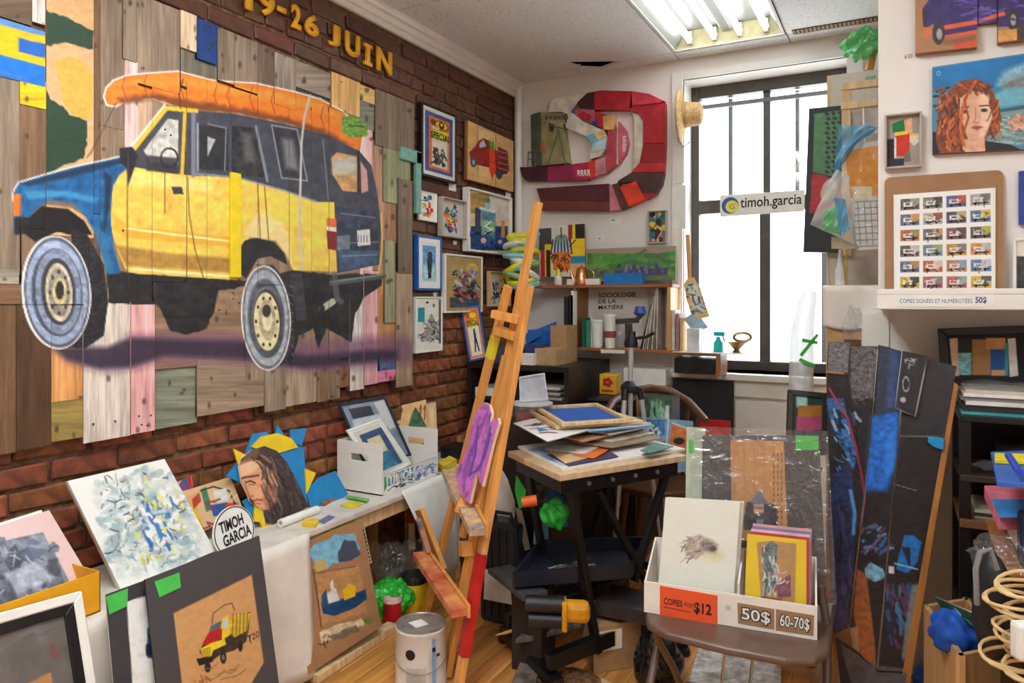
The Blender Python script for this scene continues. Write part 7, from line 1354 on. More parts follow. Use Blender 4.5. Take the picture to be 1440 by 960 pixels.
def redhead(cv):
    p = cv.poly; cv.fill((60, 130, 160), .1, 20); p([(1311, 96), (1450, 76), (1450, 120), (1311, 130)], (24, 110, 170), var=.1, ns=25); p([(1400, 120), (1410, 100), (1425, 94), (1450, 86), (1450, 122), (1415, 124)], (130, 170, 186), soft=8, a=.9, var=.2); p([(1408, 124), (1420, 112), (1450, 104), (1450, 122)], (120, 110, 104), soft=6, a=.8, var=.2); p([(1390, 136), (1412, 126), (1450, 122), (1450, 146), (1390, 152)], (110, 176, 190), soft=6, a=.8, var=.1)
    p([(1395, 156), (1450, 146), (1450, 154), (1395, 160)], (50, 86, 104), soft=2); p([(1390, 160), (1450, 152), (1450, 206), (1390, 200)], (110, 140, 140), var=.15, ns=5); cv.strokes(1398, 162, 1448, 204, 50, [(150, 176, 170), (80, 116, 124), (170, 190, 180)], 12, 1.6, 4, 0, .3); p([(1418, 172), (1430, 160), (1446, 164), (1446, 180), (1420, 184)], (190, 140, 116), var=.25); cv.strokes(1418, 162, 1446, 184, 16, [(120, 70, 60), (220, 170, 150)], 7, 1.4, 6)
    cv.strokes(1312, 124, 1345, 152, 30, [(60, 40, 40), (190, 170, 150), (130, 90, 80), (40, 36, 40)], 10, 3, 3, -5, .3); p([(1311, 185), (1340, 190), (1360, 214), (1311, 218)], (30, 24, 28)); p([(1385, 198), (1420, 203), (1440, 212), (1370, 216)], (34, 28, 32)); cv.ell(1320, 103, 3, 3.4, (120, 176, 196), r0=.6)
    # hair
    p([(1318, 170), (1322, 150), (1334, 128), (1350, 114), (1372, 110), (1390, 118), (1398, 132), (1405, 150), (1409, 168), (1402, 186), (1388, 192), (1380, 216), (1322, 217), (1316, 195)], (124, 60, 30), var=.3, ns=5)
    p([(1350, 138), (1364, 128), (1382, 130), (1393, 142), (1395, 166), (1390, 180), (1382, 196), (1372, 204), (1362, 198), (1356, 180), (1350, 160)], (206, 160, 130), var=.07); p([(1376, 128), (1390, 134), (1395, 165), (1384, 196), (1376, 200), (1380, 160)], (230, 190, 166), soft=6, a=.8); p([(1356, 196), (1384, 192), (1386, 214), (1352, 216)], (206, 156, 126), var=.1)
    cv.line([(1352, 152), (1362, 150)], 2, (90, 54, 36)); cv.line([(1378, 149), (1392, 148)], 2, (90, 54, 36)); cv.ell(1357, 157, 4.5, 2.4, (60, 50, 50)); cv.ell(1384, 155, 5, 2.6, (70, 60, 60)); cv.ell(1384, 155, 1.6, 1.8, (30, 30, 36)); cv.line([(1372, 152), (1372, 166), (1369, 172), (1376, 173)], 1.6, (170, 110, 84)); p([(1366, 179), (1372, 176), (1382, 178), (1374, 184)], (170, 80, 76)); cv.line([(1366, 180), (1382, 179)], .9, (110, 50, 50))
    cv.strokes(1322, 128, 1350, 206, 120, [(176, 84, 38), (90, 42, 24), (206, 112, 52), (66, 34, 24), (140, 62, 32)], 12, 2.8, 5, 95, 1.4, .75); cv.strokes(1342, 116, 1386, 128, 36, [(110, 54, 30), (180, 84, 38), (76, 40, 30)], 11, 2.4, 7, 40, 1.2, .8); cv.strokes(1392, 136, 1406, 188, 40, [(200, 100, 44), (130, 60, 30), (90, 46, 30)], 12, 2.2, 8, 95, .7, .8); cv.line([(1372, 114), (1362, 130), (1354, 150), (1350, 180), (1356, 205)], 4, (190, 96, 44)); cv.line([(1368, 118), (1356, 140), (1362, 165), (1354, 190)], 3, (160, 72, 34))
f = frq(BF, (1311, 97), (1455, 76), (1455, 211), (1311, 218)); t = thing('canvas', 'portrait canvas of a red-haired woman under a teal sky on the bulkhead', 'painting', f.pt(.5, 1)); art('painted_face', f, redhead, t, .022, .0014, None, PAINT, edge=(60, 50, 50))
def figbox(cv): cv.fill((150, 140, 130), .05); cv.poly([(16, 16), (50, 8), (54, 34), (18, 36)], (30, 110, 60)); cv.poly([(50, 12), (72, 6), (74, 40), (54, 40)], (214, 160, 120)); cv.rect(24, 36, 60, 44, (226, 190, 40)); cv.poly([(26, 44), (66, 42), (66, 80), (48, 92), (28, 90)], (190, 54, 36)); cv.rect(22, 48, 28, 94, (214, 206, 200)); cv.rect(2, 50, 22, 96, (40, 38, 40)); cv.poly([(66, 46), (92, 44), (92, 62), (78, 70), (66, 60)], (206, 196, 186)); cv.rect(66, 42, 90, 48, (232, 180, 40)); cv.rect(2, 96, 50, 112, (44, 46, 54)); cv.poly([(50, 90), (66, 78), (70, 104), (50, 106)], (110, 100, 96))
f = frwall(BF, 1244, 1296, 164, 240); picture('shadow_box', 'grey box frame with green, red and black cut shapes on the bulkhead', 'picture', f, .006, .03, GRF, figbox, uv=(94, 116), recess=.02, step=.0015)
# ledge: cardboard sheet with the sheet of truck thumbnails
LZ = 1.3625; pl = (onp(1330, 412, ('y', BY - .03)), unit(V3(0, -1, .06)))
f = frq(pl, (1244, 250), (1411, 239), (1412, 411), (1244, 412)); t = thing('cardboard_backing', 'brown cardboard sheet with rounded corners standing on the bulkhead ledge', 'cardboard', f.pt(.5, 1))
b = MB(); q = []
for (cx_, cy_, a0) in ((.06, .05, 180), (.94, .05, 270)):
    q += [f.pt(cx_ + .06 * math.cos(math.radians(a)), cy_ + .05 * math.sin(math.radians(a))) for a in range(a0, a0 + 91, 15)]
b.prism(q + [f.pt(1, 1), f.pt(0, 1)], f.N * .004).build('sheet', mat('brown_kraft_board', (150, 112, 78), .75, .05), t)
def thumbs(cv):
    cv.fill((228, 224, 220), .015); r_ = random.Random(12); pal = [[(60, 60, 64), (150, 140, 130)], [(120, 110, 96), (60, 56, 50)], [(40, 80, 160), (200, 60, 50)], [(170, 170, 170), (90, 90, 92)], [(50, 90, 160), (220, 150, 60)], [(190, 180, 170), (150, 60, 60)], [(50, 46, 80), (206, 190, 130)], [(60, 110, 180), (220, 190, 60)], [(206, 80, 40), (150, 140, 60)], [(90, 90, 92), (200, 150, 110)], [(120, 60, 80), (60, 50, 56)], [(70, 60, 70), (190, 190, 60)], [(60, 60, 60), (200, 200, 198)], [(90, 130, 170), (150, 170, 110)], [(214, 140, 40), (110, 106, 106)], [(222, 130, 40), (200, 196, 190)], [(60, 90, 160), (190, 120, 60)], [(206, 70, 40), (230, 220, 200)], [(206, 110, 80), (120, 160, 190)], [(70, 120, 190), (200, 210, 220)], [(230, 190, 40), (40, 38, 40)], [(190, 60, 70), (120, 110, 110)], [(206, 70, 70), (150, 180, 170)], [(230, 180, 30), (60, 56, 60)]]
    for j in range(6):
        for i in range(4):
            x, y = 5 + i * 24.0, 5 + j * 16.2; c1, c2 = [tuple(.62 * v + .38 * m_ for v, m_ in zip(q_, (140, 132, 122))) for q_ in pal[j * 4 + i]]; cv.rect(x, y, x + 20, y + 11.6, c1, var=.15, ns=4); cv.poly([(x + 10, y), (x + 20, y), (x + 20, y + 6), (x + 12, y + 8)], c2); cv.rect(x + 3, y + 3.6, x + 13, y + 8.4, (206, 204, 200), var=.2, ns=3); cv.rect(x + 12.4, y + 4.8, x + 16.5, y + 8.6, c2, var=.2); cv.rect(x + 2, y + 8.4, x + 18, y + 9.6, (40, 38, 40)); cv.ell(x + 5, y + 9.6, 1.3, 1.5, (30, 28, 30)); cv.ell(x + 14, y + 9.6, 1.3, 1.5, (30, 28, 30)); cv.rect(x + 5, y + 4.8, x + 10, y + 6.6, c1); cv.strokes(x + 2, y + 1, x + 16, y + 10, 7, [(60, 56, 58), (200, 196, 190), c2, (110, 100, 96)], 4, 1.1, j * 4 + i)
for k in range(3): tag(panel('print_sheet', frq((pl[0] + pl[1] * (.006 + .002 * k), pl[1]), (1258 - 1.5 + k * .3, 274), (1398 + 2, 264), (1400, 411), (1257, 411)), .0012, PAPER), ['rearmost white sheet behind the truck thumbnail print', 'middle white sheet behind the truck thumbnail print', 'front spare sheet right behind the truck thumbnail print'][k], 'sheet')
f = frq((pl[0] + pl[1] * .012, pl[1]), (1260, 274), (1397, 264), (1399, 411), (1259, 411)); t = thing('print_sheet', 'white print sheet of twenty-four small truck pictures on the ledge', 'print', f.pt(.5, 1)); art('sheet', f, thumbs, t, .001, .0012, (100, 102), PRINT)
f = frwall(('y', BY - .076), 1260, 1399, 414, 431); t = thing('ledge_label', 'white strip label lettered COPIES SIGNEES ET NUMEROTEES on the ledge edge', 'label', f.pt(.5, 1)); sp_ = panel('strip', f, .0015, PAPER, t); text('lettering', 'COPIES SIGNÉES ET NUMÉROTÉES', f.sub(.04, .28, .78, .70), mat('blue_ink', (60, 70, 130), .6), sp_, .0002, .0016); text('price', '50$', f.sub(.81, .2, .92, .76), mat('blue_ink', (60, 70, 130), .6), t, .0002, .0016, bold=.03)
t = tag(panel('blue_canvas', frq(BF, (1432, 242), (1470, 238), (1470, 318), (1432, 316)), .02, mat('deep_blue_canvas', (30, 60, 140), .5)), 'small deep blue canvas at the right edge of the bulkhead', 'canvas')
f = frq((pl[0] + pl[1] * .006, pl[1]), (1424, 336), (1470, 332), (1470, 411), (1424, 411)); picture('framed_print', 'white-framed print at the right end of the bulkhead ledge', 'picture', f, .008, .012, WHF, lambda cv: (cv.fill((206, 200, 190), .05), cv.rect(1430, 360, 1445, 411, (60, 60, 62), var=.3)), step=.003)

# ================================================================ folding chair with the print box
CHB = mat('brown_painted_steel', (98, 76, 64), .35, .08, 20); SZ = .43
t = thing('folding_chair', 'brown steel folding chair carrying the box of prints', 'chair', (1.80, 2.2, 0))
seat = [(1.556, 2.40), (1.552, 2.06), (1.575, 2.0), (1.64, 1.965), (1.80, 1.955), (1.95, 1.965), (2.02, 2.0), (2.045, 2.06), (2.04, 2.40)]
MB().prism([(x, y, SZ - .022) for x, y in seat], (0, 0, .022)).build('seat', CHB, t, bevel=.009, seg=3)
for x in (1.56, 2.04):
    xm = 1.80 + (x - 1.80) * .96; xt = 1.80 + (x - 1.80) * .72
    MB().tube([(x, 1.93, 0), (x, 2.0, .14), (xm, 2.22, .41), (xt, 2.43, .62), (xt, 2.45, .82)], .012, 12).build('front_leg', CHB, t, smooth=True)
    xr = 1.80 + (x - 1.80) * .86; MB().tube([(xr, 2.02, SZ - .025), (xr, 2.05, SZ - .07), (x * .3 + xr * .7, 2.24, .2), (x * .3 + xr * .7, 2.42, 0)], .011, 12).build('rear_leg', CHB, t, smooth=True)
MB().tube([(1.61, 2.43, .82), (1.64, 2.46, .835), (1.96, 2.46, .835), (1.99, 2.43, .82)], .012, 12).build('top_rail', CHB, t, smooth=True); MB().tube([(1.60, 2.33, .11), (2.0, 2.33, .11)], .008, 10).build('rear_stretcher', CHB, t, smooth=True); MB().box(1.63, 1.97, 2.425, 2.435, .64, .82).build('backrest', CHB, t, bevel=.004)
# box
bl_, br_ = V3(1.546, 2.064, SZ + .001), V3(2.0125, 2.11, SZ + .001); e1 = unit(br_ - bl_); e2 = unit(np.cross(UP, e1)); W_, D_b = np.linalg.norm(br_ - bl_), .165
Bp = lambda u, v, z: bl_ + e1 * u + e2 * v + UP * z
t = thing('price_box', 'white open cardboard box of prints with orange and brown price cards on the chair', 'box', Bp(W_ / 2, D_b / 2, 0)); FB = mat('ivory_corrugated_board', (222, 214, 204), .65, .03)
MB().prism([Bp(0, 0, 0), Bp(W_, 0, 0), Bp(W_, D_b, 0), Bp(0, D_b, 0)], (0, 0, .004)).build('base', FB, t)
MB().hexa([Bp(0, 0, .004), Bp(W_, 0, .004), Bp(W_, .005, .004), Bp(0, .005, .004), Bp(0, 0, .09), Bp(W_, 0, .09), Bp(W_, .005, .09), Bp(0, .005, .09)]).build('front_wall', FB, t); fw_ = [o for o in t.children if o.name.startswith('front_wall')][0]
MB().hexa([Bp(0, D_b - .005, .004), Bp(W_, D_b - .005, .004), Bp(W_, D_b, .004), Bp(0, D_b, .004), Bp(0, D_b - .005, .17), Bp(W_, D_b - .005, .17), Bp(W_, D_b, .17), Bp(0, D_b, .17)]).build('back_wall', FB, t)
for u in (0, W_ - .005, W_ * .56): MB().prism([Bp(u, .006, .0045), Bp(u, D_b - .006, .0045), Bp(u, D_b - .006, .168), Bp(u, .006, .089 if u != W_ * .56 else .12)], e1 * .005).build('side_wall' if u != W_ * .56 else 'divider', FB, t)
fpl = (Bp(0, 0, 0), -e2)
def fcard(nm, q, m_, th=.0012): f_ = frq((Bp(0, 0, 0) - e2 * .0, -e2), *q); return panel(nm, f_, th, m_, fw_), f_
o, f1 = fcard('orange_card', ((928, 823), (1009, 837), (1009, 879), (928, 864)), mat('orange_card', (236, 84, 40), .6, .03)); text('lettering', 'COPIES', f1.sub(.07, .38, .40, .60), INK, t, .0002, .0014, bold=.02); text('lettering', 'FROM', f1.sub(.43, .42, .58, .56), INK, t, .0002, .0014); text('price', '$12', f1.sub(.60, .34, .90, .76), INK, t, .0002, .0014, bold=.03)
MB().bar(f1.pt(.07, .70, .0014), f1.pt(.54, .72, .0014), .0015, .0004, f1.N).build('underline', INK, t)
KR = mat('kraft_price_card', (150, 116, 84), .7, .04)
for q, s_ in ((((1037, 847), (1089, 856), (1089, 885), (1038, 876)), '50$'), (((1091, 856), (1145, 865), (1144, 894), (1091, 886)), '60-70$')):
    o, f2 = fcard('kraft_card', q, KR); text('price_outline', s_, f2.sub(.08, .14, .92, .88), INK, t, .0002, .0014, bold=.07); text('price', s_, f2.sub(.11, .19, .89, .83), PAPER, t, .0002, .0019, bold=.015)
MB().lathe(frq(fpl, (1020, 850), (1028, 851), (1028, 858), (1020, 858)).pt(.5, .5, .0), [(.008, 0), (.008, .0006)], 14, axis=-e2).build('round_sticker', mat('grey_sticker', (196, 190, 186), .5), t)
hd = math.degrees(math.atan2(-e2[1], -e2[0]))
def dog(cv):
    cv.fill((226, 222, 210), .015); cv.ell(1002, 780, 14, 9, (206, 206, 140), soft=10, a=.7); cv.poly([(962, 768), (970, 756), (984, 752), (1000, 758), (1010, 766), (1006, 778), (992, 776), (978, 786), (966, 782)], (170, 156, 146), soft=5, var=.3, ns=5); cv.ell(994, 768, 9, 6, (110, 100, 106), soft=4, a=.8, var=.3); cv.ell(1003, 771, 5, 4, (80, 74, 80), soft=3); cv.ell(980, 772, 12, 8, (190, 170, 150), soft=5, a=.7, var=.3); cv.strokes(963, 754, 990, 786, 26, [(130, 116, 106), (90, 84, 84), (210, 196, 180)], 9, 1.6, 4, 150, 1.0, .7)
pl = lean(Bp(.1, .045, .006), hd, 10); f = frq(pl, (936, 699), (1041, 705), (1032, 838), (926, 822))
for k in range(4): tag(panel('print_sheet', Fr(*[q - pl[1] * (.004 + .006 * k) + e1 * .003 * k for q in f.q]), .003, PAPER), ['first', 'second', 'third', 'last'][k] + ' spare white sheet behind the dog watercolour in the box', 'sheet', 'white sheets in the price box')
t = thing('sleeved_print', 'white print of a shaggy dog head watercolour in the price box', 'print', f.pt(.5, 1)); art('print', f, dog, t, .002, .0014, None, PRINT); panel('sleeve', f, .0006, SLEEVE, t, .004)
def yel(cv):
    cv.fill((240, 190, 24), .02); cv.poly([(1064, 762), (1085, 760), (1120, 764), (1118, 848), (1070, 842)], (176, 132, 84)); cv.poly([(1075, 768), (1084, 760), (1094, 766), (1090, 800), (1096, 820), (1080, 836), (1072, 824)], (90, 110, 110), var=.4, ns=4); cv.strokes(1072, 764, 1094, 834, 40, [(60, 60, 70), (150, 170, 176), (100, 80, 60), (200, 206, 206)], 10, 2.4, 4, 80, .8); cv.poly([(1092, 820), (1112, 806), (1112, 838), (1094, 842)], (120, 70, 90), var=.4); cv.strokes(1090, 800, 1112, 822, 14, [(210, 206, 200), (190, 120, 140)], 9, 2, 5, 140, .5); cv.poly([(1070, 838), (1100, 842), (1100, 848), (1070, 844)], (150, 60, 50))
pl = lean(Bp(.36, .03, .006), hd, 9); f = frq(pl, (1051, 750), (1134, 759), (1134, 862), (1047, 848))
pk = [mat('sleeve_red', (176, 60, 60), .5), mat('sleeve_pink', (214, 176, 180), .5), mat('sleeve_violet', (120, 116, 160), .5), mat('sleeve_rose', (206, 150, 150), .5)]
for k in range(4): tag(panel('matted_print', Fr(*[q - pl[1] * (.006 + .007 * k) + e1 * (.008 + .002 * k) + UP * .007 * (k + 1) for q in f.q]), .004, pk[k]), ['red-edged mount right behind the yellow print', 'pale pink mount second behind the yellow print', 'violet mount third behind the yellow print', 'rose mount last behind the yellow print'][k], 'mount', 'mounts behind the yellow print')
t = thing('matted_print', 'yellow-matted print of a seated figure in the price box', 'print', f.pt(.5, 1)); art('print', f, yel, t, .002, .0014, None, PRINT); panel('sleeve', f, .0006, SLEEVE, t, .004)
# large sleeved mat behind the box
pl = lean(Bp(.2, D_b + .035, .004), hd - 2, 7)
BIGS = filmmat('crinkled_sleeve', (.985, .99, .99), .11, .10, .7, .035)
def beanie(cv):
    cv.fill((72, 70, 72), .05, 20); cv.poly([(1027, 618), (1102, 620), (1108, 760), (1030, 760)], (186, 136, 86), var=.05); [cv.line([(1032 + k * 14, 622), (1034 + k * 14, 750)], .8, (160, 112, 66)) for k in range(5)]
    for x in (1088, 1094, 1099):
        for k in range(14): cv.line([(x, 636 + k * 8 + (x % 3)), (x, 641 + k * 8)], 1.6, (70, 52, 40), a=.8)
    cv.poly([(1046, 728), (1050, 706), (1062, 704), (1078, 704), (1092, 712), (1094, 745), (1046, 745)], (56, 56, 62), var=.4, ns=5); cv.poly([(1056, 706), (1064, 690), (1072, 692), (1078, 708)], (110, 114, 124), var=.2); cv.poly([(1060, 708), (1074, 708), (1074, 722), (1066, 728), (1060, 720)], (190, 150, 130), var=.15); cv.line([(1062, 714), (1072, 714)], 1.4, (60, 50, 50)); cv.poly([(1062, 722), (1074, 720), (1072, 728), (1066, 730)], (80, 66, 62)); cv.poly([(1064, 730), (1074, 730), (1072, 746), (1064, 746)], (120, 130, 150))
f = frq(pl, (988, 612), (1152, 612), (1163, 850), (986, 850)); t = thing('sleeved_mat', 'large charcoal mat in clear plastic with a beanie-wearing figure on brown card', 'print', f.pt(.5, 1)); art('mat_board', f, beanie, t, .004, .0022, None, PRINT, edge=(210, 206, 200)); green_tag(t, pl, ((1119, 612), (1151, 613), (1151, 632), (1119, 633)), .0045)
g = frq((pl[0] + pl[1] * .008, pl[1]), (972, 599), (1164, 606), (1177, 850), (965, 850)); sheet('sleeve', lambda u, v: g.pt(u, v, .003 * math.sin(u * 13 + v * 3) * math.sin(v * 7)), BIGS, t, 24, 24)
f = frq((pl[0] - pl[1] * .012, pl[1]), (966, 600), (992, 602), (990, 850), (962, 850)); t2 = thing('sleeved_mat', 'pale green-edged board in plastic behind the large charcoal mat', 'board', f.pt(.5, 1)); panel('board', f, .004, mat('pale_green_board', (176, 186, 164), .5), t2); green_tag(t2, pl, ((968, 618), (975, 620), (974, 638), (968, 637)), -.005)
# loose white boards on the floor below the chair
for k, (q, lab) in enumerate(((((965, 975), (985, 905), (1020, 900), (1012, 975)), 'left whitewashed plank lying on the floor under the folding chair'), (((1016, 975), (1024, 902), (1060, 900), (1052, 975)), 'middle whitewashed plank lying on the floor under the folding chair'), (((1056, 975), (1064, 904), (1100, 905), (1098, 975)), 'right whitewashed plank lying on the floor under the folding chair'))): slab('floor_plank', lab, 'plank', q, .004, .014, mat('whitewashed_wood', (196, 190, 184), .6, .3, 30, c2=(130, 122, 114)))

# ================================================================ dark painted slab of planks
pl = lean(P(1250, 1000, 2.26), 268, 6)
GLOSSP = pmat('glossy_dark_paint', .3, .5, .7, 70)
def slabp(cv):
    cv.fill((38, 35, 38), .25, 8); p = cv.poly
    p([(1166, 481), (1196, 481), (1194, 524), (1164, 521)], (104, 102, 104), var=.4, ns=3); p([(1197, 487), (1234, 488), (1228, 560), (1196, 560)], (92, 88, 90), var=.5, ns=3); cv.strokes(1198, 490, 1230, 566, 70, [(130, 124, 122), (40, 38, 40), (100, 96, 98)], 7, 1.6, 3, a=.7)
    p([(1236, 486), (1268, 495), (1262, 575), (1232, 580)], (52, 58, 76), var=.3, ns=4); p([(1252, 490), (1268, 496), (1262, 570), (1246, 575)], (60, 90, 150), soft=6, a=.6, var=.3); p([(1226, 585), (1265, 576), (1262, 640), (1248, 690), (1216, 690)], (34, 104, 196), soft=8, a=.95, var=.35, ns=8); p([(1244, 620), (1260, 600), (1258, 660), (1244, 676)], (50, 130, 220), soft=6, a=.8)
    p([(1160, 560), (1186, 560), (1196, 610), (1206, 640), (1200, 660), (1170, 600)], (44, 90, 140), var=.5, ns=5); cv.strokes(1166, 570, 1206, 660, 34, [(60, 120, 180), (30, 40, 70), (150, 170, 190), (20, 20, 28)], 16, 3, 5, 55, .6); p([(1168, 670), (1196, 650), (1204, 720), (1200, 800), (1192, 880), (1174, 888), (1166, 740)], (38, 52, 90), var=.4, ns=7); cv.line([(1196, 690), (1202, 720), (1200, 750)], 5, (80, 140, 190)); cv.strokes(1168, 690, 1196, 870, 30, [(60, 80, 130), (30, 34, 56), (70, 60, 110)], 26, 4, 6, 90, .4)
    cv.line([(1166, 546), (1176, 562), (1192, 588), (1204, 630), (1212, 670), (1216, 700), (1210, 740)], 3.2, (150, 50, 76)); cv.ell(1274, 540, 5, 11, (190, 190, 186), r0=.8); cv.strokes(1273, 502, 1283, 516, 7, [(170, 168, 164)], 8, 2, 7); cv.ell(1270, 562, 4, 4, (170, 168, 164))
    p([(1205, 800), (1218, 806), (1230, 900), (1232, 940), (1212, 925), (1200, 860)], (150, 86, 48), var=.2); cv.line([(1216, 842), (1222, 850)], 1, (60, 40, 30)); p([(1192, 884), (1206, 880), (1210, 925), (1196, 905)], (150, 116, 80), var=.2)
    cv.strokes(1206, 740, 1250, 780, 40, [(50, 110, 160), (90, 160, 190), (30, 40, 60), (130, 70, 100)], 12, 3, 8, -30, .7); p([(1216, 800), (1224, 790), (1242, 800), (1246, 812), (1230, 818), (1218, 812)], (110, 160, 180), var=.3); p([(1262, 790), (1272, 752), (1284, 752), (1296, 762), (1290, 790), (1276, 806), (1260, 800)], (30, 110, 180), var=.2); p([(1266, 768), (1280, 770), (1280, 800), (1272, 780)], (30, 40, 60)); cv.line([(1258, 792), (1290, 800)], 2, (140, 200, 220)); cv.rect(1250, 796, 1257, 806, (206, 206, 206)); cv.strokes(1246, 820, 1280, 890, 30, [(40, 90, 140), (24, 40, 70), (70, 120, 160), (100, 60, 90)], 24, 4, 9, 80, .5); p([(1282, 822), (1296, 820), (1286, 900), (1270, 930), (1268, 920)], (120, 116, 116), soft=3, var=.2); cv.line([(1256, 680), (1290, 690)], 1, (150, 150, 140)); p([(1182, 905), (1230, 935), (1275, 940), (1275, 975), (1200, 975)], (84, 80, 84), var=.2)
t = thing('painted_plank_slab', 'tall slab of dark planks splashed with blue paint leaning beside the folding chair', 'artwork', onp(1250, 1030, pl))
for k, (q, dp) in enumerate((([(1166, 481), (1196, 482), (1193, 524), (1164, 521)], .03), ([(1163, 524), (1193, 527), (1204, 600), (1216, 690), (1204, 790), (1194, 881), (1173, 890), (1166, 760)], .012), ([(1197, 487), (1234, 488), (1226, 590), (1216, 690), (1206, 610), (1195, 526)], .022), ([(1236, 485), (1268, 494), (1258, 573), (1265, 577), (1264, 612), (1254, 700), (1240, 860), (1232, 940), (1200, 905), (1196, 880), (1206, 790), (1218, 690), (1227, 590)], .02),
        ([(1270, 494), (1303, 501), (1286, 584), (1260, 572)], .045), ([(1305, 505), (1345, 515), (1328, 612), (1266, 611), (1268, 578), (1288, 586)], .018), ([(1266, 614), (1327, 615), (1316, 690), (1300, 790), (1284, 920), (1277, 942), (1235, 940), (1243, 860), (1256, 700)], .012), ([(1176, 895), (1205, 915), (1235, 942), (1275, 944), (1266, 1030), (1190, 1030)], .02))):
    cutart('plank', pl, q, slabp, t, dp, .003, GLOSSP, (40, 34, 32))
EDG = wood('orange_pine_edge', (176, 116, 56), .12, .45); b = MB(); N2 = pl[1]; b.prism([onp(x, y, pl) for x, y in ((1341, 537), (1348, 542), (1332, 640), (1312, 760), (1276, 985), (1268, 1030), (1256, 1030), (1270, 940), (1302, 760))], N2 * .016).build('edge_board', EDG, t, bevel=.002)
MB().prism([onp(x, y, (pl[0] + N2 * .02, N2)) for x, y in ((1305, 613), (1328, 616), (1327, 633), (1312, 628), (1304, 621))], N2 * .01).build('blue_tab', mat('cyan_tab', (24, 140, 200), .5), t, bevel=.003)
# ================================================================ alcove shelf
t = thing('black_shelf_unit', 'black open shelf unit in the alcove below the bulkhead', 'shelf', (2.7, 2.68, 0))
for x in (2.37, 3.10): boxo('upright', BLACKM, (x, x + .03, 2.58, 2.61, 0, .98), t); boxo('upright', BLACKM, (x, x + .03, 2.86, 2.89, 0, .98), t)
for z in (.98, .80, .36, .06): boxo('shelf_board', BLACKM if z != .80 else mat('dark_shelf_wood', (52, 40, 34), .5), (2.37, 3.13, 2.57, 2.90, z, z + .02), t, .002)
boxo('shelf_board', wood('brown_shelf_wood', (120, 80, 50), .1, .5, 'x'), (2.37, 3.13, 2.57, 2.90, .66, .685), t, .002); boxo('back_panel', mat('dark_red_back', (50, 20, 20), .6), (2.37, 3.13, 2.9, 2.91, .06, .98), t)
pl = (V3(2.5, 2.83, 1.11), unit(V3(0, -1, .06))); f = frq(pl, (1318, 462), (1480, 456), (1480, 545), (1324, 545))
def coll(cv): cv.fill((34, 30, 32), .08); cv.poly([(1335, 476), (1347, 475), (1349, 528), (1340, 529)], (206, 176, 140)); cv.rect(1347, 475, 1366, 496, (50, 44, 46)); cv.rect(1348, 496, 1366, 527, (120, 176, 180), var=.3, ns=5); cv.rect(1367, 477, 1393, 527, (160, 116, 76)); cv.rect(1387, 475, 1414, 491, (196, 146, 84)); cv.rect(1393, 491, 1416, 528, (34, 84, 150)); cv.rect(1394, 520, 1416, 528, (206, 150, 106)); cv.poly([(1417, 476), (1428, 475), (1432, 528), (1420, 530)], (214, 206, 200)); cv.rect(1413, 482, 1418, 528, (50, 150, 150))
picture('framed_collage', 'wide black frame with a collage of wood, brown and blue strips on the shelf unit', 'picture', f, .026, .025, BLKF, coll, step=.002)
z = 1.0005
for k, (c, h) in enumerate((((60, 150, 150), .008), ((40, 38, 40), .02), ((206, 202, 196), .012), ((120, 116, 116), .012), ((214, 208, 200), .010), ((180, 170, 160), .010))):
    tag(boxo('portfolio', mat('folio_%d' % k, c, .6), (2.375 + .006 * (k % 3), 2.9, 2.585 + .008 * (k % 2), 2.78, z, z + h)), ['turquoise folder at the bottom of the shelf-top pile', 'thick black folder second in the shelf-top pile', 'white folder third in the shelf-top pile', 'grey folder fourth in the shelf-top pile', 'ivory folder fifth in the shelf-top pile', 'tan folder on top of the shelf-top pile'][k], 'folder', 'folders piled on the shelf unit'); z += h + .0005
tag(sheet('plastic_pouch', lambda u, v: V3(2.39 + u * .3, 2.60 + v * .16, z + .006 + .012 * abs(math.sin(u * 7) * math.sin(v * 5))), FILM, None, 20, 16, .0006), 'clear plastic pouch with ring holes on the folder pile', 'pouch')
tag(lumpy('dark_bag', V3(2.66, 2.75, .88), (.36, .22, .10), mat('dark_fabric', (32, 28, 30), .7, .2), None, 41, .15, 3, 3, .6), 'dark cloth bag filling the upper shelf', 'bag')
tag(lumpy('grey_film', V3(2.46, 2.64, .84), (.10, .09, .03), FILM, None, 43, .25, 3, 3, .6), 'wad of clear film at the shelf front by the slab edge', 'film')
for k in range(3): tag(boxo('magazine', mat('mag_%d' % k, [(150, 140, 120), (60, 56, 54), (190, 180, 160)][k], .5), (2.41, 2.66 - .02 * k, 2.60, 2.8, .6855 + k * .009, .693 + k * .009)), ['tan', 'dark', 'cream'][k] + ' magazine lying on the brown shelf board', 'magazine', 'magazines on the brown shelf')
# floor box with blue cloth
q = [V3(2.16, 1.98, 0), V3(2.42, 1.90, 0), V3(2.50, 2.2, 0), V3(2.24, 2.28, 0)]; q = [onp(1299, 850, ('z', .48)), onp(1350, 922, ('z', .48)), onp(1420, 908, ('z', .48))]; q.append(q[0] + q[2] - q[1])
t = thing('wooden_box', 'open pale wooden box on the floor holding a blue cloth', 'box', np.mean(q, 0) * V3(1, 1, 0)); BXW = wood('pale_box_wood', (190, 150, 100), .08)
for k in range(4):
    a, c = q[k] * V3(1, 1, 0), q[(k + 1) % 4] * V3(1, 1, 0); n_ = unit(np.cross(UP, c - a)) * .012; MB().prism([a, c, c + V3(0, 0, .48), a + V3(0, 0, .48)], n_).build('side_wall', BXW, t)
MB().prism([p * V3(.999, .999, 0) + V3(0, 0, .002) for p in q], (0, 0, .01)).build('base', BXW, t); cen = np.mean(q, 0)
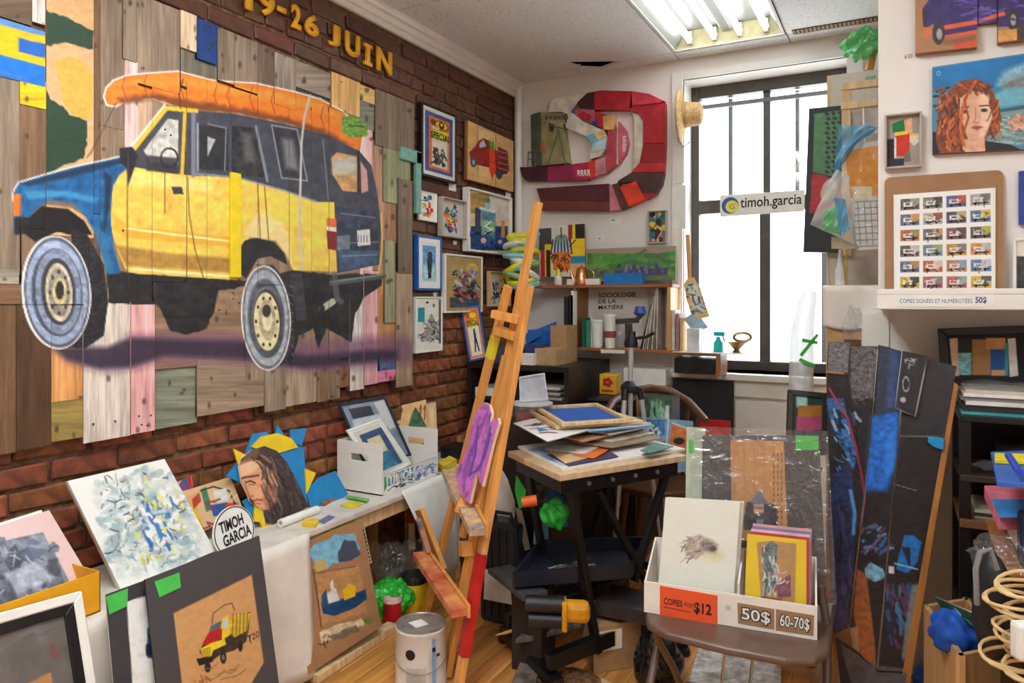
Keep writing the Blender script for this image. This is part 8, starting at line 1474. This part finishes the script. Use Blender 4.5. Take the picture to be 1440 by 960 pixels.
tag(lumpy('blue_cloth', onp(1346, 890, ('z', .49)), (.12, .12, .12), mat('royal_blue_cloth', (20, 80, 176), .7, .2, 30), None, 51, .16, 4, 4), 'crumpled royal blue cloth in the wooden box', 'cloth')
f = Fr(P(1316, 838, 1.95), P(1372, 862, 1.80), P(1384, 885, 1.76), P(1330, 862, 1.92)); tag(art('painted_card', f, lambda cv: (cv.fill((40, 70, 50), .2, 6), cv.strokes(1330, 845, 1384, 880, 20, [(60, 140, 100), (150, 200, 180), (20, 40, 30)], 14, 4, 3, 35, .4)), None, .005, .003, None, PRINT, edge=(200, 190, 170)), 'green and teal painted card leaning over the wooden box', 'card')
tag(lumpy('blue_plastic', V3(*onp(1305, 960, ('z', .05))[:2], .05), (.10, .16, .10), mat('blue_tarp', (30, 90, 180), .4), None, 53, .2, 3, 4, .95), 'blue plastic scrap on the floor behind the wooden box', 'scrap')
# ------------- near right corner: stack with board, trays, cable loops
st = thing('side_cupboard', 'dark cupboard at the right edge below the blue board', 'cupboard', (2.62, 2.2, 0)); boxo('body', DKW, (2.43, 2.95, 1.99, 2.40, 0, .72), st, .004); boxo('top_board', OAK, (2.42, 2.96, 1.98, 2.41, .72, .735), st, .002)
tag(MB().prism([onp(x, y, ('z', .80)) for x, y in ((1384, 700), (1480, 700), (1480, 745), (1404, 745))], (0, 0, .035)).build('pink_box', mat('pink_box', (226, 120, 140), .5), None, bevel=.002), 'pink box with a blue picture at the right edge', 'box')
tag(MB().prism([onp(x, y, ('z', .8355)) for x, y in ((1394, 703), (1480, 703), (1480, 728), (1406, 728))], (0, 0, .002)).build('blue_picture', mat('blue_picture', (60, 130, 190), .5, .2, 12)), 'blue picture lying on the pink box', 'picture')
tag(boxo('white_carton', PAPER, (2.46, 2.8, 2.10, 2.35, .7355, .7995)), 'white carton under the pink box', 'carton')
q = [onp(x, y, ('z', .93)) for x, y in ((1393, 641), (1490, 638), (1490, 690), (1402, 684))]; tag(MB().prism(q, (0, 0, .012)).build('blue_board', mat('cobalt_board', (50, 96, 176), .5, .06), None, bevel=.002), 'blue board with rounded edge jutting in at the right', 'board'); tag(boxo('white_block', PAPER, (2.50, 2.8, 2.16, 2.32, .838, .929)), 'white block supporting the blue board', 'block')
t = thing('yellow_level', 'yellow ruler lying on the blue board', 'ruler', onp(1420, 650, ('z', .943))); MB().prism([onp(x, y, ('z', .943)) for x, y in ((1398, 643), (1490, 645), (1490, 655), (1399, 652))], (0, 0, .012)).build('bar', mat('yellow_ruler', (226, 206, 40), .5), t, bevel=.002); 
o = MB().tube([onp(1418, 640, ('z', .975)), onp(1434, 664, ('z', .965))], .008, 10).build('blue_marker', mat('marker_blue', (40, 70, 190), .35), None, smooth=True); tag(o, 'blue marker lying across the yellow ruler', 'marker')
tag(boxo('navy_case', mat('navy_cloth', (24, 28, 52), .7), (2.45, 2.75, 2.0, 2.06, .7355, .86), None, .01), 'navy cloth case on the dark cupboard', 'case')
tag(lumpy('clear_film', P(1425, 785, 1.68), (.16, .14, .10), FILM, None, 61, .3, 4, 4), 'crumpled clear film at the right edge above the cable loops', 'film')
t = thing('black_backpack', 'black bag with a looped handle beside the cable loops', 'bag', P(1390, 900, 1.62)); lumpy('body', P(1396, 850, 1.64), (.08, .10, .24), mat('black_nylon', (28, 28, 32), .5), t, 63, .08, 3, 2); MB().tube([P(1374, 850, 1.57), P(1372, 800, 1.57), P(1378, 776, 1.57), P(1392, 772, 1.57), P(1402, 800, 1.57)], .006, 8).build('handle', mat('grey_piping', (120, 120, 124), .4), t, smooth=True)
CAB = mat('beige_cable', (206, 176, 126), .5, .08)
names = ['topmost', 'second', 'third', 'fourth', 'fifth', 'sixth', 'lowest']
for k in range(7):
    px, py = [(1452, 822), (1434, 840), (1462, 858), (1448, 882), (1462, 905), (1428, 918), (1462, 938)][k]; c = P(px, py, 1.5 + .02 * (k % 3)); pts = []
    for a in np.linspace(0, 2 * math.pi * 2, 40): rr = 1 - .12 * (a / 12.6); pts.append(c + RT * .072 * rr * math.cos(a) + (UP * .16 + FW * .97) * .05 * rr * math.sin(a) + UP * (.006 * math.sin(a * 1.5 + k) - .008 * a / 6.28))
    tag(MB().tube(pts, .0038, 8).build('cable_loop', CAB, None, smooth=True), names[k] + ' coil in the stack of beige cable loops at the right edge', 'cable', 'beige cable coils')
t = thing('coil_stand', 'wooden peg stand holding the beige cable coils', 'stand', V3(*P(1440, 900, 1.52)[:2], 0)); c = P(1462, 900, 1.53); boxo('post', PINE, (c[0] - .018, c[0] + .018, c[1] - .018, c[1] + .018, 0, 1.35 - .39 * 1.53), t, .003); boxo('base', PINE, (c[0] - .10, c[0] + .12, c[1] - .10, c[1] + .10, 0, .02), t, .003)
tag(MB().obox(P(1450, 900, 1.44), RT, FW, UP, .07, .03, .075).build('white_plug', PAPER, None, bevel=.008), 'white plug block among the cable coils', 'plug')
c = P(1132, 640, 2.62); tag(boxo('carton', CARD, (c[0] - .10, c[0] + .02, c[1] - .02, c[1] + .10, 0, c[2] - .003)), 'carton standing under the dark-framed colour block picture', 'carton')
